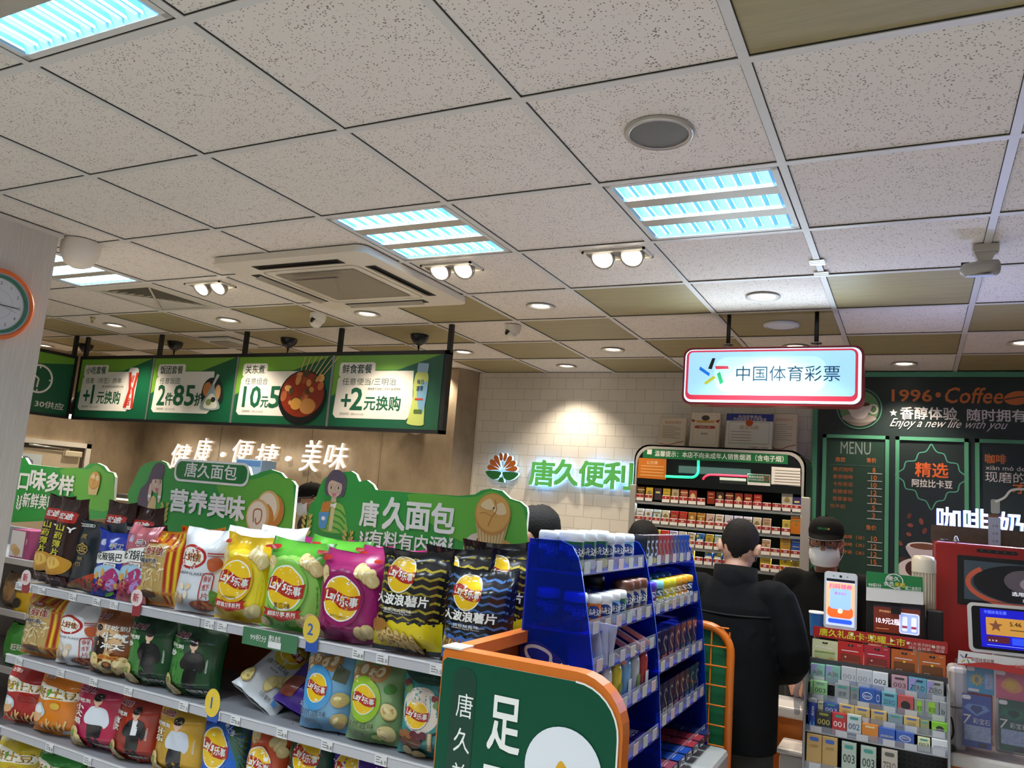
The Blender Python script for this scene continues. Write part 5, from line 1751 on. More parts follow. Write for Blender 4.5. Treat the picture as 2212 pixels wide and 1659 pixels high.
G().lathe([(.06, .15), (.06, .162), (.05, .166), (1e-6, .166)], mt('#cdd2d2', .15), (x, y, z), 24).obj('lid', e)
o = bag('snack_bag', .16, .17, .045, fm('#7a6450'), lambda g, w, h: g.sh(circ(0, .5*h, .05), fm('#a8835a')), 61, -4.13, 2.6, .946)
T(o, 'brown snack bag beside the yellow can', 'snack bag')
o = bag('snack_bag', .2, .2, .05, fm('#3f9a3c'), lambda g, w, h: g.text('旺旺', .25*w, .5*h, .3*w, .14*h, WHT, .05), 62, -4.0, 2.58, .681)
T(o, 'green snack bag with white lettering on the lowest visible side shelf', 'snack bag')

# ---------------------------------------------------------------- bread boards above the gondola
BY = 2.56
BG1, BG2, EDGE, LET = mt('#389f4a', .4), mt('#66b544', .4), mt('#e6e2d0', .5), mt('#f3f6f8', .4)
SKIN, HAIRP = mt('#d9bfae', .5), mt('#5d5265', .5)


def wheat(g, x, z, s, c, rot=0):
    g.line([(x, z-.05*s), (x+.01*s, z+.05*s)], .004*s, c, up=0)
    for k in range(4):
        for q in (-1, 1):
            g.sh(circ(x+q*.016*s, z-.03*s+.022*k*s, .016*s, .007*s, 8, q*.9), c, up=0)


def bun(g, x, z, r):
    g.sh(circ(x, z, r, r*1.02, 24), mt('#c98f4a', .4)).sh(circ(x, z+r*.06, r*.93, r*.92, 24), mt('#dba85c', .4))
    g.sh(blob([(x-r*.7, z+r*.4), (x-r*.2, z+r*.75), (x+r*.1, z+r*.3), (x-r*.3, z+r*.2)]), mt('#ecd6a3', .4)).sh(blob([(x+.0, z+r*.3), (x+r*.5, z+r*.6), (x+r*.75, z+r*.1), (x+r*.3, z)]), mt('#ecd2a0', .4), up=0)
    g.line(curve([(x-r*.2, z-r*.6), (x, z-.1*r), (x+r*.2, z+r*.2), (x+r*.1, z+r*.7)]), r*.04, mt('#a8672c', .4)).line(curve([(x-.05*r, z-.1*r), (x-r*.4, z+r*.05), (x-r*.7, z)]), r*.03, mt('#b8793a', .4), up=0)


def girl(g, x, z, s):
    """printed cartoon of a woman with round spectacles and a bread bag"""
    P = lambda pts: [(x+a*s, z+b*s) for a, b in pts]
    g.sh(P(blob([(-.3, -.95), (-.42, -.55), (-.2, -.22), (.1, -.2), (.35, -.3), (.5, -.7), (.5, -.95)])), mt('#8fbf55'))
    for k in range(4):
        g.line(P(curve([(.05, -.36-.16*k), (.28, -.42-.16*k), (.46, -.56-.16*k)])), .05*s, BG1, up=0 if k else 1)
    g.sh(P([(-.08, -.2), (.1, -.2), (.08, .02), (-.06, .02)]), SKIN).sh(P([(-.05, -.95), (.06, -.95), (.08, -.3), (-.04, -.3)]), mt('#dccb9c'))
    g.sh(P(blob([(-.3, .02), (-.32, .35), (-.12, .62), (.15, .62), (.36, .4), (.34, .02), (.2, -.06), (-.18, -.04)])), HAIRP)
    g.sh(P(circ(.01, .17, .24, .25, 22)), SKIN).sh(P(blob([(-.26, .3), (-.1, .46), (.15, .46), (.27, .28), (.1, .32), (-.1, .36)])), HAIRP)
    dk = mt('#3c3438')
    for q in (-.11, .13):
        g.line(P(circ(q, .16, .1, .105, 18)), .014*s, mt('#a58f7c'), True, up=0 if q > 0 else 1).sh(P(circ(q, .17, .02, .05, 10)), dk, up=0)
    g.sh(P(blob([(-.06, .03), (.08, .03), (.05, -.05), (-.02, -.05)], 3)), mt('#c97f86')).sh(P([(-.14, -.2), (.0, -.26), (.14, -.2), (.1, -.36), (.0, -.3), (-.1, -.36)]), LET)
    for k in range(3):
        g.sh(P(circ(-.3+.09*k, -.36+.02*k, .055, .16, 14, -.15)), mt('#c9803a'), up=.6)
    g.sh(P([(-.42, -.5), (-.08, -.46), (-.14, -.9), (-.36, -.9)]), mt('#5b9ad0')).sh(P(circ(-.25, -.64, .07, .055, 10)), LET)


def girl2(g, x, z, s):
    """printed cartoon of a long-haired woman resting her face in her hands"""
    P = lambda pts: [(x+a*s, z+b*s) for a, b in pts]
    g.sh(P(blob([(-.1, .5), (.12, .62), (.34, .52), (.3, .25), (.1, .1), (.0, -.25), (-.1, -.7), (-.3, -.85), (-.5, -.55), (-.45, -.1), (-.25, .1)])), HAIRP)
    g.sh(P(blob([(-.06, -.3), (.18, -.3), (.16, -.95), (-.1, -.95)])), mt('#dcc290')).sh(P([(-.15, -.9), (.25, -.9), (.3, -1.1), (-.15, -1.1)]), mt('#5a7fb5'))
    g.sh(P(circ(.13, .08, .2, .22, 20)), SKIN).sh(P(blob([(-.08, .2), (.05, .34), (.28, .36), (.3, .22), (.1, .2)])), HAIRP)
    for q in (.08, .25):
        g.sh(P(circ(q, .14, .016, .045, 10)), mt('#3c3438'), up=0 if q > .1 else 1)
    g.line(P(circ(.25, .13, .07, .075, 14)), .012*s, mt('#8f7c70'), True).sh(P(blob([(.1, -.02), (.25, -.04), (.16, -.12)], 3)), mt('#c97f86'))
    for q in (-.07, .3):
        g.sh(P(blob([(q-.04, .05), (q+.04, .05), (q+.06, -.25), (q+.0, -.38), (q-.06, -.25)])), SKIN)
        g.sh(P([(q-.05, -.2), (q+.06, -.2), (q+.05, -.26), (q-.05, -.26)]), LET)


def board(poly, name, lb):
    e = E(name, ((poly[0][0]+poly[-1][0])/2, BY, 1.3), lb, 'sign', 'green bread boards')
    G().slab(poly, (0, BY, 0), (1, 0, 0), (0, 0, 1), .014, BG1, EDGE).obj('panel', e)
    for x in (min(a for a, b in poly)+.18, max(a for a, b in poly)-.18):
        G().box(x-.012, BY+.001, 1.2, x+.012, BY+.013, 1.34, STEEL).obj('stake', e)
    return e, G().plane((0, BY-.0004, 0))


P3 = [(-2.228,1.44),(-2.224,1.566),(-2.22,1.604),(-2.191,1.636),(-2.178,1.685),(-2.159,1.72),(-2.125,1.739),(-2.062,1.752),(-2.023,1.758),(-1.998,1.748),(-1.978,1.719),(-1.94,1.727),(-1.909,1.711),(-1.893,1.692),(-1.7,1.692),(-1.514,1.694),(-1.444,1.704),(-1.418,1.721),(-1.38,1.73),(-1.332,1.725),(-1.297,1.699),(-1.256,1.691),(-1.228,1.673),(-1.223,1.654),(-1.225,1.521),(-1.228,1.456)]
e, g = board(P3, 'bread_board', 'green bread board with a woman holding baguettes and a muffin, rightmost of three')
g.sh(blob([(-1.742,1.684),(-1.514,1.689),(-1.435,1.698),(-1.375,1.722),(-1.304,1.694),(-1.239,1.666),(-1.233,1.512),(-1.478,1.529),(-1.625,1.584)], 3), BG2)
x, z = -2.097,1.66
girl(g, x, z, .155)
g.text('唐', -1.909,1.5975,0.084,0.097, LET, .05).text('久', -1.7905,1.606,0.103,0.12, LET, .05, up=0).text('面', -1.68,1.604,0.106,0.1, LET, .05, up=0).text('包', -1.568,1.607,0.102,0.106, LET, .05, up=0)
g.text('有料有内涵', -1.7255,1.506,0.341,0.062, LET, .03)
for q in (-1.921,1.488), (-1.538,1.5):
    wheat(g, q[0], q[1], .8, LET)
for q in (-2.001,1.476), (-2.218,1.525):
    wheat(g, q[0], q[1], 1.0, mt('#c9b25a'))
x, z = -1.359,1.626
g.sh(circ(x-.055, z-.12, .055, .06), mt('#d9d0bd')).sh(blob([(x-.06, z-.09), (x-.035, z-.075), (x-.02, z-.16), (x-.05, z-.19)]), mt('#5a2f36')).sh(circ(x+.05, z-.13, .085, .055, 22, -.4), mt('#cf9a58')).sh(circ(x+.04, z-.115, .06, .03, 18, -.4), mt('#dcae72'))
g.sh([(x-.072, z), (x+.072, z), (x+.05, z-.09), (x+.02, z-.105), (x-.02, z-.105), (x-.05, z-.09)], mt('#dcc18a'))
for k in range(9):
    g.line([(x-.064+.016*k, z-.01), (x-.044+.011*k, z-.095)], .004, mt('#b98d52'), up=0 if k else 1)
bun(g, x, z+.012, .074)
g.obj('print', e)
P2 = [(-3.207,1.356),(-3.234,1.434),(-3.319,1.54),(-3.335,1.569),(-3.331,1.596),(-3.312,1.626),(-3.295,1.67),(-3.271,1.711),(-3.222,1.736),(-3.135,1.746),(-3.102,1.739),(-3.075,1.713),(-3.038,1.715),(-3.036,1.734),(-3.015,1.754),(-2.615,1.758),(-2.58,1.743),(-2.563,1.71),(-2.53,1.718),(-2.512,1.727),(-2.451,1.742),(-2.394,1.731),(-2.359,1.706),(-2.323,1.7),(-2.302,1.682),(-2.298,1.528),(-2.296,1.415)]
e, g = board(P2, 'bread_board', 'green bread board with a long-haired woman and a roll cake, middle of three')
g.sh(blob([(-2.759,1.682),(-2.552,1.693),(-2.438,1.727),(-2.378,1.711),(-2.318,1.687),(-2.314,1.469),(-2.525,1.45),(-2.68,1.556)], 3), BG2)
x, z = -3.166,1.622
girl2(g, x, z, .185)
a, b, w_, h_ = -2.8015,1.71,0.463,0.102
g.sh(rr(a, b, w_, h_, h_*.35), LET).sh(rr(a, b, w_-.02, h_-.02, h_*.32), mt('#1f7a3c', .4))
g.text('唐久面包', -2.8035,1.715,0.323,0.066, LET, .02)
for ch, q in zip('营养美味', ((-2.9785,1.5725,0.111,0.099), (-2.8545,1.5725,0.111,0.101), (-2.736,1.569,0.102,0.1), (-2.6235,1.565,0.109,0.102))):
    g.text(ch, *q, LET, .05, up=0)
x, z = -3.064,1.51
wheat(g, x, z, 1., mt('#b9b25a'))
x, z = -2.483,1.551
for q in ((x+.045, z+.03), (x-.005, z-.01)):
    g.sh(circ(q[0]+.03, q[1]-.012, .062, .07, 22), mt('#c9843c')).sh(circ(q[0], q[1], .066, .072, 24), mt('#dcb878')).sh(circ(q[0]-.004, q[1], .055, .062, 24), mt('#ece4d0'))
g.line([(a*.62+x-.006, b*.62+z-.012) for a, b in curve([(-.03, -.04), (-.035, .04), (.03, .045), (.035, -.02), (0, -.05), (-.015, -.01)])], .006, mt('#a8623a'))
g.obj('print', e)
P1 = [(-4.376,1.353),(-4.476,1.694),(-4.398,1.72),(-4.321,1.741),(-4.257,1.746),(-4.214,1.711),(-4.17,1.711),(-4.129,1.679),(-3.885,1.674),(-3.682,1.683),(-3.651,1.705),(-3.589,1.713),(-3.534,1.7),(-3.501,1.677),(-3.459,1.672),(-3.441,1.651),(-3.429,1.543),(-3.416,1.456)]
e, g = board(P1, 'bread_board', 'green bread board at the left photo edge with a bread roll, leftmost of three')
g.sh(blob([(-3.867,1.661),(-3.652,1.678),(-3.587,1.704),(-3.502,1.668),(-3.451,1.653),(-3.436,1.498),(-3.645,1.505)], 3), BG2)
x, z = -4.335,1.646
girl(g, x, z, .155)
for ch, q in zip('口味多样', ((-4.1425,1.5875,0.083,0.081), (-4.0255,1.6055,0.127,0.103), (-3.901,1.5975,0.102,0.097), (-3.7915,1.59,0.113,0.096))):
    g.text(ch, *q, LET, .05, up=0)
g.text('新鲜美味', -3.9885,1.496,0.267,0.074, LET, .03)
for q in (-4.15,1.477), (-4.223,1.482):
    wheat(g, q[0], q[1], .8, LET)
x, z = -3.58,1.627
g.sh([(x-.042, z-.015), (x+.042, z-.015), (x+.03, z-.07), (x-.03, z-.07)], mt('#dcc18a'))
bun(g, x, z, .043)
g.obj('print', e)

# ---------------------------------------------------------------- orange cart with the blue gum rack
ORG_, GRN = mt('#c9691a', .3), mt('#024a31', .5, sp=.25)
CXL, CXR = -.977, -.532
cart = E('promotion_cart', (-.76, 2.45, 0), 'orange framed cart with green end panels holding the blue gum rack', 'cart')
def rtop(x0, x1, z0, z1, r, rl=.01):
    return [(x0, z0), (x1, z0)]+[(x1-r+r*cos(a*PI/16), z1-r+r*sin(a*PI/16)) for a in range(9)]+[(x0+rl, z1), (x0, z1-rl)]
p = rtop(CXL, CXR, .15, 1.345, .11)
f = G().slab(p, (0, 1.645, 0), (1, 0, 0), (0, 0, 1), .045, ORG_).obj('end_frame', cart)
g = G().slab(rtop(CXL+.004, CXR-.008, .2, 1.325, .1), (0, 1.642, 0), (1, 0, 0), (0, 0, 1), .002, GRN, mt('#d9d9d0')).plane((0, 1.6418, 0))
g.line(rtop(CXL+.004, CXR-.009, .2, 1.325, .1)[1:11], .004, mt('#e3e3da'))
ax, az = -0.907,1.24
g.sh(rr(ax-.004, az-.29, .062, .72, .03), mt('#033a29', .35))
for k, ch in enumerate('唐久美'):
    g.text(ch, ax+.001-.0*k, az+.0-.075*k-.012, .042, .052, WHT, .01, up=0 if k else 1)
ax, az = -0.802,1.207
g.text('足', ax, az, .078, .112, WHT, .03).text('不', ax-.004, az-.145, .08, .105, WHT, .03, up=0)
ax, az = -0.658,1.141
g.sh(circ(ax, az, .088, n=40), mt('#dfe3e8', .4)).sh(blob([(ax-.004, az+.02), (ax+.012, az), (ax-.006, az-.02), (ax-.016, az)]), mt('#d9a21c'))
g.obj('front_panel', cart)
G().box(CXL, 1.69, 1.315, CXL+.035, 3.3, 1.345, ORG_).box(CXL, 1.69, .2, CXL+.006, 3.3, 1.315, mt('#7a3410', .4)).obj('side_rail', cart)
G().box(CXL-.002, 1.643, 1.345, CXL+.05, 1.7, 1.349, mt('#d8d8d4', .3)).obj('corner_tape', cart)
yb = 3.32
q = rtop(CXL, -.648, .2, 1.255, .1)
g = G().tube([(a, yb, b) for a, b in q[1:]], .017, ORG_, 10)
g.tube([(a, yb, b) for a, b in [q[-1], q[0], q[1]]], .017, ORG_, 10)
f = g.obj('end_frame', cart)
g = G()
for k in range(5):
    x = CXL+.04+.071*k
    g.tube([(x, yb-.006, .22), (x, yb-.006, 1.24)], .0035, ORG_, 6)
for k in range(14):
    g.tube([(CXL+.01, yb-.011, .28+.075*k), (-.655, yb-.011, .28+.075*k)], .003, ORG_, 6)
g.obj('wire_grid', f)
G().slab(rtop(CXL+.01, -.655, .22, 1.245, .09), (0, yb+.006, 0), (1, 0, 0), (0, 0, 1), .006, mt('#0a5a33', .45)).obj('back_panel', f)
G().box(CXL, 1.69, .66, -.58, 3.3, .7, ORG_).box(CXL, 1.69, .15, -.6, 3.3, .19, ORG_).obj('deck', cart)
for y in (1.75, 3.22):
    for x in (CXL+.06, -.7):
        G().tube([(x-.012, y, .05), (x+.012, y, .05)], .05, BK, 14).box(x-.02, y-.02, .05, x+.02, y+.02, .15, MET).obj('castor', cart)

rack = E('gum_rack', (-.86, 2.64, .7), 'translucent blue acrylic gum display rack with stepped shelves', 'display rack')
BLU = clear('#2a5cf0', .1)
BLS = mt('#0d23a0', .2)
LIP = clear('#e4e6ee', .16)
prof = [(.70, -.70), (.92, -.718), (1.15, -.735), (1.28, -.748), (1.38, -.766), (1.46, -.783), (1.52, -.797), (1.555, -.808), (1.585, -.828), (1.597, -.862)]
def fx(z):
    for (z0, x0), (z1, x1) in zip(prof, prof[1:]):
        if z <= z1:
            return x0+(x1-x0)*(z-z0)/(z1-z0)
    return -.86
side = [(-.958, .7)]+[(x, z) for z, x in prof]+[(-.957, 1.595)]
YP = (2.03, 2.62, 3.25)
for k, y in enumerate(YP):
    s_ = G().slab(side, (0, y, 0), (1, 0, 0), (0, 0, 1), .005, BLU, mt('#3a6cff', .2)).obj('side_panel', rack)
    if k == 0:
        g = G().plane((0, y-.0006, 0))
        x, z = -0.882,1.282
        g.sh(blob([(x-.075, z+.015), (x-.03, z+.04), (x+.05, z+.0), (x+.1, z-.05), (x+.09, z-.1), (x, z-.08), (x-.06, z-.03)]), mt('#0c1d6e', .3))
        g.line(curve([(x+.012, z-.015), (x+.01, z+.012), (x-.03, z+.026), (x-.062, z+.018), (x-.05, z-.008), (x-.005, z-.03)]), .009, mt('#c9ccd6', .25, me=.5))
        g.text('tride', x+.045, z-.02, .07, .034, WHT, .01, rot=-.2, shear=.2).text('炫迈', x+.06, z-.065, .05, .026, WHT, 0, rot=-.2)
        g.obj('brand_sticker', s_)
G().box(-.962, 2.03, .7, -.957, 3.25, 1.58, BLS).obj('back_panel', rack)
SHV = [(0, 1.515), (0, 1.36), (0, 1.265), (0, 1.135), (0, .99), (1, 1.515), (1, 1.36), (1, 1.178), (1, 1.01), (1, .86)]
for b, z in SHV:
    ya, yb_ = YP[b]+.006, YP[b+1]-.006
    x = fx(z+.02)
    sh_ = G().box(-.957, ya, z-.006, x, yb_, z-.001, BLS).obj('shelf', rack)
    g = G()
    g.add([(x, ya, z-.008), (x, yb_, z-.008), (x-.004, yb_, z+.034), (x-.004, ya, z+.034), (x-.002, ya, z-.008), (x-.002, yb_, z-.008), (x-.006, yb_, z+.034), (x-.006, ya, z+.034)], [(0, 1, 2, 3), (7, 6, 5, 4), (3, 2, 6, 7)], LIP)
    g.obj('lip', sh_)
    for k in range(6):
        y = ya+.05+k*(yb_-ya-.1)/5
        G().box(x-.0008, y-.024, z-.004, x+.0004, y+.02, z+.028, mt(('#b9b9be', '#c3c1b6', '#c9b4b4', '#b4bfb6')[(k+int(z*100)) % 4], .4)).obj('price_label', sh_)
NAV = mt('#1c3a86', .35)


def gum_bottle(x, y, z, r, h, col, cap, label, acc=None, txt='益达', group='gum bottles', capn='white cap'):
    e = E('gum_bottle', (x, y, z), label, 'gum', group)
    ch = h*.26
    g = G().lathe([(r*.9, 0), (r, .004), (r, h*.5), (r*.96, h-ch)], mt(col, .3), (x, y, z), 20)
    a = math.radians(-38)     # artwork faces the aisle corner
    def mp(u, v, l): return V((x+(r+.0004*l)*cos(a+u/r), y+(r+.0004*l)*sin(a+u/r), z+v))
    g.map, g.drape, g.l = mp, r*.5, 1
    if txt == '益达':
        g.sh(circ(-.25*r, h*.48, r*.72, h*.2), NAV)
        g.text('益达', 0, h*.48, r*1.5, h*.2, WHT, .04)
        g.sh(circ(.2*r, h*.16, r*.7, h*.12), mt(acc or '#d8c23c', .35))
        g.sh(circ(-1.2*r, h*.58, r*.4, h*.13), NAV).text('益达', -1.1*r, h*.58, r*.9, h*.14, WHT, .04).sh(circ(-1.*r, h*.22, r*.5, h*.15), mt(acc or '#d8c23c', .35))
    else:
        g.sh(circ(0, h*.3, r*.8, h*.22), mt(acc or '#222c44', .35))
        g.text(txt, 0, h*.3, r*1.6, h*.2, WHT, .04)
        g.text('S', 0, h*.58, r*.7, h*.2, mt('#c9ccd2', .25), .02, shear=.3)
    g.obj('bottle', e)
    g.drape = 0
    m = mt(cap, .35)
    G().lathe([(r*.98, h-ch), (r*1.02, h-ch+.002), (r*1.02, h-.008), (r*.9, h-.001), (1e-6, h)], m, (x, y, z), 20).box(x-.004, y-r*1.06, z+h-ch*.6, x+.004, y-r*.98, z+h-ch*.45, m).obj('cap', e)
    return e


Z1 = 1.5155
FR = [('#0f5a34', '#d8c92e', 'green gum bottle at the near end of the top rack shelf'), ('#0f5a34', '#d9d9d9', 'green gum bottle second from the near end, top rack shelf'), ('#12603a', '#e0cc3a', 'green gum bottle with yellow flower, third on the top rack shelf'),
      ('#b9c0c8', '#a5342c', 'pale gum bottle with red fruit on the top rack shelf'), ('#b4b6d0', '#6a3fa0', 'pale gum bottle with violet fruit on the top rack shelf'), ('#7fb6dc', '#d8cf6a', 'sky blue gum bottle at the partition, top rack shelf')]
for k, (c, a_, lb) in enumerate(FR):
    gum_bottle(-.852, 2.082+.096*k-.02*(k > 2), Z1, .036 if k < 3 else .031, .108 if k < 3 else .1, c, '#dfe6ee', lb, a_)
for k in range(5):
    gum_bottle(-.922, 2.09+.1*k, Z1, .032, .104, ('#0f5a34', '#0f5a34', '#c3c9cf', '#7fb6dc', '#c3c9cf')[k], '#dfe6ee', 'white-capped gum bottle in the back row of the top shelf, %s' % ('nearest the near panel', 'second from the near panel', 'middle one', 'second from the partition', 'beside the partition')[k], '#4fa05a')
Z2 = 1.3605
for k, (x, y, r, h, c, cap, a_, lb) in enumerate([(-.83, 2.085, .033, .1, '#5a2f22', '#dfe6ee', '#6fae5a', 'brown gum bottle seen through the blue end panel on the second rack shelf'), (-.915, 2.09, .033, .102, '#3f2a20', '#dfe6ee', '#6fae5a', 'dark brown gum bottle behind the blue end panel, back one'),
        (-.815, 2.165, .029, .09, '#d8701c', '#e3e6ea', '#e09a3a', 'orange gum bottle with white cap on the second rack shelf'), (-.805, 2.232, .029, .09, '#dcdfe2', '#e8ebee', '#b8304a', 'white gum bottle with pink fruit on the second rack shelf'),
        (-.805, 2.3, .029, .09, '#7fb6d8', '#e8ebee', '#9fd0e0', 'light blue gum bottle on the second rack shelf'), (-.808, 2.366, .029, .09, '#1f7a48', '#e8ebee', '#d8e0d8', 'green gum bottle with white cap on the second rack shelf'),
        (-.812, 2.436, .033, .115, '#b9aca2', '#6b4332', '#6b4332', 'brown-capped gum bottle, first of three on the second rack shelf'), (-.812, 2.508, .033, .115, '#b9aca2', '#6b4332', '#6b4332', 'brown-capped gum bottle, middle of three on the second rack shelf'),
        (-.812, 2.579, .033, .115, '#b9aca2', '#6b4332', '#6b4332', 'brown-capped gum bottle against the partition on the second rack shelf'), (-.9, 2.4, .035, .125, '#1d1c22', '#17161a', '#33303a', 'black-capped gum bottle at the back of the second rack shelf')]):
    gum_bottle(x, y, Z2, r, h, c, cap, lb, a_)
SB = [('#5a3a96', '#4a2fa8'), ('#1f5c66', '#7cc0cc'), ('#c3a81c', '#c9b91c'), ('#bfae24', '#c9c226'), ('#a8741c', '#d39a1c'), ('#8a5a1a', '#d8961c'), ('#1c3f78', '#d89a20')]
NM = ['violet-capped', 'teal-capped', 'first yellow-capped', 'second yellow-capped', 'first orange-capped', 'second orange-capped', 'navy orange-capped']
for k in range(7):
    gum_bottle(-.805, 2.668+.083*k, Z2, .031, .098, SB[k][0], SB[k][1], '%s fruit gum tub in the front row of the far second shelf' % NM[k], ['#5a2f6a', '#c9c23c', '#d8c92e', '#d8c92e', '#d39a3c', '#c9822c', '#23345e'][k], '果味')
for k in range(6):
    gum_bottle(-.885, 2.7+.088*k, Z2, .031, .1, ('#16486a', '#6a8f2a', '#1c5a8a', '#16486a', '#1f4f9a', '#16486a')[k], ('#2a78b8', '#5f9a3c', '#3a8ac4', '#2a78b8', '#3a7ad0', '#2a78b8')[k], 'gum tub in the back row of the far second shelf, %s from the partition' % ('first', 'second', 'third', 'fourth', 'fifth', 'sixth')[k], None, '果味')


def gum_pack(x, y, z, w, d, h, col, label, stripe='#c9ccd2', letter='S', group='gum packs on the rack', rot=None, top='#10142c'):
    """carton whose printed side faces +x"""
    g = G()
    M_ = MX.Translation((x, y, z))
    if rot:
        M_ = M_ @ rot
    g.X = M_
    g.box(-d/2, -w/2, 0, d/2, w/2, h, mt(col, .18), .002)
    g.box(-d/2+.001, -w/2+.001, h-.001, d/2-.001, w/2-.001, h+.0006, mt(top, .15))
    g.plane((d/2, 0, 0), (0, 1, 0))
    if letter == 'S':
        pts = curve([(w*.3, h*.72), (0, h*.8), (-w*.26, h*.66), (0, h*.5), (w*.24, h*.36), (0, h*.2), (-w*.3, h*.26)], 5)
        g.sh(rc(-w*.46, h*.04, w*.46, h*.3), mt(stripe, .2)).line(pts, w*.13, mt('#b9bcc6', .15, me=.6))
    elif letter == '5':
        g.sh(rc(-w*.45, h*.02, w*.45, h*.2), mt(stripe, .2)).text('5', 0, h*.55, w*.7, h*.55, mt('#9fb4d6', .2), .02)
    else:
        g.sh(rc(-w*.4, h*.1, w*.4, h*.4), mt(stripe, .3)).text(letter, 0, h*.66, w*.8, h*.2, mt('#3a3436'), .0)
    o = g.obj('gum_pack', org=(x, y, z))
    if rot:
        pass
    return T(o, label, 'gum', group)


ORD = ['first', 'second', 'third', 'fourth', 'fifth', 'sixth', 'seventh', 'eighth', 'ninth', 'tenth', 'eleventh', 'twelfth']
C5 = [('#15181f', '#d8c23c', '5')]*3+[('#8f2a36', '#a8384a', 'S')]*2+[('#a02038', '#c02a4a', 'S')]+[('#7a2048', '#8c2a58', 'S')]+[('#37508a', '#4a6ab0', 'S')]*2+[('#1f4fae', '#2a5fc0', 'S')]*3
for k, (c, st_, le) in enumerate(C5):
    cn = 'black and yellow' if le == '5' else {'#8f2a36': 'dark red', '#a02038': 'crimson', '#7a2048': 'plum', '#37508a': 'steel blue', '#1f4fae': 'bright blue'}[c]
    gum_pack(-.83, 2.65+.049*k, Z1, .045, .05, .095, c, '%s gum carton on the far top rack shelf, %s from the partition' % (cn, ORD[k]), st_, le, top='#5a2a3a' if 2 < k < 7 else '#1a2140')
ST2 = ['#b0522a', '#b0522a', '#b84a2a', '#9a3a5a', '#5f6a2a', '#2a5a9a', '#6a6a2a']
for k in range(7):
    gum_pack(-.79, 2.675+.083*k, 1.1785, .07, .06, .118, '#141c46', 'navy gum carton on the far third rack shelf, %s from the partition' % ORD[k], ST2[k])
ST3 = ['#cfc39a', '#cfc39a', '#cbbf94', '#9a4a5a', '#8a4a6a', '#2a5a9a', '#2a6a9a', '#35507a']
for k in range(8):
    gum_pack(-.775, 2.668+.073*k, 1.0105, .062, .06, .118, '#10163a', 'navy gum carton on the far fourth rack shelf, %s from the partition' % ORD[k], ST3[k])
ST4 = ['#7a3a4a', '#1f3f8a', '#1f3f8a', '#8a2f38', '#8a2f38', '#202a50']
for k in range(6):
    for j in range(2):
        gum_pack(-.735-.1*j, 2.68+.095*k, .863+.0*j, .08, .095, .024, '#121838', 'navy gum carton lying flat on the lowest far shelf, %s row, %s from the partition' % (('front', 'rear')[j], ORD[k]), ST4[k], 'S', rot=None, top=ST4[k])
# printed tops of the lying cartons are their own thing's colour; small tubes and flat boxes on the near bay
for k, (c, lb) in enumerate((('#c9ccd2', 'clear wrapped mint tube'), ('#c9b83a', 'yellow wrapped mint tube'), ('#6fa3d0', 'sky blue and green mint tube'), ('#b9bcc0', 'silver wrapped mint tube'), ('#b03a3a', 'red topped mint tube'))):
    x, y, z = -.77, 2.2+.085*k, 1.1355
    g = G().tube([(x, y, z), (x, y, z+.05), (x, y, z+.095), (x, y, z+.115)], [.026, .027, .027, .02], mt(c, .2), 12, .6).plane((x+.0165, y, z), (0, 1, 0))
    g.sh(rc(-.015, .02, .015, .06), mt('#6f8a3a' if k % 2 else '#d9dcd9', .3)).sh(rc(-.013, .004, .013, .02), mt('#e0e0de'))
    T(g.obj('mint_tube', org=(x, y, z)), lb+' on the near fourth rack shelf', 'sweets', 'mint tubes on the rack')
for k, (y, rz, dz, lb) in enumerate(((2.30, .5, 0, 'lowest flat pink and white box leaning on the near third shelf'), (2.40, .42, .012, 'flat pink and white box in the middle of the near third shelf'), (2.47, .36, .02, 'flat pink and white box next to the partition side of the near third shelf'), (2.53, .5, .028, 'topmost flat pink and white box nearest the partition'))):
    g = G()
    g.X = MX.Translation((-.80, y, 1.2675+dz)) @ MX.Rotation(rz, 4, 'Z') @ MX.Rotation(.5, 4, 'Y')
    g.box(-.07, -.022, 0, .05, .022, .014, mt('#c3686c', .25), .001).plane((0, 0, .014), (1, 0, 0), (0, 1, 0))
    g.sh(rc(-.069, -.0215, .049, .0215), mt('#d9d4d6', .25)).sh(rc(-.066, -.018, -.035, .018), mt('#c9c9ce')).text('只', -.05, 0, .018, .024, BK, 0, rot=PI/2).sh(circ(.02, 0, .02, .014), mt('#c98a9a')).sh(circ(.03, .004, .01, .008), mt('#a85a72'))
    T(g.obj('sweet_box', org=(-.80, y, 1.2675+dz)), lb, 'sweets', 'flat sweet boxes on the rack')
g = G()
for k in range(3):
    g.X = MX.Translation((-.79, 2.1+.03*k, 1.268)) @ MX.Rotation(.16*k-.2, 4, 'Y') @ MX.Rotation(.3, 4, 'Z')
    g.box(-.05, -.003, 0, .045, .003, .11, clear('#cfd6ea', .35, .1), .002)
T(g.obj('plastic_sleeve', org=(-.79, 2.13, 1.268)), 'clear plastic sleeves standing at the near end of the third rack shelf', 'packaging')
for k in range(4):
    g = G().box(-.95, 2.08+.12*k, .992, -.74, 2.18+.12*k, 1.01, mt('#2a2070', .25), .003).plane((0, 0, 1.0105), (0, 1, 0), (-1, 0, 0))
    g.text('ALPEN', 2.13+.12*k, .78, .08, .03, mt('#d9d9e6'), .01)
    T(g.obj('chocolate_bar', org=(-.85, 2.13+.12*k, .992)), 'dark violet chocolate bar on the lowest near shelf, %s from the end panel' % ORD[k], 'sweets', 'chocolate bars on the rack')
g = G().box(-.80, 2.9, .7005, -.62, 3.22, .83, clear('#d5d7d6', .5, .2), .02)
T(g.obj('plastic_box', org=(-.71, 3.06, .7005)), 'cloudy grey plastic box low in the cart by the wire grid', 'box')

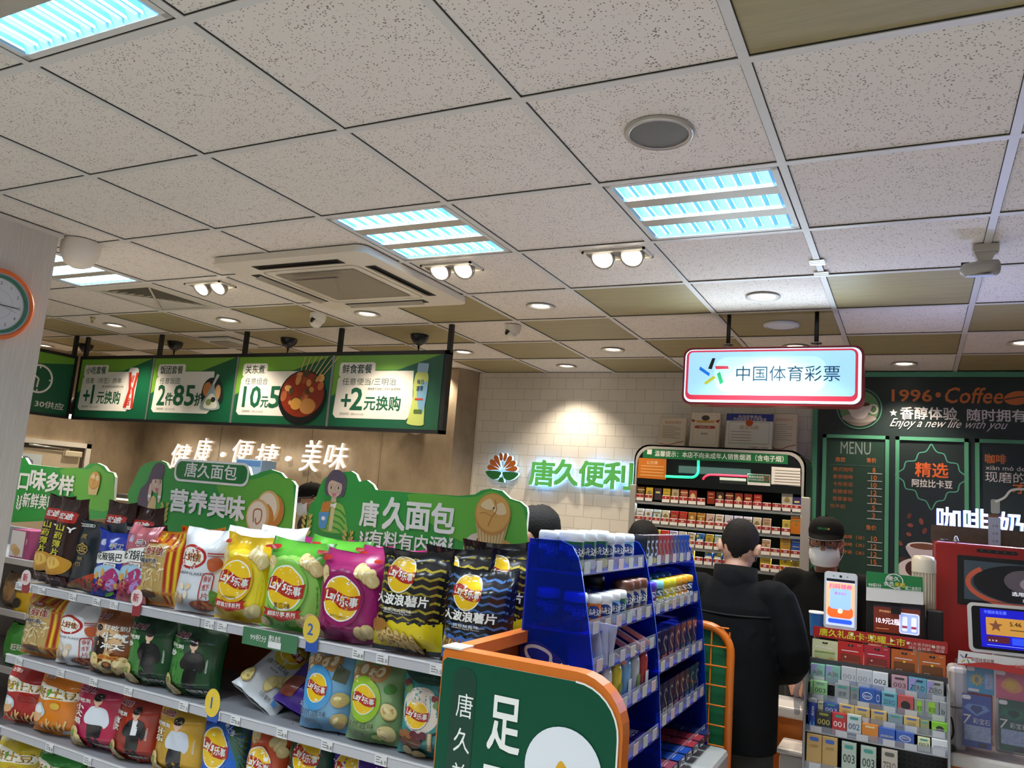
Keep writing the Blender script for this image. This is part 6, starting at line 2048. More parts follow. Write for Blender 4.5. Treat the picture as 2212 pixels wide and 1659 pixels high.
# ---------------------------------------------------------------- cash counter and what stands on it
CTZ = .835
OC, CTOP = mt('#c0661c', .4), mt('#cfcac4', .3)
e = E('cash_counter', (.4, 4.1, 0), 'orange fronted cash counter with a pale worktop', 'counter')
G().box(.15, 3.82, .05, 3.1, 4.75, CTZ-.05, OC).obj('front', e)
G().box(.132, 3.79, CTZ-.05, 3.12, 4.78, CTZ, CTOP, .01).obj('worktop', e)
G().box(.17, 3.86, 0, 3.1, 4.7, .05, BK).obj('plinth', e)
e = E('serving_counter', (-.4, 4.25, 0), 'narrow orange and white counter the bowed man leans over', 'counter')
G().box(-.95, 4.1, .05, .12, 4.3, CTZ-.05, OC).obj('front', e)
G().box(-.97, 4.075, CTZ-.05, .128, 4.33, CTZ, CTOP, .01).obj('worktop', e)
G().box(-.93, 4.13, 0, .1, 4.28, .05, BK).obj('plinth', e)
g = G().box(-.53, 3.86, .0, -.40, 4.05, .68, mt('#d9d4d0', .4), .02).box(-.54, 3.85, .68, -.385, 4.06, .705, mt('#e9e4e2', .4), .012)
T(g.obj('plastic_bin', org=(-.46, 3.9, 0)), 'white plastic bin with a lid in front of the orange counter beside the man', 'bin')
g = G()
R = random.Random(9)
FILMM = clear('#cfd3da', .22, .12)
for k in range(5):
    x = -.47+.03*k
    pts = [V((x+R.uniform(-.01, .01), 3.98+.012*k, CTZ+.0+.05*j)) for j in range(6)]
    g.tube(pts, [.03, .035, .03, .034, .026, .012], FILMM, 9, .4)
T(g.obj('plastic_bags', org=(-.42, 4.0, CTZ)), 'bundle of clear plastic carrier bags hanging left of the card rack', 'bags')

# ---- small goods rack
rk = E('counter_rack', (-.14, 3.8, .55), 'silver counter rack of small boxes under a red gift card banner', 'display rack')
SV = mt('#9b9da0', .3, me=.5)
PEG = mt('#3a3a3c', .5)
g = G().box(-.405, 3.79, .55, .125, 3.8, 1.12, PEG).plane((0, 3.7895, 0))
for i in range(26):
    for j in range(26):
        g.sh(rc(-.395+.02*i, .57+.02*j, -.388+.02*i, .577+.02*j), mt('#0e0e10'), up=0)
g.obj('pegboard', rk)
for x in (-.408, .122):
    G().box(x, 3.66, .0, x+.006, 3.785, 1.09, SV).tube([(x+.003, 3.66, .0), (x+.003, 3.67, .9), (x+.003, 3.74, 1.05), (x+.003, 3.80, 1.1)], .006, SV).obj('side_frame', rk)
LINES = [([(-0.398,1.031),(0.116,1.033)]), ([(-0.397,0.963),(0.121,0.962)]), ([(-0.359,0.903),(0.123,0.91)]), ([(-0.405,0.849),(0.125,0.84)]), ([(-0.4,0.704),(0.127,0.701)])]
LY = [3.79, 3.765, 3.74, 3.715, 3.70]
LZ = []
for q, y in zip(LINES, LY):
    z = sum(b for a, b in q)/2
    LZ.append(z)
    s_ = G().box(-.402, y-.03, z-.006, .12, 3.79, z, SV).obj('shelf', rk)
    G().box(-.402, y-.033, z-.006, .12, y-.031, z+.022, LIP).box(-.402, y-.034, z-.008, .12, y-.03, z-.002, SV).obj('lip', s_)
    for k in range(6):
        x = -.36+.088*k+.01*(k % 2)
        G().box(x-.022, y-.0345, z-.004, x+.022, y-.0335, z+.02, mt('#b9babd', .4)).obj('price_label', s_)
g = G().plane((0, 3.815, 0))
bq = [(-0.393,1.251),(0.125,1.257),(0.124,1.211),(-0.394,1.207)]
b_ = g.slab(bq, (0, 3.816, 0), (1, 0, 0), (0, 0, 1), .003, mt('#a3201c', .35))
g.text('唐久礼品卡·荣耀上市', -0.199,1.2315,0.336,0.031, mt('#d9c52e', .4), .03)
g.text('六大系列时尚便捷', 0.0475,1.233,0.135,0.014, mt('#e0c0b8'), 0, up=0).text('送礼自用第一选择', 0.047,1.2175,0.132,0.013, mt('#e0c0b8'), 0, up=0)
for u in (.3, .45, .6, .72, .9):
    x = bq[0][0]+(bq[1][0]-bq[0][0])*u
    g.sh(circ(x, bq[0][1]-.012-.008*u, .006, n=8), mt('#f0e2c8'), up=0)
g.obj('banner', rk)


def carton(x0, z0, x1, z1, y, col, txt, label, tc='#24262a', d=.03, band=None, kind='small_box', extra=None, rest=None):
    z0 = rest+.0005 if rest is not None else z0
    g = G().box(x0, y, z0, x1, y+d, z1, mt(col, .25), .0012).plane((0, y, 0))
    g.dl = .00025
    w, h = x1-x0, z1-z0
    cx, cz = (x0+x1)/2, (z0+z1)/2
    if band:
        g.sh(rr(cx, z0+.86*h, w*.6, h*.12, h*.05), mt(band, .3))
    if extra == 'bottom':
        g.sh(rc(x0+.001, z0+.001, x1-.001, z0+.22*h), mt('#5a2230', .3)).sh(circ(cx, cz+.1*h, w*.32, h*.2), mt('#d5dae6', .3)).sh(circ(cx, cz+.1*h, w*.28, h*.16), mt('#2a4f9a', .3))
    elif extra == 'disc':
        g.sh(circ(cx, cz-.02*h, min(w, h)*.3, n=20), mt('#2a2524', .3))
    elif extra == 'green':
        g.sh(rc(cx-w*.25, z0+.12*h, cx+w*.2, z0+.92*h), mt('#8fc42a', .35))
    elif extra == 'glow':
        g.sh([(x0+.002, z1-.002), (x0+.002, z0+.3*h), (cx, z1-.002)], mt('#9a8fc4', .2)).sh(blob([(cx-w*.2, cz), (cx, cz+h*.25), (cx+w*.2, cz), (cx, cz-h*.2)]), mt('#8f9a9e', .2))
    elif extra == 'strip':
        g.sh(rc(x0+.001, z0+.1*h, x1-.001, z0+.18*h), mt('#202226', .3))
    if txt:
        g.text(txt, cx, cz+(.02 if h > .13 else .0)+(.1*h if extra == 'bottom' else 0), w*(.78 if len(txt) > 2 else .5)*(.6 if extra == 'bottom' else 1), h*(.1 if h > .13 else .26)*(.6 if len(txt) > 4 else 1), mt(tc, .4), .012)
    o = g.obj(kind, org=(cx, y+d/2, z0))
    return T(o, label, 'small box', 'cartons on the counter rack')


DU, OKA = '#3f5fa8', '#3f8f80'
for a in [
    ((-0.394,1.041,-0.337,1.1), 0, '#7fb5a8', 'AIR', '#50686a', None, 'glow', 'shimmering mint AIR box at the left end of the top carton row'),
    ((-0.334,1.045,-0.275,1.102), 0, '#7fb5a8', 'AIR', '#50686a', None, 'glow', 'shimmering mint AIR box second from left in the top carton row'),
    ((-0.272,1.033,-0.214,1.106), 0, '#c0c3c8', '001', '#85888c', None, None, 'pale silver 001 box on the top carton row, left one'),
    ((-0.213,1.034,-0.153,1.106), 0, '#c0c3c8', '001', '#85888c', None, None, 'pale silver 001 box on the top carton row, right one'),
    ((-0.152,1.034,-0.093,1.105), 0, '#d3d5d9', '002', '#26282c', None, None, 'white 002 box with dark numerals on the top carton row'),
    ((-0.08,1.036,-0.021,1.103), 0, '#b58f98', '003', '#5a4046', '#4a3a40', None, 'dusty pink 003 box on the top carton row'),
    ((-0.018,1.034,0.048,1.105), 0, '#5f9fb8', 'ZERO', '#1e4a6a', '#26445a', 'glow', 'light blue ZERO box on the top carton row'),
    ((0.049,1.043,0.109,1.104), 0, '#a9aaa8', 'ZERO', '#55504a', '#55504a', 'glow', 'grey ZERO box at the right end of the top carton row'),
    ((-0.392,0.98,-0.381,1.034), 1, '#8fc48a', '0', '#24382a', None, None, 'green box edge behind the green 003 box, second carton row'),
    ((-0.379,0.986,-0.324,1.036), 1, '#8fc48a', '003', '#24382a', '#6f8f86', None, 'light green 003 box at the left end of the second carton row'),
    ((-0.295,0.984,-0.236,1.037), 1, '#8a9296', '透薄', '#5b6468', OKA, None, 'grey box with thin lettering on the second carton row'),
    ((-0.234,0.992,-0.201,1.036), 1, '#788286', '透', '#5b6468', OKA, None, 'narrow grey box tucked behind the blue oval box, second carton row'),
    ((-0.199,0.985,-0.14,1.039), 1, '#2a56a8', 'durex', '#d6dcea', None, 'bottom', 'blue box with white oval on the second carton row'),
    ((-0.14,0.991,-0.119,1.035), 1, '#2a4f9a', '', '#d6dcea', None, 'bottom', 'narrow blue box right of the white oval box, second carton row'),
    ((-0.116,0.97,-0.059,1.035), 1, '#5f9fae', 'ZERO', '#2c5a78', '#35525e', None, 'teal ZERO box on the second carton row'),
    ((-0.057,0.969,0.002,1.033), 1, '#b54f4c', '', '#2a2524', None, 'disc', 'coral red box with a black disc on the second carton row'),
    ((0.004,0.975,0.041,1.029), 1, '#8b918f', '紧型', '#2c3a20', None, 'green', 'grey box with a green tag, left of two on the second carton row'),
    ((0.042,0.971,0.092,1.031), 1, '#8f9493', '紧型', '#2c3a20', None, 'green', 'grey box with a green tag, right of two on the second carton row'),
    ((0.094,0.973,0.119,1.032), 1, '#9a9fa0', 'b', '#3a3d40', None, None, 'narrow grey box at the right end of the second carton row'),
    ((-0.358,0.909,-0.336,0.957), 2, '#b9b58f', '', '#3a3d40', OKA, None, 'narrow khaki box behind the blue lotion bottle'),
    ((-0.334,0.918,-0.277,0.96), 2, '#2c4f94', '003', '#c9d2e2', OKA, None, 'dark blue 003 box on the third carton row'),
    ((-0.275,0.907,-0.217,0.963), 2, '#c2a566', '超薄', '#a08848', DU, None, 'gold box left of three neighbours on the third carton row'),
    ((-0.216,0.912,-0.158,0.963), 2, '#c2a566', '超薄', '#a08848', DU, None, 'gold box in the middle of three on the third carton row'),
    ((-0.154,0.912,-0.095,0.962), 2, '#c2a566', '超薄', '#a08848', DU, None, 'gold box right of three neighbours on the third carton row'),
    ((-0.092,0.911,-0.037,0.959), 2, '#7d8f94', '', '#a08848', OKA, 'strip', 'steel grey box with a dark stripe on the third carton row'),
    ((-0.034,0.911,0.023,0.96), 2, '#c2a566', '超薄', '#a08848', DU, None, 'lone gold box right of the grey striped one, third carton row'),
    ((0.025,0.914,0.057,0.955), 2, '#8f9368', '', '#a08848', OKA, None, 'narrow olive box on the third carton row'),
    ((0.065,0.91,0.123,0.957), 2, '#7cbf2a', 'Nothing', '#d5e6c0', None, 'disc', 'bright green box with a black Nothing disc'),
    ((-0.361,0.859,-0.301,0.927), 3, '#26292a', '000', '#b9ad62', '#8a8a3a', None, 'black 000 box with gold numerals on the fourth carton row'),
    ((-0.299,0.861,-0.244,0.93), 3, '#b32a2e', '001', '#e6dcd8', OKA, None, 'red 001 box on the fourth carton row'),
    ((-0.242,0.862,-0.188,0.933), 3, '#b9c2c2', '002', '#3a4a7a', OKA, 'strip', 'silver 002 box on the fourth carton row'),
    ((-0.186,0.854,-0.125,0.908), 3, '#c97a26', '', '#3a4a7a', '#d6c08a', None, 'glossy orange box on the fourth carton row'),
    ((-0.124,0.854,-0.064,0.905), 3, '#3357a8', 'JISSBON', '#d8d2a2', None, None, 'royal blue box on the fourth carton row, left one'),
    ((-0.061,0.853,0.004,0.903), 3, '#3357a8', 'JISSBON', '#d8d2a2', None, 'bottom', 'royal blue box on the fourth carton row, right one'),
    ((0.016,0.855,0.06,0.895), 3, '#cfd2a8', '003', '#26282c', OKA, None, 'pale yellow 003 box on the fourth carton row'),
    ((0.065,0.853,0.123,0.898), 3, '#d8dadd', 'JISSBON', '#35383c', None, None, 'white box at the right end of the fourth carton row'),
    ((-0.394,0.72,-0.335,0.833), 4, '#b3925a', '超薄', '#97793f', DU, None, 'tall tan box leftmost on the bottom carton row'),
    ((-0.333,0.724,-0.275,0.833), 4, '#b3925a', '超薄', '#97793f', DU, None, 'tall tan box second on the bottom carton row'),
    ((-0.259,0.718,-0.204,0.827), 4, '#a5b3a5', '003', '#26282c', OKA, None, 'tall grey green 003 box on the bottom carton row, left one'),
    ((-0.188,0.719,-0.131,0.825), 4, '#a5b3a5', '003', '#26282c', OKA, None, 'tall grey green 003 box on the bottom carton row, right one'),
    ((-0.112,0.724,-0.054,0.829), 4, '#b5aa9c', 'ZERO', '#55504a', '#55504a', None, 'tall beige ZERO box on the bottom carton row')]:
    q, row, c, t, tc, bd, ex, lb = a
    carton(*q, LY[row]-.03, c, t, lb, tc, .027, bd, extra=ex, rest=LZ[row])
for q, c, fig, lb in (((-0.394,1.097,-0.291,1.199), '#c9c39a', '#a8b07a', 'cream gift card with a landscape, leftmost under the red banner'), ((-0.29,1.091,-0.19,1.205), '#b3201f', '#7a2a18', 'scarlet gift card, left of two red ones under the banner'),
                      ((-0.187,1.092,-0.088,1.204), '#a81d2e', '#742420', 'crimson gift card, right of two red ones under the banner'), ((-0.083,1.094,0.015,1.203), '#b5581e', '#6a3a18', 'orange gift card, left of two orange ones under the banner'),
                      ((0.02,1.092,0.117,1.205), '#b5581e', '#6a3a18', 'orange gift card at the right end under the banner')):
    x0, z0, x1, z1 = q
    z0 = max(z0, LZ[0]+.02)
    w, h = x1-x0, z1-z0
    g = G().box(x0, 3.803, z0, x1, 3.806, z1, mt(c, .35)).plane((0, 3.803, 0))
    g.sh(rr(x0+w*.5, z0+h*.33, w*.8, h*.46, .004), mt(fig, .3))
    g.sh(rr(x0+w*.5, z0+h*.88, w*.22, h*.06, .002), BK).line([(x0+w*.14, z0+h*.68), (x0+w*.8, z0+h*.68)], .003, CARD).text('礼品卡', x0+w*.84, z0+h*.92, w*.16, 0, CARD, 0)
    if c == '#b5581e':
        g.sh(rc(x0+w*.11, z0+h*.11, x0+w*.89, z0+h*.22), mt('#3a5a30')).sh(circ(x0+w*.5, z0+h*.58, .005, n=10), mt('#d8c22c')).line([(x0+w*.2, z0+h*.2), (x0+w*.2, z0+h*.28), (x0+w*.4, z0+h*.28), (x0+w*.4, z0+h*.2)], .0014, CARD)
    elif c == '#c9c39a':
        g.line([(x0+w*.1, z0+h*.5), (x0+w*.9, z0+h*.5)], .003, mt('#7d8a4a')).sh(circ(x0+w*.75, z0+h*.24, .012, .008), mt('#b98a4a')).sh(circ(x0+w*.2, z0+h*.2, .01, .006), mt('#9a5a4a'))
    else:
        g.sh(rc(x0+w*.16, z0+h*.26, x0+w*.84, z0+h*.32), mt('#8f4a3a')).sh(circ(x0+w*.3, z0+h*.45, .004, n=8), mt('#d8a89a'))
    g.tube([(x0+w*.5, 3.81, z0+h*.86), (x0+w*.5, 3.795, z0+h*.88), (x0+w*.5, 3.793, z0+h*.93)], .0015, MET, 6)
    T(g.obj('gift_card', org=((x0+x1)/2, 3.804, z0)), lb, 'gift card', 'gift cards on the counter rack')
x0, z0, x1, z1 = -0.396,0.861,-0.356,0.972
z0 = LZ[3]
cx, h = (x0+x1)/2, z1-z0
e = E('lotion_bottle', (cx, 3.7, z0), 'blue lotion bottle with a clear cap at the left end of the fourth carton row', 'bottle')
g = G().lathe([(.014, 0), (.018, .01), (.019, h*.4), (.018, h*.86)], mt('#1c3f9a', .25), (cx, 3.7, z0), 18, 1, .6).plane((cx, 3.6885, z0))
g.sh([(-.016, .002), (.016, .002), (.006, h*.3), (0, .01), (-.006, h*.3)], mt('#4aa3e8', .3)).text('durex', 0, h*.6, h*.3, .011, WHT, .01, rot=PI/2)
g.obj('body', e)
G().lathe([(.0185, h*.86), (.018, h*.95), (.01, h), (1e-6, h)], clear('#dfe6ee', .4), (cx, 3.7, z0), 18, 1, .6).obj('cap', e)

# ---- payment tablet, till screen and sign card
e = E('payment_tablet', (-.29, 3.95, CTZ), 'white upright payment tablet with a lit orange and blue screen', 'screen')
q = [(-0.356,1.48),(-0.221,1.481),(-0.234,1.239),(-0.369,1.24)]
cx, cz = sum(a for a, b in q)/4, sum(b for a, b in q)/4
w, h = .138, .25
g = G().slab(rr(cx, cz, w, h, .014), (0, 3.95, 0), (1, 0, 0), (0, 0, 1), .014, mt('#d9dde0', .3)).plane((0, 3.95, 0))
g.sh(circ(cx, cz+h*.43, .006, n=12), BK).sh(circ(cx-.03, cz+h*.43, .003, n=8), mt('#3aa36a')).sh(circ(cx+.028, cz+h*.43, .003, n=8), mt('#3aa36a'))
g.obj('case', e)
g = G().plane((0, 3.9496, 0))
sw, sh2 = w*.86, h*.8
g.sh(rc(cx-sw/2, cz-h*.44, cx+sw/2, cz+h*.38), mt('#b9c8f0', .3, e=.75)).sh(rc(cx-sw/2, cz+h*.33, cx+sw/2, cz+h*.38), mt('#10141c', .3, e=.1))
g.sh(rr(cx, cz+h*.02, sw, h*.6, .012), mt('#f0b48a', .3, e=.7)).sh(rr(cx, cz-h*.2, sw*.9, h*.2, .02), mt('#e8662a', .3, e=.65)).sh(rr(cx, cz+h*.03, sw*.74, h*.36, .012), mt('#8fb4f6', .3, e=.8))
g.text('扫码领券', cx, cz+h*.25, sw*.8, h*.085, mt('#d8589a', .3, e=.6), .03, shear=.1).text('最多8元', cx, cz+h*.13, sw*.42, h*.05, mt('#d8408a', .3, e=.5), .01, up=0)
g.sh(circ(cx, cz-h*.18, .011, n=16), mt('#f6e0c0', .3, e=.7)).sh(rr(cx, cz-h*.36, sw*.84, h*.075, .008), mt('#2a55d8', .3, e=.8))
g.obj('display', e)
G().box(cx-.02, 3.958, CTZ, cx+.02, 3.97, cz-h*.4, BK).box(cx-.06, 3.93, CTZ, cx+.06, 4.04, CTZ+.012, BK).obj('stand', e)
lamp('AREA', 'tablet_glow', (cx, 3.94, cz), .25, (.8, .85, 1), rot=(-PI/2, 0, 0), shape='RECTANGLE', size=.12, size_y=.2)

e = E('till_screen', (-.04, 4.05, CTZ), 'black customer display at the till showing a red price advert', 'screen')
G().box(-.19, 4.0, 1.19, .045, 4.03, 1.385, BK, .006).obj('case', e)
G().box(.05, 4.02, 1.19, .115, 4.09, 1.36, BK, .006).obj('reader', e)
g = G().plane((0, 3.9995, 0))
g.sh([(-0.161,1.359),(0.026,1.365),(0.026,1.247),(-0.159,1.242)], mt('#6a2a1c', .3, e=.35)).sh([(-0.161,1.359),(0.026,1.365),(0.026,1.357),(-0.161,1.351)], mt('#1c2236', .3, e=.3))
g.text('10.9元2瓶', -0.1025,1.293,0.093,0.026, mt('#f0e2f0', .3, e=.9), .03).text('伊利畅轻风味发酵乳215g', -0.0815,1.333,0.113,0.012, mt('#d8a070', .3, e=.6), 0, up=0)
g.line([(-0.15,1.257),(-0.098,1.259)], .003, mt('#c08050', .3, e=.5))
a, b = -0.017,1.292
g.sh(rr(a, b, .075, .085, .008), mt('#8fa0ff', .3, e=.85)).line(rr(a, b, .075, .085, .008), .004, mt('#c9d0ff', .3, e=.9), True)
for s in (-.018, .018):
    g.sh(rr(a+s, b-.002, .02, .062, .006), mt('#d0d6f4', .3, e=.8)).sh(rc(a+s-.01, b-.02, a+s+.01, b-.01), mt('#a03a4a', .3, e=.5))
g.obj('display', e)
G().box(-.09, 4.02, CTZ, -.05, 4.04, 1.2, BK).box(-.15, 3.96, CTZ, .02, 4.12, CTZ+.015, BK).obj('stand', e)
g = G()
q = [(-0.19,1.502),(0.034,1.501),(0.038,1.383),(-0.19,1.374)]
g.slab(q, (0, 3.97, 0), (1, 0, 0), (0, 0, 1), .002, CARD).plane((0, 3.97, 0))
g.sh([(-0.19,1.502),(0.034,1.501),(0.036,1.438),(-0.189,1.433)], mt('#1f7a3f', .35))
g.text('99积分', -0.155,1.444,0.052,0.018, CARD, .02).text('周二会员日', -0.0035,1.447,0.061,0.018, CARD, .02, up=0)
a, b = -0.077,1.468
g.line(circ(a, b+.004, .034, .03, n=20), .004, CARD, True).text('唐久', a-.004, b+.014, .05, .02, CARD, .03).text('会员', a-.022, b-.01, .04, .02, CARD, .03, up=0).text('来啦', a+.022, b-.01, .042, .02, mt('#d8c83c'), .03, up=0).text('VIP', a+.01, b-.03, .03, .011, CARD, .03, up=0)
g.box(-.09, 3.972, 1.33, -.05, 3.999, 1.36, BK)
T(g.obj('member_card', org=(-.07, 3.97, 1.33)), 'green and white member day card on top of the till display', 'sign')

# ---- coffee machine with lit letters
e = E('coffee_machine', (.6, 4.5, CTZ), 'tall red self-service coffee machine with a video screen', 'coffee machine')
RM = mt('#9a1f1c', .3)
G().box(.085, 4.25, CTZ, .95, 4.72, 1.66, RM, .012).obj('body', e)
g = G().box(.178, 4.246, 1.385, .75, 4.252, 1.605, BK, .006).plane((0, 4.2455, 0))
q = rc(.205, 1.41, .72, 1.585)
g.sh(q, mt('#3a4650', .3, e=.18))
g.sh(circ(.44, 1.495, .2, .085, 30), mt('#15171b', .3, e=.1)).line(circ(.42, 1.49, .2, .09, n=26, a0=2.4, a1=5.0), .02, mt('#a04a34', .3, e=.35)).sh(circ(.44, 1.51, .08, .05, 20), mt('#5a5258', .3, e=.22)).sh(circ(.47, 1.5, .05, .03, 16), mt('#8a8288', .3, e=.3))
g.sh(q[:2]+[(.72, 1.44), (.66, 1.42)], mt('#3a4650', .3, e=.15)).text('选用进口优质', .46, 1.455, .14, .018, mt('#e8e8ee', .3, e=.6), .02).text('现场研磨', .475, 1.428, .09, .015, mt('#e8e8ee', .3, e=.6), .01, up=0)
g.obj('video_screen', e)
g = G().plane((0, 4.2495, 0))
g.sh(rr(.335, 1.632, .16, .016, .008), BK)
for k in range(5):
    g.sh(circ(.275+.03*k, 1.632, .004, n=8), mt('#4a4a50'), up=0 if k else 1)
g.obj('sensor_bar', e)
e = E('lit_letters', (.4, 4.4, 1.66), 'glowing blue-white drink lettering on a wooden base over the coffee machine', 'sign')
G().box(.075, 4.38, 1.6605, .95, 4.46, 1.735, mt('#5a4a3c', .5, nz=.15)).obj('base', e)
LF = mt('#dfeaff', .3, e=1.25)
LS = mt('#4a7aff', .3, e=1.6)
for ch, a in (('咖', (0.148,1.76,0.098,0.124)), ('啡', (0.2615,1.763,0.099,0.122)), ('奶', (0.404,1.7575,0.096,0.121))):
    G().text3(ch, *a, 4.39, 4.43, LF, LS, .03).obj('letter', e)
lamp('AREA', 'letters_glow', (.3, 4.36, 1.8), 7, (.45, .55, 1), rot=(-PI/2-.5, 0, 0), shape='RECTANGLE', size=.45, size_y=.1)
g = G().slab(rc(.31, 1.63, .36, 1.79), (0, 4.372, 0), (1, 0, 0), (0, 0, 1), .001, mt('#b9c4dc', .4)).plane((0, 4.372, 0))
for k in range(4):
    g.text('10', .34, 1.75-.035*k, .02, .012, mt('#4a5a8a'), 0, up=0)
T(g.obj('price_slip', org=(.335, 4.372, 1.66)), 'pale paper price slip hanging from the glowing letters', 'paper')
e = E('cup_dispenser', (.04, 4.12, CTZ), 'white and clear cup dispenser tower left of the coffee machine', 'cup dispenser')
cx = .04
G().lathe([(.05, 0), (.05, .02), (.042, .03), (.042, .47), (.044, .48)], mt('#b9b2a6', .3), (cx, 4.12, CTZ), 24).obj('stand', e)
g = G().lathe([(.046, .47), (.046, .69)], clear('#e6dcc6', .45), (cx, 4.12, CTZ), 24)
for k in range(22):
    a = 2*PI*k/22
    g.tube([(cx+.047*cos(a), 4.12+.047*sin(a), CTZ+.49), (cx+.047*cos(a), 4.12+.047*sin(a), CTZ+.68)], .0022, mt('#d9cfba', .3), 5)
g.obj('tube', e)
G().lathe([(.05, .68), (.05, .735), (.04, .753), (1e-6, .757)], mt('#d6cdb8', .3), (cx, 4.12, CTZ), 24).obj('lid', e)
g = G().tube([(.125, 4.3, 1.66), (.125, 4.3, 1.672)], .02, mt('#7d8288', .2, me=.7), 14).tube([(.175, 4.28, 1.66), (.175, 4.28, 1.668), (.175, 4.28, 1.69)], [.018, .014, .004], mt('#9aa0a6', .2, me=.7), 12)
T(g.obj('chrome_knobs', org=(.15, 4.29, 1.66)), 'two small chrome knobs on top of the red coffee machine', 'knobs')

# ---- lottery terminal and ticket box
e = E('lottery_terminal', (.33, 3.98, CTZ), 'white lottery terminal with a bright blue touch screen', 'screen')
g = G()
Rm = MX.Translation((.505, 3.95, 1.328)) @ MX.Rotation(-.12, 4, 'X') @ MX.Rotation(-.03, 4, 'Y')
g.X = Rm
g.slab(rr(0, 0, .6, .2, .02), (0, 0, 0), (1, 0, 0), (0, 0, 1), .03, mt('#d3d0cb', .35))
g.obj('case', e)
g = G()
g.X = Rm
g.plane((0, -.0006, 0))
g.sh(rr(0, 0, .572, .174, .012), mt('#0c0d12', .2)).sh(rc(-.255, -.076, .26, .079), mt('#1414b8', .3, e=.55))
g.sh(rr(-.14, .01, .19, .07, .004), mt('#c08a3c', .3, e=.55)).sh([(-.2+(.026 if k % 2 else .011)*sin(k*PI/5+PI), .012+(.026 if k % 2 else .011)*cos(k*PI/5+PI)) for k in range(10)], mt('#7a4a34', .3, e=.4))
g.text('5.46', -.13, .024, .04, .016, mt('#2a1c10', .3, e=.1), .02).line([(-.15, .0), (-.1, .0)], .003, mt('#5a3a1c')).sh(rc(-.08, -.015, -.05, .02), mt('#2433c8', .3, e=.5))
g.text('公益体彩 乐善人生', .0, .068, .13, .012, mt('#cfd8ff', .3, e=.8), 0).text('中国体育彩票', -.2, .066, .08, .014, mt('#6a8aff', .3, e=.7), 0, up=0)
g.sh(rc(-.235, -.055, -.155, -.03), mt('#5a1c2c', .3, e=.4)).sh(rc(-.145, -.058, -.06, -.03), mt('#2a4af0', .3, e=.7), up=0)
for k in range(3):
    g.sh(circ(-.225+.012*k, -.047, .004, n=8), WHT, up=0 if k else 1)
g.line([(-.235, -.066), (0, -.066)], .002, mt('#8aa0ff', .3, e=.7))
g.obj('display', e)
G().box(.3, 3.97, CTZ, .5, 4.09, 1.22, mt('#c9c6c0', .4), .01).obj('stand', e)
LX0, LX1 = .15, .72
e = E('ticket_box', (.43, 3.85, CTZ), 'clear acrylic stand of scratch lottery tickets under a white and red header', 'display stand')
AL = clear('#eeecf0', .04, .05)
G().box(LX0, 3.808, CTZ+.002, LX1, 3.812, 1.2, AL).box(LX0, 3.808, CTZ, LX1, 3.93, CTZ+.005, AL).box(LX0, 3.812, CTZ, LX0+.003, 3.92, 1.16, AL).obj('acrylic', e)
g = G().slab([(0.163,1.233),(0.431,1.234),(0.43,1.176),(0.159,1.182)], (0, 3.805, 0), (1, 0, 0), (0, 0, 1), .002, mt('#d9d4d0', .35)).plane((0, 3.805, 0))
g.sh(blob([(0.166,1.181),(0.203,1.189),(0.252,1.2),(0.291,1.203),(0.331,1.202),(0.431,1.211),(0.43,1.174),(0.307,1.177),(0.166,1.177)], 3), mt('#b3302c', .35))
for c, q in (('#1a1c20', [(0.184,1.207),(0.189,1.224),(0.195,1.224),(0.19,1.207)]), ('#c0323c', [(0.192,1.212),(0.21,1.213),(0.21,1.208),(0.192,1.207)]), ('#2a8a5a', [(0.192,1.203),(0.195,1.204),(0.203,1.19),(0.198,1.188)]), ('#c0a82c', [(0.172,1.191),(0.185,1.202),(0.187,1.199),(0.176,1.188)]), ('#2a4a9a', [(0.169,1.22),(0.182,1.209),(0.18,1.205),(0.169,1.216)])):
    g.sh(q, mt(c, .4), up=0)
g.text('中国体育彩票', 0.2475,1.205,0.079,0.02, mt('#8a3a3c'), .01).text('乐成就', 0.38,1.205,0.046,0.016, mt('#d89a94'), .0, up=0)
g.obj('header', e)
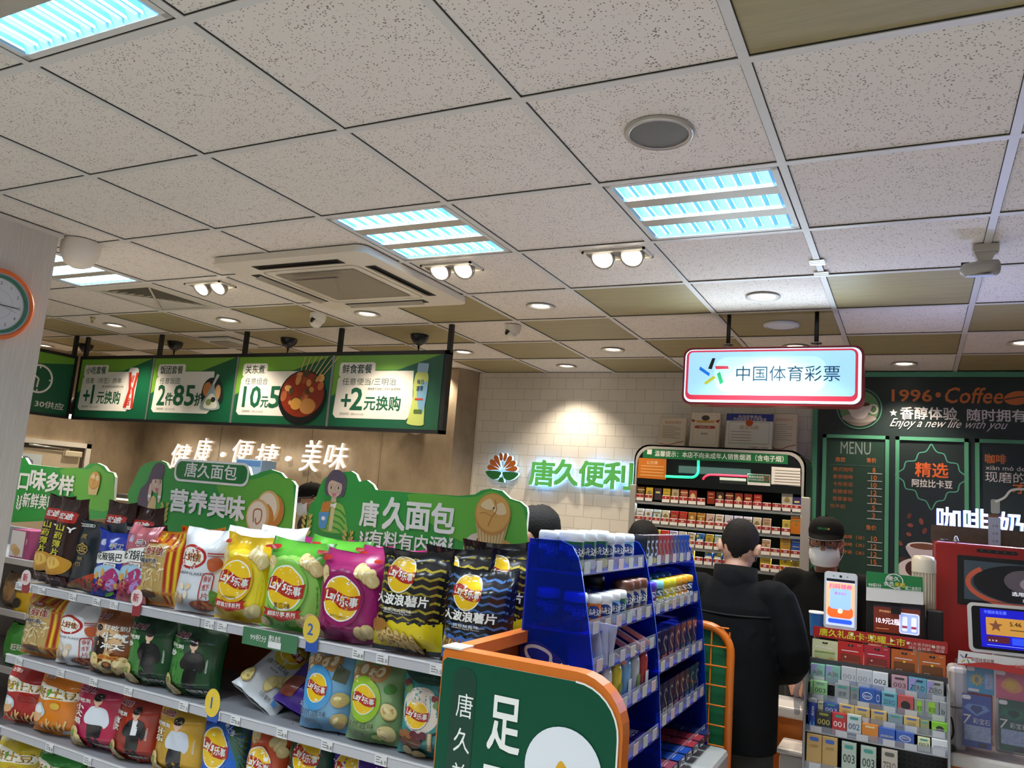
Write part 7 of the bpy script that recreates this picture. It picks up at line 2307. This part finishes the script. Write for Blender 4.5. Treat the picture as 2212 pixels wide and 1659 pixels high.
for q, c, tp, lb in (((0.193,1.074,0.288,1.177), '#3f9ac0', 0, 'sky blue scratch ticket, upper left behind the acrylic'), ((0.294,1.066,0.405,1.178), '#d0647a', 1, 'pink scratch ticket at upper right behind the acrylic'),
                     ((0.176,0.865,0.277,1.066), '#35509a', 2, 'navy scratch ticket with a blue gem and large 7'), ((0.302,0.875,0.402,1.068), '#1f5a46', 3, 'dark green scratch ticket with an emerald and large 7')):
    x0, z0, x1, z1 = q
    z0 = max(z0, CTZ+.008) if tp > 1 else z0
    w, h = x1-x0, z1-z0
    yy = 3.83 if tp < 2 else 3.822
    g = G().box(x0, yy, z0, x1, yy+.002, z1, mt(c, .35)).plane((0, yy, 0))
    g.sh(rr(x0+w*.15, z1-.012, w*.3, .016, .007), CARD)
    sc = mt('#93a5bd', .4, nz=.25, sc=120)
    if tp == 0:
        g.sh([(x0+w*.36+(w*.28 if k % 2 else w*.18)*cos(k*PI/10), z0+h*.5+(w*.28 if k % 2 else w*.18)*sin(k*PI/10)) for k in range(20)], mt('#b9a45a', .35)).text('8', x0+w*.36, z0+h*.5, w*.12, h*.2, mt('#2f7a9a'), .04).sh(rc(x0+w*.66, z0+h*.2, x0+w*.95, z0+h*.78), sc).sh(rr(x0+w*.25, z0+h*.1, w*.4, h*.1, .003), CARD)
    elif tp == 1:
        g.sh(blob([(x0+w*.15, z0+h*.45), (x0+w*.35, z0+h*.75), (x0+w*.65, z0+h*.7), (x0+w*.8, z0+h*.4), (x0+w*.5, z0+h*.25)]), mt('#d8985a')).sh(circ(x0+w*.45, z0+h*.52, w*.16, h*.15), mt('#d8b04a'))
    else:
        gem = mt('#6f93c8' if tp == 2 else '#2f7a5a', .2)
        g.sh([(x0+w*.2, z0+h*.82), (x0+w*.8, z0+h*.82), (x0+w*.95, z0+h*.74), (x0+w*.5, z0+h*.6), (x0+w*.06, z0+h*.74)], gem).sh([(x0+w*.35, z0+h*.8), (x0+w*.66, z0+h*.8), (x0+w*.72, z0+h*.73), (x0+w*.5, z0+h*.64), (x0+w*.28, z0+h*.73)], mt('#27407a' if tp == 2 else '#16463a', .2))
        g.text('7', x0+w*.16, z0+h*.52, w*.26, h*.18, CARD, .01, shear=.1).text('彩宝石', x0+w*.66, z0+h*.51, w*.58, h*.11, CARD, .01, up=0)
        g.sh(rc(x0+w*.07, z0+h*.13, x0+w*.97, z0+h*.42), sc).sh(rc(x0+w*.55, z0+h*.02, x0+w*.85, z0+h*.1), mt('#3a3a40'), up=0)
    g.obj('scratch_ticket', None, ((x0+x1)/2, yy, z0))
    T(list(ORG)[-1], lb, 'lottery ticket', 'scratch tickets in the acrylic stand')
g = G().box(.125, 3.84, 1.0, .2, 3.98, 1.16, mt('#d3cfcb', .35), .02).box(.13, 3.85, CTZ, .19, 3.97, 1.0, mt('#c9c5c0', .4), .01)
T(g.obj('ticket_printer', org=(.16, 3.9, CTZ)), 'white rounded ticket printer between the rack and the ticket stand', 'printer')
g = G().tube(curve([(.12, 3.88, 1.03), (.135, 3.86, .98), (.145, 3.84, .9), (.12, 3.84, .85), (.13, 3.87, .842)]), .004, BK, 8)
T(g.obj('cable', org=(.13, 3.86, .84)), 'black cable drooping beside the white ticket printer', 'cable')
g = G().ball((.135, 3.83, CTZ+.012), (.022, .03, .012), BK)
T(g.obj('computer_mouse', org=(.135, 3.83, CTZ)), 'black computer mouse on the counter edge right of the rack', 'mouse')
x, y = -.395, 3.98
g = G().lathe([(.028, 0), (.032, .06), (.034, .1)], mt('#2f6aa8', .3), (x, y, 1.19), 18).lathe([(.036, .1), (.036, .108), (1e-6, .108)], WH, (x, y, 1.19), 18)
g.lathe([(.03, -.355), (.03, -.35), (.012, -.34), (.012, -.002), (.028, 0)], mt('#8a8d90', .4), (x, y, 1.19), 14)
T(g.obj('gum_jar', org=(x, y, CTZ)), 'small blue and white tub on a stem by the left end of the red banner', 'jar')

# ---- food counter behind the snack shelves
e = E('food_counter', (-4.4, 4.3, 0), 'brown food counter below the green menu sign behind the bread boards', 'counter')
G().box(-6.2, 4.0, 0, -2.7, 4.4, 1.0, mt('#7a6a55', .5)).obj('front', e)
G().box(-6.22, 3.98, 1.0, -2.68, 4.42, 1.03, mt('#b9b2a6', .3)).obj('worktop', e)
e = E('food_warmer', (-5.0, 4.2, 1.03), 'lit glass food warmer on the food counter between two bread boards', 'food warmer')
G().box(-5.5, 4.05, 1.0305, -4.75, 4.38, 1.06, MET).box(-5.5, 4.05, 1.47, -4.75, 4.38, 1.5, MET).obj('casing', e)
for z in (1.15, 1.25, 1.35):
    G().box(-5.48, 4.08, z, -4.77, 4.36, z+.006, MET).obj('shelf', e)
G().box(-5.48, 4.08, 1.455, -4.77, 4.3, 1.465, mt('#fff0cc', .4, e=3)).obj('lamp', e)
G().box(-5.5, 4.05, 1.06, -4.75, 4.055, 1.47, clear('#f4efe6', .08)).obj('glass', e)
e = E('drink_display', (-4.03, 4.3, 1.03), 'pale blue drink display box peeking over the middle bread board', 'display')
x0, x1, zt = (-4.421,1.825)[0], (-4.167,1.828)[0], (-4.284,1.832)[1]
g = G().box(x0, 4.25, 1.0305, x1, 4.4, zt, mt('#9fc0e6', .4), .006).plane((0, 4.25, 0))
g.sh(rc(x0+.01, zt-.05, x1-.01, zt-.01), mt('#5f8fd0', .4)).sh(rr((x0+x1)/2+.02, zt-.1, .03, .08, .01), WHT).sh(rr((x0+x1)/2-.03, zt-.1, .03, .07, .01), mt('#c9d6ea'))
g.obj('box', e)

# ---------------------------------------------------------------- people
def fuse(g, name, parent, vox, mat, smooth=2, org=None):
    """fuse overlapping shapes into one continuous surface"""
    me = bpy.data.meshes.new(name)
    me.from_pydata([V(q) for q in g.v], [], g.f)
    o = bpy.data.objects.new(name, me)
    COL.objects.link(o)
    m = o.modifiers.new('r', 'REMESH')
    m.mode = 'VOXEL'
    m.voxel_size = vox
    if smooth:
        s = o.modifiers.new('s', 'SMOOTH')
        s.factor = .5
        s.iterations = smooth
    bpy.context.view_layer.update()
    dg = bpy.context.evaluated_depsgraph_get()
    me2 = bpy.data.meshes.new_from_object(o.evaluated_get(dg))
    o.modifiers.clear()
    o.data = me2
    me2.name = name
    me2.materials.clear()
    me2.materials.append(mat)
    org = ORG[parent]
    me2.transform(MX.Translation(-org))
    for p in me2.polygons:
        p.use_smooth = True
    o.parent = parent
    ORG[o] = org
    bpy.data.meshes.remove(me)
    return o


def rings(g, rs, mat, n=24):
    """closed loft of horizontal ellipses (z, rx, ry, x, y)"""
    vs, fs = [], []
    for z, rx, ry, x, y in rs:
        for k in range(n):
            t = 2*PI*k/n
            c, s = cos(t), sin(t)
            vs.append((x+rx*math.copysign(abs(c)**.85, c), y+ry*math.copysign(abs(s)**.85, s), z))
    N = len(rs)
    for i in range(N-1):
        for k in range(n):
            k2 = (k+1) % n
            fs.append((i*n+k, i*n+k2, (i+1)*n+k2, (i+1)*n+k))
    fs.append(tuple(range(n-1, -1, -1)))
    fs.append(tuple((N-1)*n+k for k in range(n)))
    return g.add(vs, fs, mat, True)


def limb(g, pts, rad, mat, n=12):
    P = [V(p) for p in pts]
    out, rs = [], []
    N = len(P)
    for i in range(N-1):
        p0, p1, p2, p3 = P[max(i-1, 0)], P[i], P[i+1], P[min(i+2, N-1)]
        for k in range(4):
            t = k/4
            out.append(.5*((2*p1)+(p2-p0)*t+(2*p0-5*p1+4*p2-p3)*t*t+(3*p1-p0-3*p2+p3)*t**3))
            rs.append(rad[i]+(rad[i+1]-rad[i])*t)
    out.append(P[-1])
    rs.append(rad[-1])
    d0, d1 = (out[0]-out[1]).normalized(), (out[-1]-out[-2]).normalized()
    out = [out[0]+d0*rs[0]*.6]+out+[out[-1]+d1*rs[-1]*.6]
    rs = [rs[0]*.5]+rs+[rs[-1]*.5]
    return g.tube(out, rs, mat, n)


HR = [(-.118, .014, .018, .058), (-.112, .034, .034, .05), (-.09, .05, .058, .034), (-.06, .061, .076, .018), (-.025, .069, .09, .006), (.015, .074, .098, 0), (.05, .073, .096, -.004), (.08, .062, .08, -.008), (.1, .042, .055, -.01), (.112, .02, .028, -.01), (.115, .004, .006, -.01)]


def head_shape(g, Mh, mat, ear=.076):
    X = g.X
    g.X = (X @ Mh) if X is not None else Mh
    rings(g, [(z, a, b, 0, y) for z, a, b, y in HR], mat, 28)
    g.tube([(0, .086, .022), (0, .098, -.005), (0, .114, -.03), (0, .104, -.042)], [.008, .011, .015, .009], mat, 10)
    for s in (-1, 1):
        g.ball((s*.012, .1, -.036), (.009, .01, .008), mat, 8)
        g.ball((s*.034, .082, .028), (.024, .012, .008), mat, 10)
        g.ball((s*.045, .068, -.02), (.022, .02, .018), mat, 10)
        g.ball((s*ear, -.006, -.012), (.009, .02, .032), mat, 12)
        g.ball((s*(ear+.006), -.014, .0), (.008, .012, .022), mat, 10)
    g.ball((0, .092, -.068), (.023, .01, .0055), mat, 10)
    g.ball((0, .091, -.078), (.02, .01, .006), mat, 10)
    g.X = X


def hair_shape(g, Mh, low, mat, th=.009, n=36, m=9, sd=1):
    """short hair: a shell above the hairline low(angle); angle 0 = face"""
    X = g.X
    g.X = (X @ Mh) if X is not None else Mh
    def rad(z, t, off):
        for (z0, a0, b0, y0), (z1, a1, b1, y1) in zip(HR, HR[1:]):
            if z <= z1:
                break
        f = max(0, min(1, (z-z0)/(z1-z0)))
        a, b, y = a0+(a1-a0)*f+off, b0+(b1-b0)*f+off, y0+(y1-y0)*f
        return V((a*sin(t), y+b*cos(t), z))
    vs, fs = [], []
    for j in range(m+1):
        for i in range(n):
            t = 2*PI*i/n
            z = low(t)+(.1145-low(t))*(1-(1-j/m)**1.4)
            nz = noise.noise(V((sin(t)*4+sd, cos(t)*4, z*22)))*.004
            o = (0 if j == 0 else th*min(1, j/2))+nz*(j > 0)
            p = rad(z, t, o)
            p.z += o*max(0, z/.115)**2*1.1
            vs.append(p)
    for j in range(m):
        for i in range(n):
            i2 = (i+1) % n
            fs.append((j*n+i, j*n+i2, (j+1)*n+i2, (j+1)*n+i))
    fs.append(tuple(m*n+i for i in range(n)))
    g.add(vs, fs, mat, True)
    g.X = X


def hand(g, wrist, d, up_, s, mat):
    """palm with four unequal bent fingers and a thumb leaving its side; d: pointing, up_: back of the hand"""
    d, up_ = V(d).normalized(), V(up_).normalized()
    side = d.cross(up_).normalized()*s
    up_ = side.cross(d)*s
    w = V(wrist)
    limb(g, [w, w+d*.03, w+d*.075], [.024, .03, .03], mat, 10)
    for k, (o, L) in enumerate(((-.03, .062), (-.01, .075), (.011, .07), (.03, .055))):
        b = w+d*.08+side*o
        limb(g, [b, b+d*L*.5-up_*.008, b+d*L*.82-up_*.024, b+d*L-up_*.04], [.0098, .009, .0085, .0075], mat, 8)
    b = w+d*.03-side*.026
    limb(g, [b, b+d*.025-side*.022-up_*.006, b+d*.055-side*.026-up_*.014], [.013, .011, .009], mat, 8)


def person(x, y, rz, H, label, skin, top, legs, vox=.011, top_mat=None, lean=0., headM=None, arms=None, long_jacket=False, ear=.076, detail=False):
    e = E('person', (x, y, 0), label, 'person')
    k = H/1.72
    W = MX.Translation((x, y, 0)) @ MX.Rotation(rz, 4, 'Z') @ MX.Scale(k, 4)
    sk = mt(skin, .55, nz=.04, sc=18)
    if headM is None:
        headM = MX.Translation((0, .03, 1.605))
    arms = arms or {s: [(s*.19, 0, 1.39), (s*.235, -.03, 1.12), (s*.2, .16, .96)] for s in (-1, 1)}
    g = G()
    g.X = W
    rings(g, [(.8, .12, .085, 0, 0), (.88, .155, .1, 0, 0), (1.0, .14, .095, 0, lean*.2), (1.1, .14, .095, 0, lean*.4), (1.25, .165, .11, 0, lean*.7), (1.36, .16, .09, 0, lean), (1.42, .1, .07, 0, lean), (1.45, .06, .058, 0, lean)], sk)
    hp = headM.to_translation()
    limb(g, [(0, lean-.005, 1.4), (0, lean+.3*(hp.y-lean), 1.48), (0, hp.y-.012, hp.z-.06)], [.06, .054, .05], sk, 14)
    head_shape(g, headM, sk, ear)
    for s in (-1, 1):
        sh_, el, wr = (V(q) for q in arms[s])
        limb(g, [V((s*.13, lean, 1.39)), sh_, el, wr], [.045, .045, .038, .028], sk)
        dd = (wr-el).normalized()
        hand(g, wr+dd*.01, dd, V((0, -dd.z, abs(dd.y)+.2)), s, sk)
        limb(g, [(s*.085, 0, .86), (s*.1, .015, .48), (s*.1, -.02, .1)], [.08, .055, .042], sk)
        limb(g, [(s*.1, -.05, .05), (s*.105, .04, .045), (s*.11, .13, .03)], [.04, .042, .03], sk)
    fuse(g, 'body', e, vox, sk, 1)
    # trousers and shoes
    g = G()
    g.X = W
    lm = mt(legs, .85, nz=.1, bp=.3, sc=30)
    rings(g, [(.78, .14, .1, 0, 0), (.86, .175, .122, 0, 0), (.98, .16, .115, 0, 0), (1.02, .155, .11, 0, 0)], lm)
    for s in (-1, 1):
        limb(g, [(s*.092, 0, .86), (s*.102, .015, .62), (s*.105, .01, .46), (s*.105, -.02, .1)], [.1, .085, .074, .062], lm)
    fuse(g, 'trousers', e, .012, lm, 2)
    for s in (-1, 1):
        g = G()
        g.X = W
        sm_ = mt('#1d1b1b', .5)
        limb(g, [(s*.105, -.06, .05), (s*.108, .04, .05), (s*.115, .15, .035)], [.05, .052, .038], sm_)
        g.box(s*.108-.05, -.1, 0, s*.108+.05, .17, .02, sm_)
        g.obj('shoe', e)
    # upper garment
    g = G()
    g.X = W
    tm = top_mat or mt(top, .8, nz=.08, bp=.25, sc=25)
    if long_jacket:
        rings(g, [(.75, .2, .15, .0, 0), (.85, .2, .155, 0, 0), (1.0, .2, .15, 0, lean*.2), (1.2, .2, .14, 0, lean*.6), (1.33, .19, .125, 0, lean), (1.40, .15, .098, 0, lean), (1.445, .09, .085, 0, lean+.005), (1.46, .08, .08, 0, lean+.01)], tm, 32)
        rad = [.072, .075, .066, .054]
        R = random.Random(4)
        for q in range(16):
            a = R.uniform(PI, 2*PI)
            zz = R.uniform(.85, 1.3)
            limb(g, [(.196*cos(a), .14*sin(a)+lean*.5, zz), (.198*cos(a+.25), .142*sin(a+.25)+lean*.5, zz+R.uniform(-.1, .1))], [.006, .006], tm, 6)
    else:
        rings(g, [(.86, .185, .135, 0, 0), (1.0, .175, .13, 0, lean*.2), (1.2, .19, .135, 0, lean*.6), (1.33, .185, .12, 0, lean), (1.40, .14, .095, 0, lean), (1.445, .085, .08, 0, lean+.005)], tm, 32)
        rad = [.072, .074, .066, .054]
    for s in (-1, 1):
        sh_, el, wr = (V(q) for q in arms[s])
        if long_jacket:
            limb(g, [V((s*.12, lean, 1.375)), sh_, el, el+(wr-el)*1.02], rad, tm, 14)
        else:
            limb(g, [V((s*.12, lean, 1.375)), sh_, sh_+(el-sh_)*.75], rad[:3], tm, 14)
    fuse(g, 'jacket' if long_jacket else 'shirt', e, .009, tm, 3)
    return e, W, headM


def face_bits(e, W, Mh, brows=True):
    X = W @ Mh
    for s in (-1, 1):
        g = G()
        g.X = X
        g.ball((s*.033, .078, .008), (.0125, .0125, .0105), mt('#d8d2cc', .2), 12)
        g.ball((s*.033, .0885, .007), (.0055, .003, .0055), mt('#1c1412', .15), 10)
        g.obj('eye', e)
        if brows:
            g = G()
            g.X = X
            g.tube([(s*.012, .096, .036), (s*.032, .094, .042), (s*.054, .08, .036)], [.003, .004, .0025], mt('#1f1815', .7), 7)
            g.obj('eyebrow', e)


def glasses(e, W, Mh):
    g = G()
    g.X = W @ Mh
    fr_ = mt('#1a1a1f', .3)
    for s in (-1, 1):
        g.tube([(a, .108-.35*abs(a-s*.0)*.25, b) for a, b in rr(s*.036, .004, .058, .042, .012)], .0024, fr_, 6, close=True)
        g.tube([(s*.064, .1, .014), (s*.082, .05, .014), (s*.083, -.01, .006)], .0022, fr_, 6)
    g.tube([(-.008, .112, .01), (.008, .112, .01)], .0022, fr_, 6)
    return g.obj('glasses', e)


def cap(e, W, Mh, logo=True):
    X = W @ Mh
    cm = mt('#0a0a0b', .85, bp=.1, sc=300, sp=.2)
    g = G()
    g.X = X
    g.lathe([(.089, .04), (.09, .06), (.084, .088), (.066, .113), (.036, .129), (1e-6, .133)], cm, (0, 0, 0), 28, .98, 1.2)
    g.ball((0, 0, .133), .007, cm, 10)
    q = g.obj('cap', e)
    g = G()
    g.X = X
    n = 16
    vs = []
    for k in range(n+1):
        t = PI*(k/n)
        a, b = cos(t), sin(t)
        for r, dz in ((1., 0), (1.0+.72*b**1.2, -.012-.012*b)):
            vs.append((.086*a*(1+.03*(r-1)), .104*b*r if b > .001 else 0, .05+dz-.012*abs(a)**2*(r > 1)))
    m = len(vs)
    vs += [(x, y, z-.004) for x, y, z in vs]
    fs = []
    for k in range(n):
        a = 2*k
        fs += [(a, a+1, a+3, a+2), (m+a, m+a+2, m+a+3, m+a+1), (a+1, m+a+1, m+a+3, a+3)]
    g.add(vs, fs, cm, True)
    g.obj('visor', q)
    g = G()
    g.X = X
    g.tube([vs[2*k+1] for k in range(n+1)], .0016, mt('#8d8a86', .6), 6)
    g.obj('visor_piping', q)
    if logo:
        g = G()
        g.X = X
        def mp(u, v, l): return V((.0915*sin(u/.09), .1085*cos(u/.09)*1.005+.001*l*.4-.004, .078+v))
        g.map, g.drape, g.l = mp, .01, 1
        g.sh(circ(-.024, 0, .006, n=10), mt('#b5822c')).text('唐久便利', .006, 0, .046, .012, mt('#2f7a45'), .02)
        g.drape = 0
        g.obj('cap_badge', q)


def mask(e, W, Mh):
    g = G()
    g.X = W @ Mh
    wm = mt('#dfe3e6', .7, bp=.2, sc=200)
    n, m = 18, 9
    vs = []
    for j in range(m+1):
        v = j/m
        for i in range(n+1):
            t = (i/n-.5)*2.35
            z = -.118+v*.105
            rx = .066+.012*sin(PI*v)
            y = .1-.034*(1-v)*0+.018*sin(PI*v*.9)+.01*math.exp(-(t/.25)**2)*v
            fold = .0016*sin(v*PI*8)
            vs.append(((rx+fold)*sin(t)*1.06, (y+fold)*cos(t)**.8 if cos(t) > 0 else 0, z+.012*(1-cos(t))*(1-2*v)*.6))
    N = len(vs)
    vs += [(x*.98, y-.003, z) for x, y, z in vs]
    fs = []
    for j in range(m):
        for i in range(n):
            a = j*(n+1)+i
            fs += [(a, a+1, a+n+2, a+n+1), (N+a, N+a+n+1, N+a+n+2, N+a+1)]
    g.add(vs, fs, wm, True)
    for s in (-1, 1):
        g.tube([(s*.07, .045, -.03), (s*.083, .0, -.005), (s*.083, -.022, .01)], .0015, wm, 5)
        g.tube([(s*.066, .045, -.1), (s*.083, .0, -.06), (s*.083, -.024, -.02)], .0015, wm, 5)
    return g.obj('face_mask', e)


HAIRM = mt('#0d0a08', .7, nz=.35, bp=.35, sc=160, sp=.25)
def band(f, s, b, w=.9):
    """hairline height at the front, sides and back"""
    def low(t):
        c = cos(t)
        return (s+(f-s)*max(0, c)**w) if c > 0 else s+(b-s)*(-c)**.8
    return low


# the customer seen from behind, head bowed over the counter
Mh = MX.Translation((0, .075, 1.585)) @ MX.Rotation(-.5, 4, 'X') @ MX.Rotation(.1, 4, 'Z')
e, W, Mh = person(-.70, 3.6, -.06, 1.70, 'man in a long black jacket seen from behind, head bowed at the cash counter', '#b98a72', '#17191d', '#2a2b28', .007,
                  mt('#07080a', .85, nz=.15, bp=.45, sc=14, sp=.15), .02, Mh, {1: [(.195, .01, 1.37), (.262, .0, 1.13), (.12, .25, 1.04)], -1: [(-.19, .01, 1.37), (-.25, .0, 1.13), (-.1, .25, 1.04)]}, True, .084)
g = G()
hair_shape_m = mt('#17100d', .75, nz=.4, bp=.5, sc=220, sp=.2)
g.X = W
hair_shape(g, Mh, band(.06, -.0, -.088), hair_shape_m, .008, sd=3)
g.obj('hair', e)
face_bits(e, W, Mh)
glasses(e, W, Mh)
g = G()
g.X = W
cm = mt('#07080a', .85, sp=.15)
pts = []
for rxy, z0, z1 in ((.098, 1.415, 1.5), (.086, 1.42, 1.495)):
    pts.append([(rxy*cos(t), .025+rxy*.98*sin(t), (z0, z1)) for t in [2*PI*k/28 for k in range(28)]])
vs = [(x, y, z[0]) for x, y, z in pts[0]]+[(x*.95, y-.002, z[1]+.012*(-(y-.025)/.1)) for x, y, z in pts[0]]+[(x*.97, y-.002, z[1]+.012*(-(y-.025)/.1)) for x, y, z in pts[1]]+[(x, y, z[0]) for x, y, z in pts[1]]
fs = [(j*28+k, j*28+(k+1) % 28, (j+1)*28+(k+1) % 28, (j+1)*28+k) for j in range(3) for k in range(28) if not 5 <= k <= 8]
g.add(vs, fs, cm, True)
g.obj('collar', e)
g = G()
g.X = W
g.tube([(.208*cos(t), .02+.136*sin(t), 1.315+.012*sin(t)) for t in [PI*1.03+PI*.94*k/24 for k in range(25)]], .0028, mt('#0c0d0f', .8), 6)
g.obj('yoke_seam', e)

# the cashier in cap, glasses and mask
Mh = MX.Translation((0, .045, 1.605)) @ MX.Rotation(-.1, 4, 'X') @ MX.Rotation(-.12, 4, 'Z')
e, W, Mh = person(-.415, 4.56, PI+.08, 1.72, 'cashier in black cap, glasses and white mask facing the camera behind the counter', '#b07f68', '#0f1012', '#1c1d20', .0065,
                  mt('#08090a', .9, bp=.2, sc=40, sp=.2), .0, Mh, {1: [(.19, 0, 1.37), (.245, .02, 1.12), (.16, .2, .98)], -1: [(-.19, 0, 1.37), (-.245, .02, 1.12), (-.16, .2, .98)]})
g = G()
g.X = W
hair_shape(g, Mh, band(.06, .0, -.06), HAIRM, .006, sd=5)
g.obj('hair', e)
face_bits(e, W, Mh)
glasses(e, W, Mh)
cap(e, W, Mh)
mask(e, W, Mh)
g = G()
g.X = W
for s in (-1, 1):
    a = [(s*.012, .1, 1.375), (s*.075, .088, 1.36), (s*.085, .03, 1.44), (s*.062, .055, 1.475)]
    g.add(a+[(x*.97, y-.008, z-.004) for x, y, z in a], [(0, 1, 2, 3), (7, 6, 5, 4), (0, 4, 5, 1), (1, 5, 6, 2)], mt('#111214', .8))
    g.tube([V(a[0])+V((0, .001, 0)), V(a[1])+V((0, .003, 0)), V(a[2])+V((0, .003, 0))], .0022, mt('#d8d0c8', .6), 6)
for k in range(2):
    g.ball((.0, .118-.0*k, 1.33-.05*k), (.005, .003, .005), mt('#cfcfcf', .3), 8)
g.obj('polo_collar', e)

# a second staff member glimpsed between two bread boards
Mh = MX.Translation((0, .04, 1.59)) @ MX.Rotation(-.12, 4, 'X')
e, W, Mh = person(-4.12, 4.82, 2.55, 1.70, 'staff member in black cap and glasses glimpsed between two bread boards', '#b98a70', '#131416', '#1c1d20', .0075, mt('#101113', .85), 0, Mh)
g = G()
g.X = W
hair_shape(g, Mh, band(.06, .0, -.06), HAIRM, .006, sd=6)
g.obj('hair', e)
face_bits(e, W, Mh)
glasses(e, W, Mh)
cap(e, W, Mh)
q = mask(e, W, Mh)

# customer in profile behind the right bread board
Mh = MX.Translation((0, .035, 1.575)) @ MX.Rotation(-.15, 4, 'X')
e, W, Mh = person(-1.34, 2.97, PI/2-.1, 1.70, 'dark-haired person in profile, head just right of the muffin bread board', '#b98a74', '#7a3038', '#26262c', .011, mt('#6a2a34', .8), 0, Mh)
g = G()
g.X = W
hair_shape(g, Mh, band(.05, -.005, -.075), HAIRM, .011, sd=8)
g.obj('hair', e)
face_bits(e, W, Mh)
# customer whose crown shows over the blue rack
Mh = MX.Translation((0, .03, 1.555)) @ MX.Rotation(-.2, 4, 'X')
e, W, Mh = person(-1.245, 4.0, .2, 1.68, 'person whose black hair shows above the gum packs, in front of the cigarette cabinet', '#b98a74', '#22242c', '#26262c', .012, mt('#23252e', .8), 0, Mh, {q: [(q*.18, 0, 1.37), (q*.2, -.03, 1.12), (q*.15, .02, .9)] for q in (-1, 1)})
g = G()
g.X = W
hair_shape(g, Mh, band(.055, .0, -.06), mt('#0a0807', .7, nz=.3, bp=.4, sc=200, sp=.25), .01, sd=9)
g.obj('hair', e)
